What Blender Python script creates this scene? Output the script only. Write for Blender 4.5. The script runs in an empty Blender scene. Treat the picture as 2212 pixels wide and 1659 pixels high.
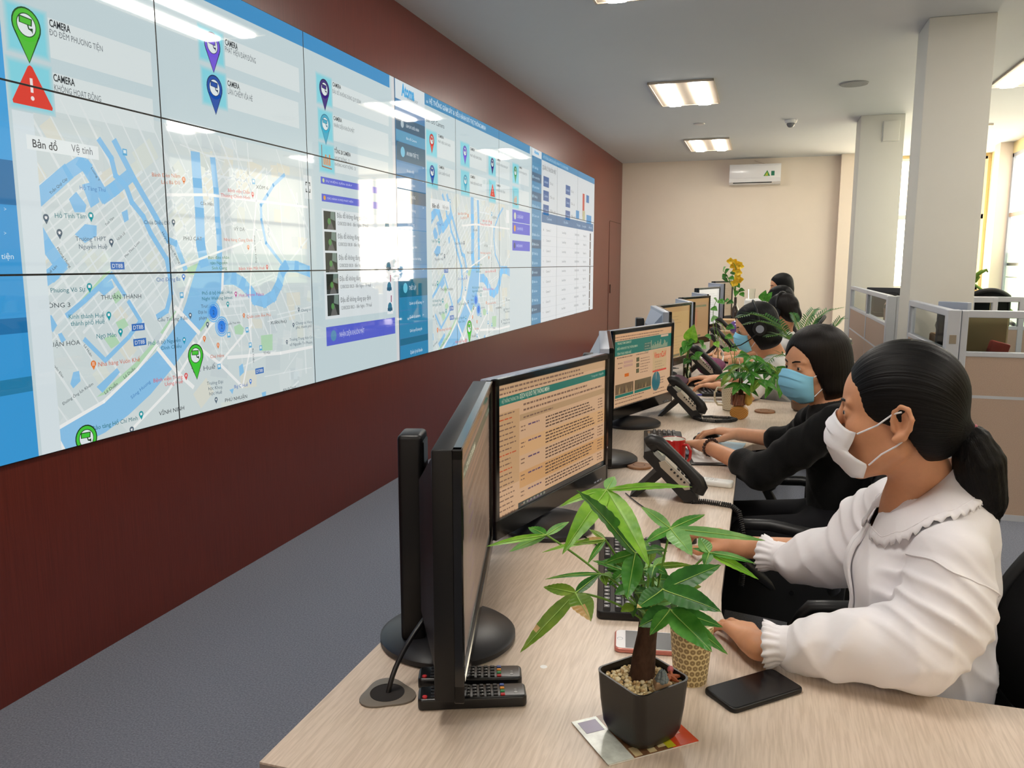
import bpy, bmesh, math, random
import numpy as np
from mathutils import Vector, Matrix, Euler
random.seed(7)
SC = bpy.context.scene
COL = SC.collection
PI = math.pi

# ---------------------------------------------------------------- camera
FPX = 1734.87
CAM = Vector((2.31898, -1.66813, 1.44438))
_p, _y, _r = 0.1486, 0.2997, -0.0003
_Rz = Matrix(((math.cos(_y), -math.sin(_y), 0), (math.sin(_y), math.cos(_y), 0), (0, 0, 1)))
_Rx = Matrix(((1, 0, 0), (0, math.cos(_p), math.sin(_p)), (0, -math.sin(_p), math.cos(_p))))
_Rr = Matrix(((math.cos(_r), 0, math.sin(_r)), (0, 1, 0), (-math.sin(_r), 0, math.cos(_r))))
CR = _Rz @ _Rx @ _Rr                      # columns: right, forward, up
cd = bpy.data.cameras.new('camera')
cam = bpy.data.objects.new('camera', cd)
COL.objects.link(cam)
cd.sensor_fit = 'HORIZONTAL'
cd.sensor_width = 36.0
cd.lens = FPX / 2212 * 36.0
cd.clip_start = 0.05
cd.clip_end = 60
_right, _fwd, _up = CR.col[0], CR.col[1], CR.col[2]
_M = Matrix((_right, _up, -_fwd)).transposed()
cam.matrix_world = Matrix.Translation(CAM) @ _M.to_4x4()
SC.camera = cam

# ---------------------------------------------------------------- world, exposure
w = bpy.data.worlds.new('world')
SC.world = w
w.use_nodes = True
w.node_tree.nodes['Background'].inputs[0].default_value = (0.95, 0.97, 1.0, 1)
w.node_tree.nodes['Background'].inputs[1].default_value = 1.6
SC.view_settings.view_transform = 'Standard'
SC.view_settings.look = 'None'
SC.view_settings.exposure = 0.16
SC.view_settings.gamma = 1.0
SC.view_settings.use_curve_mapping = False
SC.cycles.use_denoising = True
SC.cycles.adaptive_threshold = 0.02
SC.cycles.max_bounces = 8
SC.cycles.diffuse_bounces = 4
SC.cycles.glossy_bounces = 4
SC.cycles.transmission_bounces = 6
SC.cycles.transparent_max_bounces = 12
SC.cycles.caustics_reflective = False
SC.cycles.caustics_refractive = False
SC.cycles.sample_clamp_indirect = 6.0
LAMP = 31.0       # brightness of the ceiling lamp tubes
WIN = 4.0       # brightness of the frosted daylight panes

# ---------------------------------------------------------------- helpers
def lin(c):
    return tuple(((v / 255) / 12.92 if v / 255 <= 0.04045 else ((v / 255 + 0.055) / 1.055) ** 2.4) for v in c[:3])

def ray(px, py):
    return CR @ Vector(((px - 1106) / FPX, 1, -(py - 829.5) / FPX))
def at_x(px, py, x):
    d = ray(px, py); return CAM + d * ((x - CAM.x) / d.x)
def at_y(px, py, y):
    d = ray(px, py); return CAM + d * ((y - CAM.y) / d.y)
def at_z(px, py, z):
    d = ray(px, py); return CAM + d * ((z - CAM.z) / d.z)

MATS = {}
def mat(name, rgb=(128, 128, 128), rough=0.5, spec=0.5, metal=0.0, noise=None, bump=None, coat=0.0, emit=None, trans=0.0,
        sss=0.0, sheen=0.0, alpha=1.0):
    """noise = (scale, amount 0..1 darken/lighten, (sx,sy,sz)); bump = (scale, strength, (sx,sy,sz))"""
    if name in MATS: return MATS[name]
    m = bpy.data.materials.new(name); m.use_nodes = True
    nt = m.node_tree; b = nt.nodes['Principled BSDF']
    c = lin(rgb)
    b.inputs['Base Color'].default_value = (*c, 1)
    b.inputs['Roughness'].default_value = rough
    b.inputs['Specular IOR Level'].default_value = spec
    b.inputs['Metallic'].default_value = metal
    b.inputs['Coat Weight'].default_value = coat
    b.inputs['Coat Roughness'].default_value = 0.08
    b.inputs['Transmission Weight'].default_value = trans
    b.inputs['Alpha'].default_value = alpha
    if sss:
        b.inputs['Subsurface Weight'].default_value = sss
        b.inputs['Subsurface Radius'].default_value = (0.012, 0.005, 0.003)
        b.inputs['Subsurface Scale'].default_value = 1.0
    if sheen:
        b.inputs['Sheen Weight'].default_value = sheen
    if emit:
        b.inputs['Emission Color'].default_value = (*lin(emit[0]), 1)
        b.inputs['Emission Strength'].default_value = emit[1]
    def coords(sc):
        tc = nt.nodes.new('ShaderNodeTexCoord'); mp = nt.nodes.new('ShaderNodeMapping')
        mp.inputs['Scale'].default_value = sc
        nt.links.new(tc.outputs['Object'], mp.inputs[0]); return mp
    if noise:
        mp = coords(noise[2] if len(noise) > 2 else (1, 1, 1))
        n = nt.nodes.new('ShaderNodeTexNoise'); n.inputs['Scale'].default_value = noise[0]; n.inputs['Detail'].default_value = 4
        n.inputs['Roughness'].default_value = 0.65
        nt.links.new(mp.outputs[0], n.inputs['Vector'])
        rp = nt.nodes.new('ShaderNodeValToRGB')
        a = noise[1]
        rp.color_ramp.elements[0].position = 0.3; rp.color_ramp.elements[1].position = 0.7
        rp.color_ramp.elements[0].color = (*[v * (1 - a) for v in c], 1)
        rp.color_ramp.elements[1].color = (*[min(1, v * (1 + a)) for v in c], 1)
        nt.links.new(n.outputs['Fac'], rp.inputs[0]); nt.links.new(rp.outputs[0], b.inputs['Base Color'])
    if bump:
        mp = coords(bump[2] if len(bump) > 2 else (1, 1, 1))
        n = nt.nodes.new('ShaderNodeTexNoise'); n.inputs['Scale'].default_value = bump[0]; n.inputs['Detail'].default_value = 5
        nt.links.new(mp.outputs[0], n.inputs['Vector'])
        bp = nt.nodes.new('ShaderNodeBump'); bp.inputs['Strength'].default_value = bump[1]; bp.inputs['Distance'].default_value = 0.002
        nt.links.new(n.outputs['Fac'], bp.inputs['Height']); nt.links.new(bp.outputs[0], b.inputs['Normal'])
    MATS[name] = m
    return m

class MB:
    """collects shapes into one mesh"""
    def __init__(s): s.v = []; s.f = []; s.m = []; s.mi = 0; s.T = None
    def add(s, vs, fs):
        o = len(s.v)
        if s.T is not None: vs = [s.T @ Vector(p) for p in vs]
        s.v += [tuple(p) for p in vs]; s.f += [tuple(i + o for i in f) for f in fs]; s.m += [s.mi] * len(fs); return s
    def box(s, x0, x1, y0, y1, z0, z1, bev=0, seg=2):
        if bev <= 0:
            vs = [(x, y, z) for x in (x0, x1) for y in (y0, y1) for z in (z0, z1)]
            return s.add(vs, [(0, 1, 3, 2), (4, 6, 7, 5), (0, 4, 5, 1), (2, 3, 7, 6), (0, 2, 6, 4), (1, 5, 7, 3)])
        bm = bmesh.new(); bmesh.ops.create_cube(bm, size=1)
        for v in bm.verts: v.co = Vector(((x0 + x1) / 2 + v.co.x * (x1 - x0), (y0 + y1) / 2 + v.co.y * (y1 - y0), (z0 + z1) / 2 + v.co.z * (z1 - z0)))
        bmesh.ops.bevel(bm, geom=bm.edges[:], offset=bev, segments=seg, affect='EDGES', profile=0.5)
        return s.bm(bm)
    def bm(s, bm):
        bm.verts.index_update()
        s.add([v.co.copy() for v in bm.verts], [[v.index for v in f.verts] for f in bm.faces]); bm.free(); return s
    def prism(s, pts, z0, z1, bev=0, seg=2):
        bm = bmesh.new(); vs = [bm.verts.new((p[0], p[1], z0)) for p in pts]; f = bm.faces.new(vs)
        bmesh.ops.recalc_face_normals(bm, faces=[f])
        r = bmesh.ops.extrude_face_region(bm, geom=[f]); 
        for v in r['geom']:
            if isinstance(v, bmesh.types.BMVert): v.co.z = z1
        bmesh.ops.recalc_face_normals(bm, faces=bm.faces[:])
        if bev:
            es = [e for e in bm.edges if abs(e.verts[0].co.z - e.verts[1].co.z) < 1e-6]
            bmesh.ops.bevel(bm, geom=es, offset=bev, segments=seg, affect='EDGES', profile=0.5)
        return s.bm(bm)
    def lathe(s, prof, n=32, c=(0, 0, 0), cap=True):
        """prof: (radius, z) from bottom to top"""
        vs = []; fs = []
        for r, z in prof:
            for i in range(n):
                a = 2 * PI * i / n; vs.append((c[0] + r * math.cos(a), c[1] + r * math.sin(a), c[2] + z))
        for k in range(len(prof) - 1):
            for i in range(n):
                j = (i + 1) % n; fs.append((k * n + i, k * n + j, (k + 1) * n + j, (k + 1) * n + i))
        if cap:
            fs.append(tuple(range(n - 1, -1, -1))); fs.append(tuple((len(prof) - 1) * n + i for i in range(n)))
        return s.add(vs, fs)
    def tube(s, pts, r, n=8, cap=True):
        """r: number or list"""
        pts = [Vector(p) for p in pts]; N = len(pts)
        rs = r if isinstance(r, (list, tuple)) else [r] * N
        up = None; vs = []; fs = []
        for k, p in enumerate(pts):
            t = (pts[min(k + 1, N - 1)] - pts[max(k - 1, 0)])
            t = t.normalized() if t.length > 1e-9 else Vector((0, 0, 1))
            if up is None:
                up = t.orthogonal().normalized()
            else:
                up = (up - t * up.dot(t)); up = up.normalized() if up.length > 1e-6 else t.orthogonal().normalized()
            b = t.cross(up)
            for i in range(n):
                a = 2 * PI * i / n; vs.append(p + (up * math.cos(a) + b * math.sin(a)) * rs[k])
        for k in range(N - 1):
            for i in range(n):
                j = (i + 1) % n; fs.append((k * n + i, k * n + j, (k + 1) * n + j, (k + 1) * n + i))
        if cap: fs.append(tuple(range(n - 1, -1, -1))); fs.append(tuple((N - 1) * n + i for i in range(n)))
        return s.add(vs, fs)
    def cyl(s, a, b, r, n=20, r2=None): return s.tube([a, b], [r, r if r2 is None else r2], n)
    def ball(s, c, r, n=14, m=8):
        r = r if isinstance(r, (tuple, list)) else (r, r, r)
        vs = []; fs = []
        for k in range(m + 1):
            t = PI * k / m
            for i in range(n):
                a = 2 * PI * i / n
                vs.append((c[0] + r[0] * math.sin(t) * math.cos(a), c[1] + r[1] * math.sin(t) * math.sin(a), c[2] - r[2] * math.cos(t)))
        for k in range(m):
            for i in range(n):
                j = (i + 1) % n; fs.append((k * n + i, k * n + j, (k + 1) * n + j, (k + 1) * n + i))
        return s.add(vs, fs)
    def grid(s, P):
        """P[i][j] points -> quads"""
        n, m = len(P), len(P[0])
        return s.add([p for row in P for p in row], [(i * m + j, i * m + j + 1, (i + 1) * m + j + 1, (i + 1) * m + j) for i in range(n - 1) for j in range(m - 1)])
    def build(s, name, mats, parent=None, smooth=35, loc=None, rot=None):
        me = bpy.data.meshes.new(name); me.from_pydata(s.v, [], s.f)
        mats = mats if isinstance(mats, (list, tuple)) else [mats]
        for m in mats: me.materials.append(m)
        if len(mats) > 1: me.polygons.foreach_set('material_index', s.m)
        bm = bmesh.new(); bm.from_mesh(me); bmesh.ops.remove_doubles(bm, verts=bm.verts, dist=1e-6); bm.to_mesh(me); bm.free()
        if smooth:
            me.shade_smooth(); me.set_sharp_from_angle(angle=math.radians(smooth))
        me.update()
        o = bpy.data.objects.new(name, me); COL.objects.link(o)
        if parent is not None: o.parent = parent
        if loc is not None: o.location = loc
        if rot is not None: o.rotation_euler = rot
        return o

def tag(o, label=None, cat=None, group=None, kind=None):
    if label: o['label'] = label
    if cat: o['category'] = cat
    if group: o['group'] = group
    if kind: o['kind'] = kind
    return o
def thing(name, label, cat, loc=(0, 0, 0), rz=0.0, group=None, rot=None):
    o = bpy.data.objects.new(name, None); COL.objects.link(o); o.empty_display_size = 0.05
    o.location = loc; o.rotation_euler = rot if rot else (0, 0, rz)
    return tag(o, label, cat, group)
def dup(root, loc=None, rz=None, label=None, group=None):
    def cp(o, par):
        c = o.copy(); COL.objects.link(c)
        if par is not None: c.parent = par; c.matrix_parent_inverse = o.matrix_parent_inverse.copy()
        for ch in list(o.children): cp(ch, c)
        return c
    r = cp(root, None)
    if loc is not None: r.location = loc
    if rz is not None: r.rotation_euler = (0, 0, rz)
    if label: r['label'] = label
    if group: r['group'] = group
    return r
def struct(o): o['kind'] = 'structure'; return o
def bez(a, b, c, n=12, d=None):
    a, b, c = Vector(a), Vector(b), Vector(c)
    if d is None: return [a.lerp(b, t).lerp(b.lerp(c, t), t) for t in (i / n for i in range(n + 1))]
    d = Vector(d); out = []
    for i in range(n + 1):
        t = i / n; p = a.lerp(b, t); q = b.lerp(c, t); r = c.lerp(d, t); out.append(p.lerp(q, t).lerp(q.lerp(r, t), t))
    return out
def rrect(w, h, r, n=5):
    out = []
    for cx, cy, a0 in ((w / 2 - r, h / 2 - r, 0), (-w / 2 + r, h / 2 - r, 90), (-w / 2 + r, -h / 2 + r, 180), (w / 2 - r, -h / 2 + r, 270)):
        for i in range(n + 1):
            a = math.radians(a0 + 90 * i / n); out.append((cx + r * math.cos(a), cy + r * math.sin(a)))
    return out

# ---------------------------------------------------------------- setting
H = 3.106; XR = 5.55; YB = 12.1; YR = -5.0; YW = 12.45
m_red = mat('red_wood_laminate', (98, 40, 30), 0.3, 0.5, noise=(3.0, 0.22, (8, 60, 1.2)), bump=(6, 0.08, (4, 80, 1.0)))
m_cream = mat('cream_paint', (228, 214, 199), 0.6, 0.25, noise=(1.5, 0.02))
m_ceil = mat('ceiling_paint', (206, 208, 210), 0.75, 0.2, noise=(1.2, 0.015))
m_col = mat('column_paint', (214, 212, 203), 0.65, 0.25, noise=(2, 0.015))
m_carpet = mat('grey_carpet', (128, 132, 144), 0.95, 0.1, noise=(160, 0.3), bump=(260, 0.6))
m_white = mat('white_plastic', (232, 232, 230), 0.35)
m_black = mat('black_plastic', (13, 13, 15), 0.42, 0.38)
m_blackg = mat('black_gloss', (9, 9, 10), 0.12, 0.5, coat=0.3)
m_alu = mat('grey_aluminium', (176, 182, 194), 0.4, 0.5, metal=0.35)
m_warm = mat('warm_wall_paint', (236, 218, 168), 0.7, 0.2)

struct(MB().box(-0.3, 7.5, YR - 0.2, 14, -0.12, 0).build('floor', m_carpet, smooth=0))
struct(MB().box(-0.3, 7.5, YR - 0.2, 14, H, H + 0.15).build('ceiling', m_ceil, smooth=0))
wl = struct(MB().box(-0.2, 0, YR, YB + 0.3, 0, H).build('wall_left', m_red, smooth=0))
struct(MB().box(-0.2, 3.40, YB, YB + 0.2, 0, H).build('wall_back', m_cream, smooth=0))
struct(MB().box(3.40, 3.66, YB - 0.18, YB + 0.2, 0, H).build('trim_1', m_cream, smooth=0))
struct(MB().box(3.60, 3.66, YB + 0.1, YW, 0, H).box(3.5, 4.02, YW, YW + 0.15, 0, H).box(5.48, XR + .3, YW, YW + 0.15, 0, H).box(4.02, 5.48, YW, YW + .15, 0, 1.08).box(4.02, 5.48, YW, YW + .15, 3.04, H).build('wall_far', m_warm, smooth=0))
struct(MB().box(-0.2, 6, YR - 0.15, YR, 0, H).build('wall_rear', m_cream, smooth=0))
# right wall with a frosted glass screen, plain near the far corner
struct(MB().box(XR, XR + 0.15, 11.55, YW + 0.1, 0, H).box(XR, XR + .15, YR, 2.0, 0, H).box(XR, XR + .15, 2.0, 11.55, 2.95, H).box(XR, XR + .15, 2, 11.55, 0, 0.15).build('wall_right', m_warm, smooth=0))
struct(MB().box(XR - 0.16, XR + .12, 11.30, 11.58, 0, H).build('trim_2', m_cream, smooth=0))
m_base = mat('dark_skirting', (60, 50, 44), 0.5)
struct(MB().box(0, 3.4, YB - 0.012, YB, 0, 0.08).build('baseboard_back', m_base, smooth=0))

# window on the far wall: frosted daylight panes in a white frame
m_frame = mat('window_frame_white', (225, 225, 220), 0.4)
wn = struct(MB().box(3.98, 4.03, YW - .03, YW + .1, 1.05, 3.06).box(5.46, 5.51, YW - .03, YW + .1, 1.05, 3.06).box(4.0, 5.5, YW - .03, YW + .1, 1.05, 1.10).box(4.0, 5.5, YW - .03, YW + .1, 3.02, 3.06)
            .box(4.0, 5.5, YW - .03, YW + .1, 2.13, 2.20).box(4.75, 4.82, YW - .03, YW + .1, 1.05, 3.06).build('window_1', m_frame, smooth=0))
m_day = mat('daylit_pane', (255, 250, 238), 0.3, emit=((255, 244, 222), WIN * 4.2)); m_day2 = mat('shaded_upper_pane', (255, 240, 214), .3, emit=((255, 232, 196), WIN * 2.2))
for a, b_ in ((4.03, 4.75), (4.82, 5.46)):
    MB().box(a, b_, YW + .03, YW + .04, 1.10, 2.13).build('lower_pane', m_day, wn, smooth=0); MB().box(a, b_, YW + .03, YW + .04, 2.20, 3.02).build('upper_pane', m_day2, wn, smooth=0)
# frosted glass screen along the right side, daylight behind it
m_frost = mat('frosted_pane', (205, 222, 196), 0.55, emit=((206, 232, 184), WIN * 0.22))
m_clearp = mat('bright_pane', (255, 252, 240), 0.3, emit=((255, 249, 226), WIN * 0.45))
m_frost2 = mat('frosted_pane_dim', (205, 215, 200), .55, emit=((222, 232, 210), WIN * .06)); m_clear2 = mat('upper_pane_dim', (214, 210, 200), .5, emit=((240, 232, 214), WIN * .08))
m_stripe = mat('clear_stripe', (70, 78, 70), 0.2)
mb = MB()
for y in (2.0, 4.2, 6.4, 8.8, 11.24): mb.box(XR, XR + .08, y, y + .06, .15, 2.95)
mb.box(XR, XR + .08, 2, 11.3, 2.9, 2.95).box(XR, XR + .08, 2, 11.3, .15, .2)
wn = struct(mb.build('window_2', m_alu, smooth=0))
for i, (a, b) in enumerate(((2.06, 4.2), (4.26, 6.4), (6.46, 8.8), (8.86, 11.24))):
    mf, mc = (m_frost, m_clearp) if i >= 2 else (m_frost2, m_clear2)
    g = MB().box(XR + .03, XR + .04, a, b, .2, 1.26).build('frosted_pane', mf, wn, smooth=0)
    MB().box(XR + .029, XR + .041, a, b, 1.27, 1.42).box(XR + .029, XR + .041, a, b, 1.46, 1.6).build('frosted_band', mf, wn, smooth=0)
    MB().box(XR + .031, XR + .039, a, b, 1.26, 1.60).build('clear_stripe', m_stripe, wn, smooth=0)
    MB().box(XR + .03, XR + .04, a, b, 1.60, 2.1).box(XR + .03, XR + .04, a, b, 2.13, 2.9).build('upper_pane', mc, wn, smooth=0)
    MB().box(XR + .0, XR + .03, a, b, 2.09, 2.14).box(XR + 0.0, XR + .06, a + (.0), a + .22, 1.6, 2.9).build('mullion', mat('mullion_taupe', (172, 150, 130), .5), wn, smooth=0)

# columns
struct(MB().box(3.31, 3.77, 8.53, 9.0, 0, H, .006).build('pillar_1', m_col, smooth=30))
struct(MB().box(3.33, 3.745, 4.70, 5.12, 0, H, .006).build('pillar_2', m_col, smooth=30))
# concealed door in the red wall
dr = struct(MB().box(-0.003, 0.003, 11.62, 11.99, 0.02, 2.1).box(-.003, .003, 10.99, 11.62, .02, 2.1).build('door_1', m_red, smooth=0))
MB().box(0.0035, .004, 10.985, 10.993, .0, 2.11).box(0.0035, .004, 11.99, 11.997, 0, 2.11).box(0.0035, .004, 10.985, 11.997, 2.105, 2.112).build('door_gap', mat('door_gap', (40, 14, 10), .6), dr, smooth=0)
MB().box(0.003, .012, 11.10, 11.15, .98, 1.12, .004).build('door_handle', mat('dark_brass', (50, 20, 14), .3, metal=.5), dr)

# ceiling lamps
m_tube = mat('lamp_tube', (255, 252, 245), 0.4, emit=((255, 249, 240), LAMP))
m_hous = mat('lamp_housing', (198, 184, 166), 0.5)
def troffer():
    t = thing('ceiling_lamp', 'x', 'ceiling lamp', (0, 0, H))
    mb = MB().box(-.29, .29, -.55, .55, -.012, -.002)
    mb.box(-.30, -.285, -.56, .56, -.02, -.002).box(.285, .30, -.56, .56, -.02, -.002).box(-.3, .3, -.56, -.545, -.02, -.002).box(-.3, .3, .545, .56, -.02, -.002)
    mb.build('housing', m_hous, t, smooth=0)
    for x in (-.15, .15):
        MB().prism(rrect(.125, 1.06, .03), -.03, -.013).build('lamp_tube', m_tube, t, smooth=30, loc=(x, 0, 0))
    return t
t0 = troffer(); first = True
for nm, x in (('left', 1.52), ('right', 4.58)):
    for k, y in enumerate((-4.0, -.43, 3.14, 6.69, 10.28)):
        if nm == 'right' and k == 4: y = 10.1
        o = t0 if first else dup(t0); first = False
        o.location = (x, y, H)
        o['group'] = 'recessed ceiling lamps'
        o['label'] = {('left', 3): 'recessed two-tube ceiling lamp, larger of the two in full view over the desks',
                      ('left', 4): 'recessed two-tube ceiling lamp nearest the white air conditioner',
                      ('right', 3): 'recessed ceiling lamp cut by the right edge beyond the white pillar',
                      }.get((nm, k), 'recessed two-tube ceiling lamp mirrored in the video wall' if nm == 'left' else 'recessed two-tube ceiling lamp over the cubicles')
def disc(name, label, cat, x, y, prof, m, parts=None):
    return tag(MB().lathe(prof, 40).build(name, m, loc=(x, y, H)), label, cat)
disc('ceiling_speaker', 'round grey flush ceiling speaker grille left of the near white pillar', 'speaker', 3.055, 6.73, [(0.09, -.012), (.12, -.012), (.128, -.004), (.128, -.001)], mat('speaker_grille', (150, 150, 150), .8, noise=(300, .3)))
t = thing('dome_camera', 'small white dome security camera on the ceiling', 'camera', (2.557, 8.60, H))
MB().lathe([(.06, -.035), (.068, -.02), (.07, -.001)], 32).build('camera_base', m_white, t)
MB().lathe([(.002, -.085), (.02, -.082), (.036, -.07), (.046, -.05), (.046, -.034)], 32).build('dome', mat('smoked_dome', (120, 122, 126), .2), t)
disc('smoke_detector', 'flat white ceiling disc between the two lamp fixtures', 'detector', 1.518, 8.53, [(.05, -.014), (.062, -.008), (.065, -.001)], mat('detector_white', (205, 200, 196), .5))
t = thing('junction_box', 'white square junction box high on the far pillar', 'box', (3.63, 8.53, 2.92))
MB().box(-.085, .085, -.035, -.001, -.11, .11, .008).build('cover', m_col, t)
MB().box(-.09, .09, -.008, -.0005, -.115, .115).build('back_plate', m_white, t)

# air conditioner on the back wall
ac = thing('air_conditioner', 'white wall-mounted split air conditioner with green sticker', 'air conditioner', (2.135, YB, 2.845))
def acprof(dz):
    return [(0, -.15), (-.12, -.15), (-.185, -.12), (-.2, -.06), (-.2, .10), (-.18, .155), (0, .16)]
mb = MB(); pr_ = acprof(0)
vs = [(x, y, z) for x in (-.39, .39) for y, z in pr_]; n = len(pr_)
mb.add(vs, [tuple(range(n)), tuple(range(2 * n - 1, n - 1, -1))] + [(i, (i + 1) % n, n + (i + 1) % n, n + i) for i in range(n)])
mb.build('body', mat('ac_white', (232, 230, 232), .18), ac, smooth=20)
MB().box(-.33, .26, -.182, -.14, -.135, -.118).build('air_outlet', m_black, ac, smooth=0)
MB().box(-.385, .385, -.206, -.2, -.062, .13, .003).build('front_panel', mat('ac_white'), ac)
MB().add([(.13, -.2075, -.035), (.23, -.2075, -.035), (.185, -.2075, .055)], [(0, 1, 2)]).build('triangle_sticker', mat('green_sticker', (40, 140, 60), .4), ac, smooth=0)
MB().add([(.15, -.208, -.03), (.185, -.208, .03), (.2, -.208, -.03)], [(0, 2, 1)]).build('leaf_mark', mat('yellow_sticker', (190, 190, 60), .4), ac, smooth=0)
MB().add([(.245, -.2075, -.03), (.295, -.2075, -.03), (.295, -.2075, .04), (.245, -.2075, .04)], [(0, 1, 2, 3)]).build('energy_sticker', mat('green_label', (30, 120, 90), .4), ac, smooth=0)
tag(MB().tube([(2.12, YB - .01, 3.08), (2.22, YB - .01, 3.04), (2.32, YB - .01, 3.01)], .008, 8).build('refrigerant_pipe', m_cream), 'thin cream pipe on the wall above the air conditioner', 'pipe')
# ---------------------------------------------------------------- video wall (nine by three displays)
PW, PH = 1.07957, 0.60876
ZT = 2.62550; ZB = ZT - 3 * PH
def WP(px, py):
    p = at_x(px, py, 0.0); return (p.y, p.z)
def c1(cx, cy): return WP(cx / 3.16, cy / 3.16)
def c2(cx, cy): return WP(cx / 3.16, 500 + cy / 3.16)
TRI = []            # (layer, colour, [(y,z)...])
CUR = {'T': lambda p: p, 'clip': None}
def clip_poly(P, y0, y1, z0, z1):
    for ax, lim, sg in ((0, y0, 1), (0, y1, -1), (1, z0, 1), (1, z1, -1)):
        if not P: return P
        out = []
        for i in range(len(P)):
            a, b = P[i], P[(i + 1) % len(P)]
            da, db = sg * (a[ax] - lim), sg * (b[ax] - lim)
            if da >= 0: out.append(a)
            if (da >= 0) != (db >= 0):
                t = da / (da - db); out.append((a[0] + (b[0] - a[0]) * t, a[1] + (b[1] - a[1]) * t))
        P = out
    return P
def poly(P, c, L=1):
    P = [CUR['T'](p) for p in P]
    if CUR['clip']: P = clip_poly(P, *CUR['clip'])
    if len(P) > 2: TRI.append((L, c, P))
def rect(y0, z0, y1, z1, c, L=1): poly([(y0, z0), (y1, z0), (y1, z1), (y0, z1)], c, L)
def prect(a, b, c, L=1):
    """axis-aligned wall rectangle from two pixel corners"""
    p, q = WP(*a), WP(*b); rect(min(p[0], q[0]), min(p[1], q[1]), max(p[0], q[0]), max(p[1], q[1]), c, L)
def strip(P, w, c, L=1):
    for a, b in zip(P, P[1:]):
        d = (b[0] - a[0], b[1] - a[1]); l = math.hypot(*d) or 1e-6; n = (-d[1] / l * w / 2, d[0] / l * w / 2)
        e = (d[0] / l * w * .35, d[1] / l * w * .35)
        poly([(a[0] + n[0] - e[0], a[1] + n[1] - e[1]), (a[0] - n[0] - e[0], a[1] - n[1] - e[1]), (b[0] - n[0] + e[0], b[1] - n[1] + e[1]), (b[0] + n[0] + e[0], b[1] + n[1] + e[1])], c, L)
def circle(y, z, r, c, L=1, n=18): poly([(y + r * math.cos(2 * PI * i / n), z + r * math.sin(2 * PI * i / n)) for i in range(n)], c, L)
def ring(y, z, r0, r1, c, L=1, n=20):
    for i in range(n):
        a, b = 2 * PI * i / n, 2 * PI * (i + 1) / n
        poly([(y + r * math.cos(t), z + r * math.sin(t)) for r, t in ((r0, a), (r1, a), (r1, b), (r0, b))], c, L)
_tc = {}
SWAP = dict(zip('ĐđƯỪỨỬỮỰưừứửữựƠỜỚỞỠỢơờớởỡợ', 'DdUÙÚỦŨỤuùúủũụOÒÓỎÕỌoòóỏõọ'))
def _raw(s, bold):
    cu = bpy.data.curves.new('t', 'FONT'); cu.body = s; cu.size = 1.0; cu.offset = bold; cu.resolution_u = 2
    ob = bpy.data.objects.new('t', cu); COL.objects.link(ob)
    dg = bpy.context.evaluated_depsgraph_get(); me = ob.evaluated_get(dg).to_mesh(); me.calc_loop_triangles()
    V = [(v.co.x, v.co.y) for v in me.vertices]; T = [[V[i] for i in t.vertices] for t in me.loop_triangles]
    ob.evaluated_get(dg).to_mesh_clear(); bpy.data.objects.remove(ob); bpy.data.curves.remove(cu)
    return V, T
def glyphs(s, bold=0.0):
    """triangles of a line of text, height of a capital = 1, starting at x = 0; returns tris, width"""
    if (s, bold) in _tc: return _tc[(s, bold)]
    base = ''.join(SWAP.get(c, c) for c in s); V, T = _raw(base, bold)
    if not V: _tc[(s, bold)] = ([], 1); return _tc[(s, bold)]
    x0 = min(v[0] for v in V)
    for i, c in enumerate(s):
        if c not in SWAP: continue
        R = max(v[0] for v in _raw(base[:i + 1], bold)[0]); g = _raw(base[i], bold)[0]; wd = max(v[0] for v in g) - min(v[0] for v in g); L = R - wd
        def q(a, b_, c_, d): T.append([(a, c_), (b_, c_), (b_, d)]); T.append([(a, c_), (b_, d), (a, d)])
        if c == 'Đ': q(L - .08, L + wd * .45, .335, .40)
        elif c == 'đ': q(L + wd * .55, R + .07, .60, .655)
        elif c.isupper(): T.append([(R - .03, .70), (R + .09, .86), (R + .03, .66)])
        else: T.append([(R - .03, .50), (R + .08, .66), (R + .03, .46)])
    x1 = max(v[0] for v in V); k = 1 / 0.73
    T = [[((p[0] - x0) * k, p[1] * k) for p in t] for t in T]
    _tc[(s, bold)] = (T, (x1 - x0) * k)
    return _tc[(s, bold)]
def text(s, p0, p1, h, c, L=5, bold=0.0):
    """text from wall point p0 (baseline start) towards p1 (baseline end), capital height h in metres"""
    T, wd = glyphs(s, bold)
    d = (p1[0] - p0[0], p1[1] - p0[1]); l = math.hypot(*d); u = (d[0] / l, d[1] / l); sx = l / wd
    for t in T: poly([(p0[0] + u[0] * q[0] * sx - u[1] * q[1] * h, p0[1] + u[1] * q[0] * sx + u[0] * q[1] * h) for q in t], c, L)
def htext(s, y0, y1, z, h, c, L=5, bold=0.0): text(s, (y0, z), (y1, z), h, c, L, bold)
def ptext(s, a, b, hp, c, L=5, bold=0.0, level=True):
    """text between two baseline pixels; hp = capital height in pixels at the start"""
    p, q = WP(*a), WP(*b); h = WP(a[0], a[1] - hp)[1] - p[1]
    if level: q = (q[0], p[1])
    text(s, p, q, h, c, L, bold)
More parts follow.
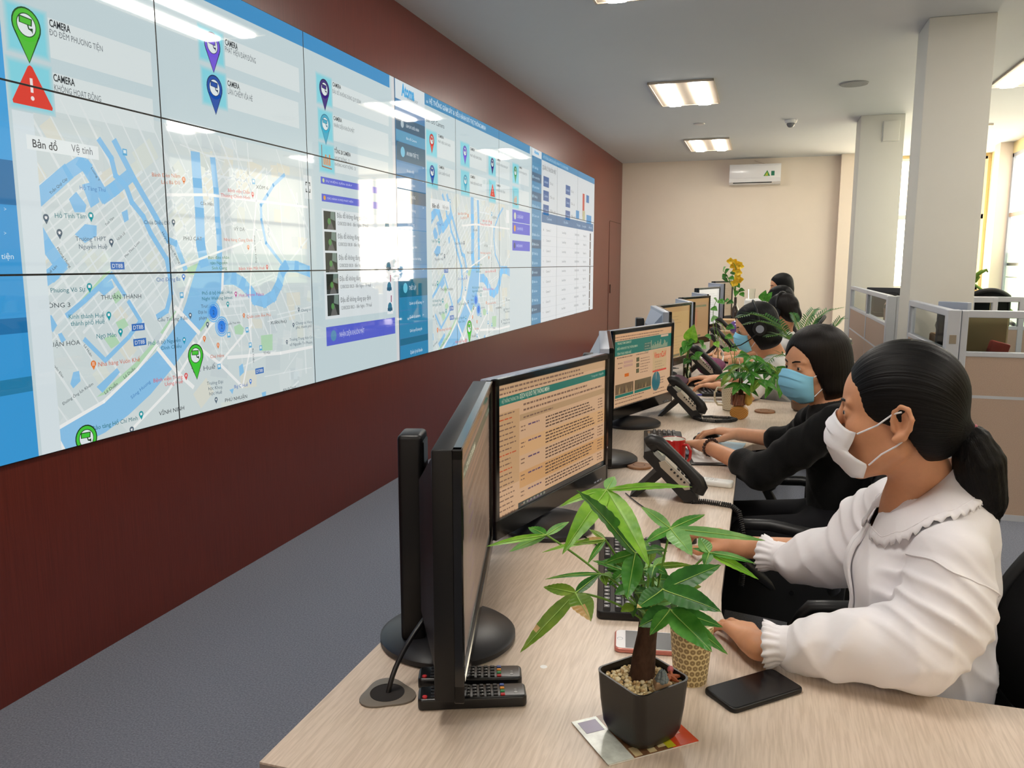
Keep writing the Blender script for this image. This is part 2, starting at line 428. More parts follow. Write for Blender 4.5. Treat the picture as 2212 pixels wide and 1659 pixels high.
def campin(y, z, h, col, L=4, dark=(30, 40, 50)):
    """drop-shaped marker with a surveillance camera glyph; y,z centre of the head, h total height"""
    r = h * .31
    for k, (rr, cc) in enumerate(((r * 1.1, dark), (r, col))):
        circle(y, z, rr, cc, L + k * .2, 24)
        poly([(y - rr * .86, z - rr * .5), (y + rr * .86, z - rr * .5), (y, z - h * (.70 if k else .73))], cc, L + k * .2)
    circle(y, z, r * .74, dark, L + .4, 24); circle(y, z, r * .68, (236, 246, 246), L + .5, 24)
    B_ = [(-.52, .06), (.38, .0), (.44, .44), (-.50, .50)]
    poly([(y + r * a * 1.06, z + r * b_ * 1.04) for a, b_ in B_], dark, L + .6); poly([(y + r * (a * .88 - .01), z + r * (.25 + (b_ - .25) * .78)) for a, b_ in B_], col, L + .7)
    strip([(y + r * .10, z + r * .02), (y + r * .16, z - r * .18), (y + r * .34, z - r * .24)], r * .10, dark, L + .7)
    poly([(y + r * .26, z - r * .14), (y + r * .46, z - r * .10), (y + r * .44, z - r * .46)], dark, L + .7)
def place(y, z, r, col, glyph='dot', L=4):
    circle(y, z, r, col, L, 16); poly([(y - r * .8, z - r * .55), (y + r * .8, z - r * .55), (y, z - r * 1.9)], col, L)
    if glyph == 'dot': circle(y, z, r * .4, (250, 250, 250), L + .3, 10)
    elif glyph == 'H':
        for dx in (-.3, .3): rect(y + dx * r - r * .1, z - r * .5, y + dx * r + r * .1, z + r * .5, (250, 250, 250), L + .3)
        rect(y - r * .3, z - r * .1, y + r * .3, z + r * .1, (250, 250, 250), L + .3)
    elif glyph == 'fork':
        for dx in (-.3, .2): rect(y + dx * r - r * .1, z - r * .6, y + dx * r + r * .12, z + r * .55, (255, 240, 230), L + .3)
    elif glyph == 'cap':
        poly([(y - r * .6, z + r * .1), (y, z - r * .2), (y + r * .6, z + r * .1), (y, z + r * .4)], (250, 250, 250), L + .3); rect(y - r * .3, z - r * .45, y + r * .3, z - r * .1, (250, 250, 250), L + .3)
    elif glyph == 'sq': rect(y - r * .45, z - r * .4, y + r * .45, z + r * .4, (250, 250, 250), L + .3)

WH = (228, 238, 238); BG = (206, 224, 228); CY = (138, 222, 236); BLUE = (56, 146, 206); TXT = (66, 78, 86); DK = (38, 44, 50)
WATER = (146, 204, 244); ROAD = (233, 241, 241); MAPBG = (216, 228, 228); PARK = (188, 226, 190); TEAL = (30, 160, 170); ORNG = (236, 130, 60); SLATE = (88, 108, 124); REDP = (228, 84, 84)

def city_map():
    rect(-1, .5, 2.35, 2.3, MAPBG, 1)
    rng = random.Random(3)
    # tinted blocks
    for k in range(90):
        y, z = rng.uniform(.2, 2.2), rng.uniform(.75, 1.95); a = .62 + rng.uniform(-.1, .1) if y < 1.25 else rng.uniform(-.3, .1)
        wv, hv = rng.uniform(.05, .13), rng.uniform(.04, .1); ca, sa = math.cos(a), math.sin(a)
        poly([(y + ca * u - sa * v, z + sa * u + ca * v) for u, v in ((0, 0), (wv, 0), (wv, hv), (0, hv))], rng.choice(((224, 232, 224), (228, 230, 218), (210, 222, 224), (222, 232, 232))), 1.1)
    # street grid: citadel quarter tilted, east side looser
    for k in range(-8, 17):
        o = k * .085
        strip([(.30 + o * .80 - .5, .75 + o * .1 + .35), (.30 + o * .80 + .45, 1.42 + o * .1 + .35)], .006 if k % 3 else .011, ROAD, 1.4)
        strip([(.2 + o * .9, 1.95 - .0 + o * .15), (.2 + o * .9 + .62, .95 + o * .15)], .006 if k % 3 else .01, ROAD, 1.4)
    for k in range(44):
        y, z = rng.uniform(1.3, 2.2), rng.uniform(.78, 1.95); a = rng.choice((.1, -.05, 1.5, 1.65, .5, 2.2)) + rng.uniform(-.15, .15); l = rng.uniform(.15, .5)
        strip([(y - l / 2 * math.cos(a), z - l / 2 * math.sin(a)), (y + l / 2 * math.cos(a), z + l / 2 * math.sin(a))], rng.choice((.005, .007, .011)), ROAD, 1.4)
    # parks
    for P in ([c2(640, 1130), c2(900, 900), c2(1040, 740), c2(1060, 790), c2(920, 940), c2(700, 1110)], [c2(690, 730), c2(760, 700), c2(800, 760), c2(740, 800)],
              [c2(770, 620), c2(830, 590), c2(860, 640), c2(800, 680)], [c2(1255, 250), c2(1335, 215), c2(1330, 300), c2(1270, 290)], [c2(1765, 710), c2(1845, 700), c2(1845, 810), c2(1770, 815)],
              [c2(1580, 650), c2(1620, 630), c2(1650, 660), c2(1640, 705), c2(1590, 700)], [c2(1330, 670), c2(1400, 590), c2(1420, 605), c2(1350, 690)], [c2(360, 1350), c2(660, 1190), c2(680, 1205), c2(380, 1365)],
              [c2(745, 440), c2(790, 400), c2(820, 450), c2(770, 495)], [c2(1180, 540), c2(1205, 530), c2(1090, 700), c2(1075, 690)], [c2(430, 580), c2(460, 560), c2(740, 265), c2(700, 280)]):
        poly(P, PARK, 1.5)
    # the big river and its arms
    riv = [(310, 1500, 420, 1500), (330, 1380, 560, 1440), (480, 1290, 700, 1370), (640, 1190, 860, 1250), (860, 1010, 1010, 1110), (1050, 820, 1170, 920), (1150, 690, 1300, 730), (1215, 590, 1370, 640), (1255, 480, 1440, 520), (1285, 370, 1500, 400), (1310, 290, 1512, 300), (1345, 190, 1490, 190)]
    for (a, b, c, d), (e, f, g, h) in zip(riv, riv[1:]): poly([c2(a, b), c2(c, d), c2(g, h), c2(e, f)], WATER, 1.6)
    strip([c1(1317, 1070), c1(1330, 1250), c1(1345, 1450), c1(1352, 1659), c2(1355, 100), c2(1375, 210)], .058, WATER, 1.6)
    strip([c1(1436, 1095), c1(1458, 1300), c1(1468, 1500), c2(1476, 0), c2(1482, 120), c2(1480, 220)], .036, WATER, 1.6)
    strip([c2(1505, 320), c2(1580, 320), c2(1640, 355), c2(1690, 410), c2(1725, 460), c2(1790, 478), c2(1850, 440), c2(1890, 360), c2(1912, 270), c2(1935, 238), c2(2010, 240), c2(2100, 275), c2(2170, 320)], .058, WATER, 1.6)
    strip([c2(1925, 240), c1(1800, 1659), c1(1768, 1500), c1(1765, 1400), c1(1810, 1330), c1(1850, 1265), c1(1925, 1195)], .018, WATER, 1.6)
    # moat and canals
    for P, w_ in (([c1(185, 1400), c1(430, 1185)], .055), ([c1(450, 1170), c1(540, 1110), c1(570, 1140), c1(690, 1340), c1(760, 1290), c1(850, 1215)], .05), ([c1(180, 1400), c1(210, 1530), c2(300, 100), c2(395, 235), c2(340, 290), c2(220, 370)], .05),
                  ([c1(660, 960), c1(740, 1080), c1(770, 1200), c1(840, 1270), c1(880, 1380), c1(960, 1480), c1(1010, 1590), c2(1040, 60), c2(1120, 190), c2(1140, 300), c2(1150, 420), c2(1120, 540), c2(1060, 580)], .024),
                  ([c1(765, 970), c1(900, 1230), c1(1050, 1490), c1(1130, 1640), c2(1180, 80), c2(1245, 250)], .027), ([c2(860, 480), c2(940, 610), c2(860, 720), c2(700, 880), c2(560, 740)], .018), ([c2(730, 310), c2(560, 470), c2(440, 570)], .02), ([c2(740, 290), c2(830, 430)], .018)):
        strip(P, w_, WATER, 1.7)
    for P in ([c1(450, 1360), c1(500, 1310), c1(570, 1400), c1(560, 1450), c1(490, 1450)], [c1(540, 1260), c1(620, 1240), c1(660, 1380), c1(600, 1420)], [c1(490, 1600), c1(560, 1530), c1(640, 1540), c1(640, 1610), c1(560, 1659)], [c1(810, 1450), c1(850, 1430), c1(860, 1500), c1(830, 1520)],
              [c2(285, 580), c2(330, 570), c2(370, 640), c2(340, 690)], [c2(375, 700), c2(400, 690), c2(430, 740), c2(400, 760)], [c2(265, 880), c2(310, 870), c2(300, 940), c2(270, 940)], [c2(480, 960), c2(520, 950), c2(530, 1020), c2(480, 1070), c2(460, 1040)],
              [c2(650, 400), c2(740, 330), c2(760, 380), c2(690, 440)], [c2(1615, 920), c2(1640, 900), c2(1650, 960), c2(1620, 990)], [c2(1770, 1100), c2(1800, 1090), c2(1800, 1125), c2(1775, 1125)], [c2(640, 1060), c2(780, 930), c2(800, 960), c2(680, 1100)], [c2(1550, 1080), c2(1580, 1070), c2(1570, 1110)]):
        poly(P, WATER, 1.8)
    # bridges and main roads
    for P, w_ in (([c2(1180, 520), c2(1340, 690)], .02), ([c2(1060, 800), c2(1190, 960), c2(1300, 1060)], .018), ([c2(345, 1370), c2(410, 1490)], .02), ([c2(1505, 270), c2(1500, 400)], .016), ([c2(380, 1340), c2(690, 1160), c2(920, 940), c2(1080, 740), c2(1200, 540), c2(1280, 320)], .013),
                  ([c2(900, 1330), c2(1130, 1090), c2(1280, 850), c2(1420, 640), c2(1480, 580)], .012), ([c2(1300, 760), c2(1480, 900), c2(1640, 1060)], .014), ([c2(1480, 900), c2(1700, 640), c2(1690, 400)], .012), ([c2(1540, 860), c2(1900, 830), c2(2150, 780)], .016), ([c2(1180, 250), c1(1640, 1659)], .01), ([c1(1120, 1330), c1(1400, 1330), c1(2130, 1420)], .012), ([c1(1740, 1290), c1(1710, 1659), c2(1690, 400)], .009), ([c2(1680, 560), c2(1700, 760), c2(1640, 1060)], .01)):
        strip(P, w_, (250, 252, 250), 1.9)
    G = (74, 86, 92)
    def lb(s, f, a, b, hp, col=G, bold=0.0, level=False):
        p, q = f(*a), f(*b); h = f(a[0], a[1] - hp)[1] - p[1]
        text(s, p, q if not level else (q[0], p[1]), h, col, 5, bold)
    lb('Hồ Tàng Thư', c1, (525, 1295), (700, 1310), 30, (84, 140, 200)); lb('học', c1, (185, 1490), (252, 1492), 30, SLATE); lb('Huế', c1, (188, 1535), (258, 1537), 30, SLATE)
    lb('Hồ Tịnh Tâm', c1, (355, 1487), (570, 1492), 34, (40, 130, 140)); lb('Trường THPT', c1, (497, 1645), (706, 1645), 32, SLATE); lb('Nguyễn Huệ', c2, (520, 118), (712, 118), 32, SLATE)
    lb('Bánh Đèo Năm', c1, (1020, 1205), (1212, 1215), 28, (216, 120, 70)); lb('Lạc Bà Đỏ', c1, (1085, 1255), (1212, 1260), 26, (216, 120, 70)); lb('Chùa Diệu Đế', c1, (965, 1530), (1140, 1535), 28, SLATE)
    lb('Cồn Hến', c1, (1352, 1400), (1440, 1405), 25, DK); lb('Bệnh viện Chấn', c1, (1540, 1310), (1690, 1325), 24, REDP); lb('Thương Chỉnh Hình', c1, (1490, 1342), (1690, 1362), 24, REDP)
    lb('XÓM 6', c1, (1732, 1288), (1815, 1297), 26); lb('VỸ DẠ', c1, (1580, 1575), (1655, 1578), 25); lb('PHÚ CÁT', c1, (1235, 1640), (1362, 1642), 27); lb('Nhà hàng Cung Đình', c1, (1512, 1645), (1708, 1650), 22, (224, 120, 90))
    lb('Bán đảo nhân', c2, (1405, 188), (1547, 187), 22, (60, 130, 90)); lb('tạo Nguyễn', c2, (1420, 224), (1535, 223), 22, (60, 130, 90)); lb('Sinh Cung', c2, (1430, 260), (1532, 258), 22, (60, 130, 90)); lb('Bệnh Viện Mắt Huế', c2, (1615, 265), (1790, 258), 22, REDP)
    lb('Chợ Đông Ba', c2, (1050, 342), (1213, 336), 28, (60, 110, 180)); lb('iu Tứ Phương Vô Sự', c2, (218, 420), (560, 410), 34, (40, 120, 130)); lb('THUẬN THÀNH', c2, (670, 465), (945, 455), 32); lb('HƯỜNG 3', c2, (230, 525), (460, 515), 34)
    lb('Kinh thành Huế', c2, (450, 598), (693, 585), 34, (40, 130, 140)); lb('thành phố Huế', c2, (463, 645), (695, 628), 34, (40, 130, 140)); lb('Ngọ Môn', c2, (640, 730), (775, 718), 32, (40, 130, 140)); lb('THUẬN HÒA', c2, (258, 797), (527, 770), 34)
    lb('Nhà hàng Vườn Khế', c2, (652, 922), (937, 885), 32, (216, 110, 80)); lb('Lê Duẩn', c2, (830, 1005), (905, 940), 22); lb('Lê Duẩn', c2, (700, 1112), (785, 1045), 24); lb('Đường Ông Ích Khiêm', c2, (412, 1185), (617, 1045), 22); lb('Sông Hương', c2, (880, 1145), (1010, 1030), 26, (80, 140, 200))
    lb('Cầu Trường Tiền', c2, (1058, 615), (1262, 602), 26, SLATE); lb('Phố đi bộ Nguyễn', c2, (993, 778), (1215, 752), 28, (40, 120, 150)); lb('Đình Chiểu', c2, (1085, 808), (1220, 792), 26, (40, 120, 150)); lb('Bảo tàng Hồ Chí Minh', c2, (612, 1358), (920, 1285), 32, (40, 120, 130))
    lb('VĨNH NINH', c2, (1068, 1257), (1240, 1215), 30, DK); lb('Bệnh viện Trung', c2, (1030, 1030), (1228, 1000), 27, REDP); lb('Ương Huế', c2, (1108, 1055), (1230, 1033), 26, REDP); lb('Tp. Huế', c2, (1290, 965), (1452, 935), 34, (110, 120, 126))
    lb('Phố đi bộ Huế - Hue', c2, (1362, 433), (1570, 424), 24, (40, 120, 130)); lb('Night Walking Street', c2, (1362, 470), (1570, 460), 24, (40, 120, 130)); lb('Hue Serene Palace', c2, (1614, 445), (1785, 437), 24, (206, 90, 160)); lb('Trường', c2, (1355, 522), (1428, 518), 24, SLATE); lb('Đại học', c2, (1337, 562), (1412, 558), 24, SLATE); lb('phạm Hu', c2, (1342, 602), (1432, 596), 24, SLATE)
    lb('Quán cơm Âm Phủ', c2, (1668, 592), (1832, 577), 22, (216, 110, 70)); lb('XUÂN PHÚ', c2, (1830, 634), (1940, 624), 22, DK); lb('Chè Hẻm', c2, (1418, 865), (1512, 856), 24, (216, 110, 70)); lb('Chung cư Xuân P', c2, (2040, 548), (2165, 535), 20, SLATE); lb('Chung cư Vicoland, xu', c2, (2003, 636), (2170, 618), 20, SLATE); lb('phú, thành phố Huế', c2, (2005, 664), (2148, 648), 20, SLATE)
    lb('Trường Trung học Cơ', c2, (1962, 748), (2118, 728), 20, SLATE); lb('sở Nguyễn Tri Phương', c2, (1962, 782), (2125, 762), 20, SLATE); lb('Trường Đại', c2, (1395, 1048), (1505, 1035), 24, SLATE); lb('học Khoa', c2, (1405, 1083), (1500, 1070), 24, SLATE); lb('học Huế', c2, (1412, 1118), (1498, 1105), 24, SLATE); lb('Big C Huế', c2, (1583, 1070), (1675, 1055), 24, (60, 110, 190))
    lb('PHÚ NHUẬN', c2, (1520, 1165), (1670, 1135), 26, DK); lb('AN ĐÔNG', c2, (1915, 1092), (2005, 1072), 20); lb('Trần Quý Cáp', c1, (325, 1330), (440, 1225), 20); lb('Ngô Thế Lân', c2, (262, 350), (370, 240), 20); lb('Phùng Hưng', c2, (365, 115), (455, 250), 20); lb('Trần Nguyên Đán', c2, (280, 830), (405, 1000), 20); lb('Lê Huân', c2, (550, 780), (600, 855), 20); lb('Huỳnh Thúc Kháng', c2, (1085, 10), (1205, 220), 20); lb('Phạm Văn Đồng', c2, (1715, 30), (1730, 215), 16); lb('Bà Triệu', c2, (1705, 800), (1712, 895), 16); lb('Tố Hữu', c2, (1782, 838), (1828, 833), 18); lb('Lương Y', c1, (600, 1150), (655, 1240), 18); lb('Tinh Tâm', c1, (705, 1545), (760, 1490), 18); lb('Nhật Lệ', c2, (785, 65), (835, 15), 18); lb('Mai Thúc Loan', c2, (838, 180), (935, 75), 18); lb('Nguyễn Thái Học', c2, (1520, 640), (1625, 625), 14)
    for f, a, r, col, g in ((c1, (293, 1485), 25, SLATE, 'cap'), (c1, (385, 1588), 25, SLATE, 'cap'), (c2, (740, 70), 21, SLATE, 'cap'), (c1, (600, 1472), 24, TEAL, 'sq'), (c1, (1236, 1225), 18, ORNG, 'fork'), (c1, (1166, 1515), 18, SLATE, 'dot'), (c1, (1708, 1325), 15, REDP, 'H'), (c2, (1678, 105), 13, ORNG, 'fork'), (c2, (1807, 240), 13, REDP, 'H'), (c2, (1235, 307), 17, (70, 130, 220), 'sq'),
                            (c2, (590, 375), 24, TEAL, 'sq'), (c2, (723, 568), 22, TEAL, 'sq'), (c2, (803, 682), 21, TEAL, 'dot'), (c2, (618, 902), 23, ORNG, 'fork'), (c2, (1281, 570), 16, SLATE, 'sq'), (c2, (1239, 738), 17, (40, 160, 190), 'sq'), (c2, (945, 1245), 21, TEAL, 'sq'), (c2, (325, 1328), 25, SLATE, 'sq'), (c2, (1593, 424), 14, (206, 80, 160), 'sq'), (c2, (1538, 493), 15, TEAL, 'sq'), (c2, (1399, 632), 16, SLATE, 'cap'), (c2, (1377, 728), 16, ORNG, 'fork'), (c2, (1471, 773), 15, ORNG, 'fork'), (c2, (1648, 570), 13, ORNG, 'fork'), (c2, (1252, 982), 18, REDP, 'H'), (c2, (1458, 1145), 16, SLATE, 'cap'), (c2, (1694, 1020), 14, (70, 130, 220), 'sq'), (c2, (2024, 530), 12, SLATE, 'dot'), (c2, (1988, 635), 12, SLATE, 'dot'), (c2, (1943, 752), 12, SLATE, 'cap'), (c2, (880, 1350), 20, SLATE, 'cap')):
        p = f(*a); q = f(a[0], a[1] - r); place(p[0], p[1], q[1] - p[1], col, g)
    for a in ((783, 234), (925, 652), (936, 754), (1756, 950)):
        p = c2(*a); rect(p[0] - .034, p[1] - .014, p[0] + .034, p[1] + .014, (66, 120, 196), 4); htext('DT8B', p[0] - .026, p[0] + .026, p[1] - .008, .016, (240, 246, 250), 5)
    for f, a in ((c1, (832, 1040)), (c2, (260, 90)), (c2, (1222, 435)), (c2, (1545, 705)), (c2, (1670, 672)), (c2, (1692, 775)), (c2, (1764, 794)), (c2, (1479, 921)), (c1, (1714, 1240))):
        p = f(*a); rect(p[0] - .011, p[1] - .012, p[0] + .011, p[1] + .012, (96, 180, 226), 4); rect(p[0] - .007, p[1] - .004, p[0] + .007, p[1] + .008, (230, 246, 250), 4.3)
    for a in ((1440, 550), (1496, 648)):
        p = c2(*a); ring(p[0], p[1], .030, .036, (90, 170, 240), 6); ring(p[0], p[1], .039, .046, (130, 196, 244), 6); circle(p[0], p[1], .028, (40, 136, 240), 6.2); htext('2', p[0] - .006, p[0] + .006, p[1] - .01, .02, (20, 60, 120), 6.4)
    p = c2(1318, 845); campin(p[0], p[1], .145, (70, 206, 60), 6, (20, 50, 20))
    p = c2(570, 1410); campin(p[0], p[1], .145, (70, 206, 60), 6, (20, 50, 20))

def tile(a, b, L=2):
    p, q = WP(*a), WP(*b); y0, y1, z1, z0 = p[0], q[0], p[1], q[1]
    for k in range(5):
        e = .018 * (1 - k / 5); t = (k + 1) / 6; rect(y0 - e, z0 - e, y1 + e, z1 + e, tuple(int(BG[i] + (CY[i] - BG[i]) * t) for i in range(3)), L + k * .02)
    rect(y0, z0, y1, z1, CY, L + .15)
def cam_card(a, b, card, pin, ph, col, dark, lines, tx, sizes):
    """white card with cyan tile; pixels: tile corners, card end, pin centre"""
    p = WP(*a); q = WP(*b); r = WP(*card); rect(p[0], q[1], r[0], p[1], WH, 1.2)
    tile(a, b)
    if pin:
        c = WP(*pin); h = WP(pin[0], pin[1] - ph)[1] - c[1]; campin(c[0], c[1], h, col, 4, dark)
    for (s, u, v), hp, bo in zip(lines, sizes, (.022, 0.0, 0)): ptext(s, u, v, hp, DK if bo else (104, 112, 118), 5, bo)

# --- first dashboard (left third)
D0, D1_, D2_, D3_ = 0.0, 3 * PW, 6 * PW, 9 * PW
rect(D0, ZB, D1_, ZT, BG, 0)
rect(D0, ZB, .387, ZT, (58, 160, 224), 1)
for z0, z1, c in ((1.63, 1.77, (40, 120, 176)), (1.22, 1.27, (30, 118, 176)), (1.025, 1.075, (36, 130, 176)), (1.77, 2.62, (70, 170, 232))): rect(D0, z0, .387, z1, c, 1.5)
for py in (450, 502): ptext('>', (2, py + 6), (7, py + 6), 9, (200, 232, 248), 5)
ptext('phương tiện', (-62, 559), (23, 559), 13, (225, 244, 252), 5)
rect(.387, 2.545, D1_ - .07, ZT, (62, 150, 208), 1); rect(D1_ - .045, ZB, D1_, ZT, (224, 226, 228), 2)
GRN = ((86, 200, 60), (36, 80, 40)); PUR = ((122, 92, 226), (50, 50, 90)); NVY = ((30, 84, 176), (22, 50, 96)); VIO = ((64, 40, 130), (30, 30, 60)); CYN = ((72, 180, 210), (40, 120, 150))
S1 = (16, 14)
cam_card((8, 8), (93, 122), (320, 122), (50, 55), 112, GRN[0], GRN[1], (('CAMERA', (100, 57), (145, 65)), ('ĐO ĐẾM PHƯƠNG TIỆN', (101, 76), (215, 104))), 0, S1)
cam_card((14, 132), (104, 240), (325, 240), None, 0, None, None, (('CAMERA', (109, 175), (155, 181)), ('KHÔNG HOẠT ĐỘNG', (111, 196), (212, 216))), 0, S1)
cam_card((425, 58), (476, 140), (640, 140), (453, 98), 82, PUR[0], PUR[1], (('CAMERA', (481, 97), (508, 103)), ('PHÁT HIỆN ĐÁM ĐÔNG', (481, 112), (547, 130))), 0, (13, 13))
cam_card((432, 150), (482, 232), (640, 232), (458, 190), 80, NVY[0], NVY[1], (('CAMERA', (486, 185), (512, 189)), ('LẤN CHIẾM VỈA HÈ', (487, 203), (540, 214))), 0, (12, 13))
cam_card((680, 162), (711, 228), (835, 228), (696, 193), 64, VIO[0], VIO[1], (('CAMERA', (714, 186), (732, 192)), ('ĐẬU ĐỖ KHÔNG ĐÚNG QUY ĐỊNH', (714, 201), (775, 219))), 0, (9, 9))
cam_card((684, 238), (713, 303), (835, 303), (698, 268), 62, CYN[0], CYN[1], (('CAMERA', (716, 259), (734, 263)), ('NHÂN DIỆN KHUÔN MẶT', (717, 274), (761, 285))), 0, (9, 9))
cam_card((686, 312), (716, 372), (835, 372), None, 0, None, None, (('TỔNG 28 CAMERA', (718, 330), (753, 337)), ('HOẠT ĐỘNG : 7', (719, 345), (750, 350))), 0, (9, 8))
ptext('KHÔNG HOẠT ĐỘNG : 21', (719, 358), (764, 366), 7, (104, 112, 118))
def warn(c, w):
    y, z = c; h = w * .95
    poly([(y - w * .62, z - h * .5), (y + w * .62, z - h * .5), (y + w * .64, z - h * .42), (y + w * .07, z + h * .60), (y, z + h * .64), (y - w * .07, z + h * .60), (y - w * .64, z - h * .42)], (232, 60, 44), 4)
    strip([(y, z + h * .25), (y, z - h * .08)], w * .09, (250, 240, 238), 4.4); circle(y, z - h * .27, w * .06, (250, 240, 238), 4.4, 10)
warn(WP(62, 192), .12)
def bars(c, s):
    y, z = c
    strip([(y - s * .5, z + s * .6), (y - s * .5, z - s * .5)], s * .07, (160, 110, 90), 4); strip([(y - s * .5, z - s * .5), (y + s * .5, z - s * .55)], s * .07, (170, 116, 90), 4)
    for k, hh in enumerate((.45, .7, .55, .75)): rect(y - s * .35 + k * s * .2, z - s * .4, y - s * .22 + k * s * .2, z - s * .4 + hh * s * .8, (238, 150, 84), 4.2)
bars(WP(701, 341), .1)
def blue_bar(a, b, t, icon):
    p, q = WP(*a), WP(*b); rect(p[0], q[1], q[0], p[1], (92, 104, 216), 2); hh = p[1] - q[1]
    circle(p[0] + hh * .75, (p[1] + q[1]) / 2, hh * .3, icon, 3, 16); htext(t, p[0] + hh * 1.4, p[0] + hh * 1.4 + (q[0] - p[0]) * .34, (p[1] + q[1]) / 2 - hh * .13, hh * .28, (216, 222, 250), 4)
    return p, q
blue_bar((688, 381), (842, 424), 'SỰ KIỆN GẦN ĐÂY', (210, 226, 160))
blue_bar((690, 418), (842, 456), 'CÁC HÀNH VI MỚI PHÁT HIỆN', (240, 170, 60))
rect(WP(690, 440)[0], WP(702, 690)[1], WP(846, 600)[0], WP(690, 450)[1], (230, 238, 240), 1.2)
for k, (py, tm) in enumerate(((477, '12/08/2020 08:43 - Bến Nghé - TP Huế'), (522, '12/08/2020 08:38 - Bến Nghé - TP Huế'), (568, '12/08/2020 08:30 - Bến Nghé - TP Huế'), (614, '12/08/2020 08:20 - Bến Nghé - TP Huế'), (660, '12/08/2020 08:21 - Bến Nghé - TP Huế'))):
    x = 694 + k * 2; p, q = WP(x, py - 22), WP(x + 27, py + 20); rect(p[0], q[1], q[0], p[1], (44, 50, 44), 3)
    poly([(p[0] + (q[0] - p[0]) * u, q[1] + (p[1] - q[1]) * v) for u, v in ((.25, 0), (.85, 0), (.6, .5), (.5, .55))], (104, 104, 100), 3.2)
    poly([(p[0] + (q[0] - p[0]) * u, q[1] + (p[1] - q[1]) * v) for u, v in ((.55, .6), (.95, .5), (.95, 1), (.6, 1))], (120, 140, 130), 3.2)
    circle(p[0] + (q[0] - p[0]) * .45, q[1] + (p[1] - q[1]) * .45, .018, (90, 150, 80), 3.3, 10)
    ptext('Đậu đỗ không đúng quy định', (x + 30, py - 7), (x + 95, py - 7 + 2), 11, (80, 84, 90), level=True)
    ptext(tm, (x + 31, py + 9), (x + 97, py + 9), 8, (96, 100, 104), level=True)
    c = WP(832 + k * 1.6, py + 6 - k * 2.0); rect(c[0] - .04, c[1] - .06, c[0] + .045, c[1] + .07, (240, 244, 246), 2); circle(c[0], c[1] - .015, .03, (40, 120, 150), 3, 12); rect(c[0] - .035, c[1] - .04, c[0] + .035, c[1] - .02, (30, 90, 120), 3.1); strip([(c[0] + .02, c[1] + .02), (c[0] + .022, c[1] + .055)], .012, (150, 40, 100), 3.2)
p, q = WP(700, 709), WP(850, 730); blue_bar((700, 707), (850, 720), 'NHẬN DIỆN KHUÔN MẶT', (90, 150, 190))
CUR['clip'] = (.48, 2.145, .80, 2.0)
city_map()
CUR['clip'] = None
rect(.40, ZB, .48, 1.93, (226, 238, 242), 2)
p, q = WP(49, 290), WP(207, 340); rect(p[0], q[1] - .01, q[0], p[1], (240, 248, 248), 7)
ptext('Bản đồ', (64, 318), (117, 318), 18, (60, 64, 70), 8, .01); ptext('Vệ tinh', (148, 328), (193, 328), 17, (110, 114, 120), 8)
p = WP(662, 405); rect(p[0] - .045, p[1] - .06, p[0] + .03, p[1] + .06, (236, 244, 244), 7)
for sx in (-1, 1):
    for sz in (-1, 1): strip([(p[0] - .008 + sx * .02, p[1] + sz * .01), (p[0] - .008 + sx * .02, p[1] + sz * .024), (p[0] - .008 + sx * .008, p[1] + sz * .024)], .006, (60, 66, 70), 8)

# --- second dashboard (middle third)
rect(D1_, ZB, D2_, ZT, BG, 0)
rect(D1_, ZB, 3.725, ZT, (66, 134, 184), 1)
p, q = WP(850, 170), WP(913, 220); rect(D1_ + .012, q[1] - .06, 3.725, ZT, (226, 236, 240), 1.4)
ptext('Atoma', (863, 205), (891, 213), 26, (70, 176, 232), 5, .05); ptext('TECHNOLOGY', (874, 214), (899, 224), 6, (110, 116, 120), 5)
def band(py0, py1, c, s=None, txt=(225, 238, 246), ic=None):
    za, zb = WP(880, py0)[1], WP(880, py1)[1]; rect(D1_ + .012, zb, 3.725, za, c, 1.6)
    h = za - zb
    if ic: circle(D1_ + .11, (za + zb) / 2, h * .28, ic, 3, 18)
    if s: htext(s, D1_ + .17, D1_ + .17 + min(.21, .013 * len(s)), (za + zb) / 2 - h * .13, h * .24, txt, 5)
band(240, 257, (74, 130, 180)); band(260, 288, (56, 96, 124), 'GIÁM SÁT & ĐIỀU HÀNH', ic=(180, 200, 210)); band(289, 312, (88, 160, 196), 'Bản đồ Camera'); band(313, 352, (56, 100, 126), 'AN NINH TRẬT TỰ', ic=(120, 200, 230))
for py, s in ((356, 'khuôn mặt'), (385, 'Xe vi phạm'), (440, 'giao thông'), (470, 'Đám đông')): band(py, py + 27, (82, 144, 192), s)
band(410, 440, (60, 100, 128), 'GIAO THÔNG', ic=(190, 210, 220)); band(496, 520, (76, 140, 184), 'Tổng quan'); band(522, 544, (76, 140, 184), 'Phương tiện'); band(546, 570, (76, 140, 184), 'Tách báo lưu lượng'); band(573, 600, (88, 150, 196), 'Sự kiện')
band(602, 641, (24, 110, 138), 'THIẾT LẬP', ic=(110, 206, 232)); band(642, 668, (46, 140, 184), 'Quản lý đối tượng'); band(670, 698, (46, 140, 184), 'Quản lý camera'); band(700, 728, (46, 140, 184), 'Quản lý quy đổi phương tiện'); band(729, 743, (28, 112, 146)); band(744, 778, (46, 142, 190), 'Quản lý tài khoản')
for py in (366, 396, 452, 585, 655, 683): ptext('>', (909, py), (912, py), 6, (210, 232, 244), 5)
rect(3.725, 2.545, D2_ - .07, ZT, (66, 146, 194), 1)
ptext('≡', (917, 223), (921, 224), 8, (220, 238, 248), 5); z = WP(924, 232)[1]
text('HỆ THỐNG GIÁM SÁT & ĐIỀU HÀNH ĐÔ THỊ THÔNG MINH', (WP(924, 232)[0], 2.567), (WP(1046, 275)[0], 2.567), .034, (206, 226, 238), 5, .02)
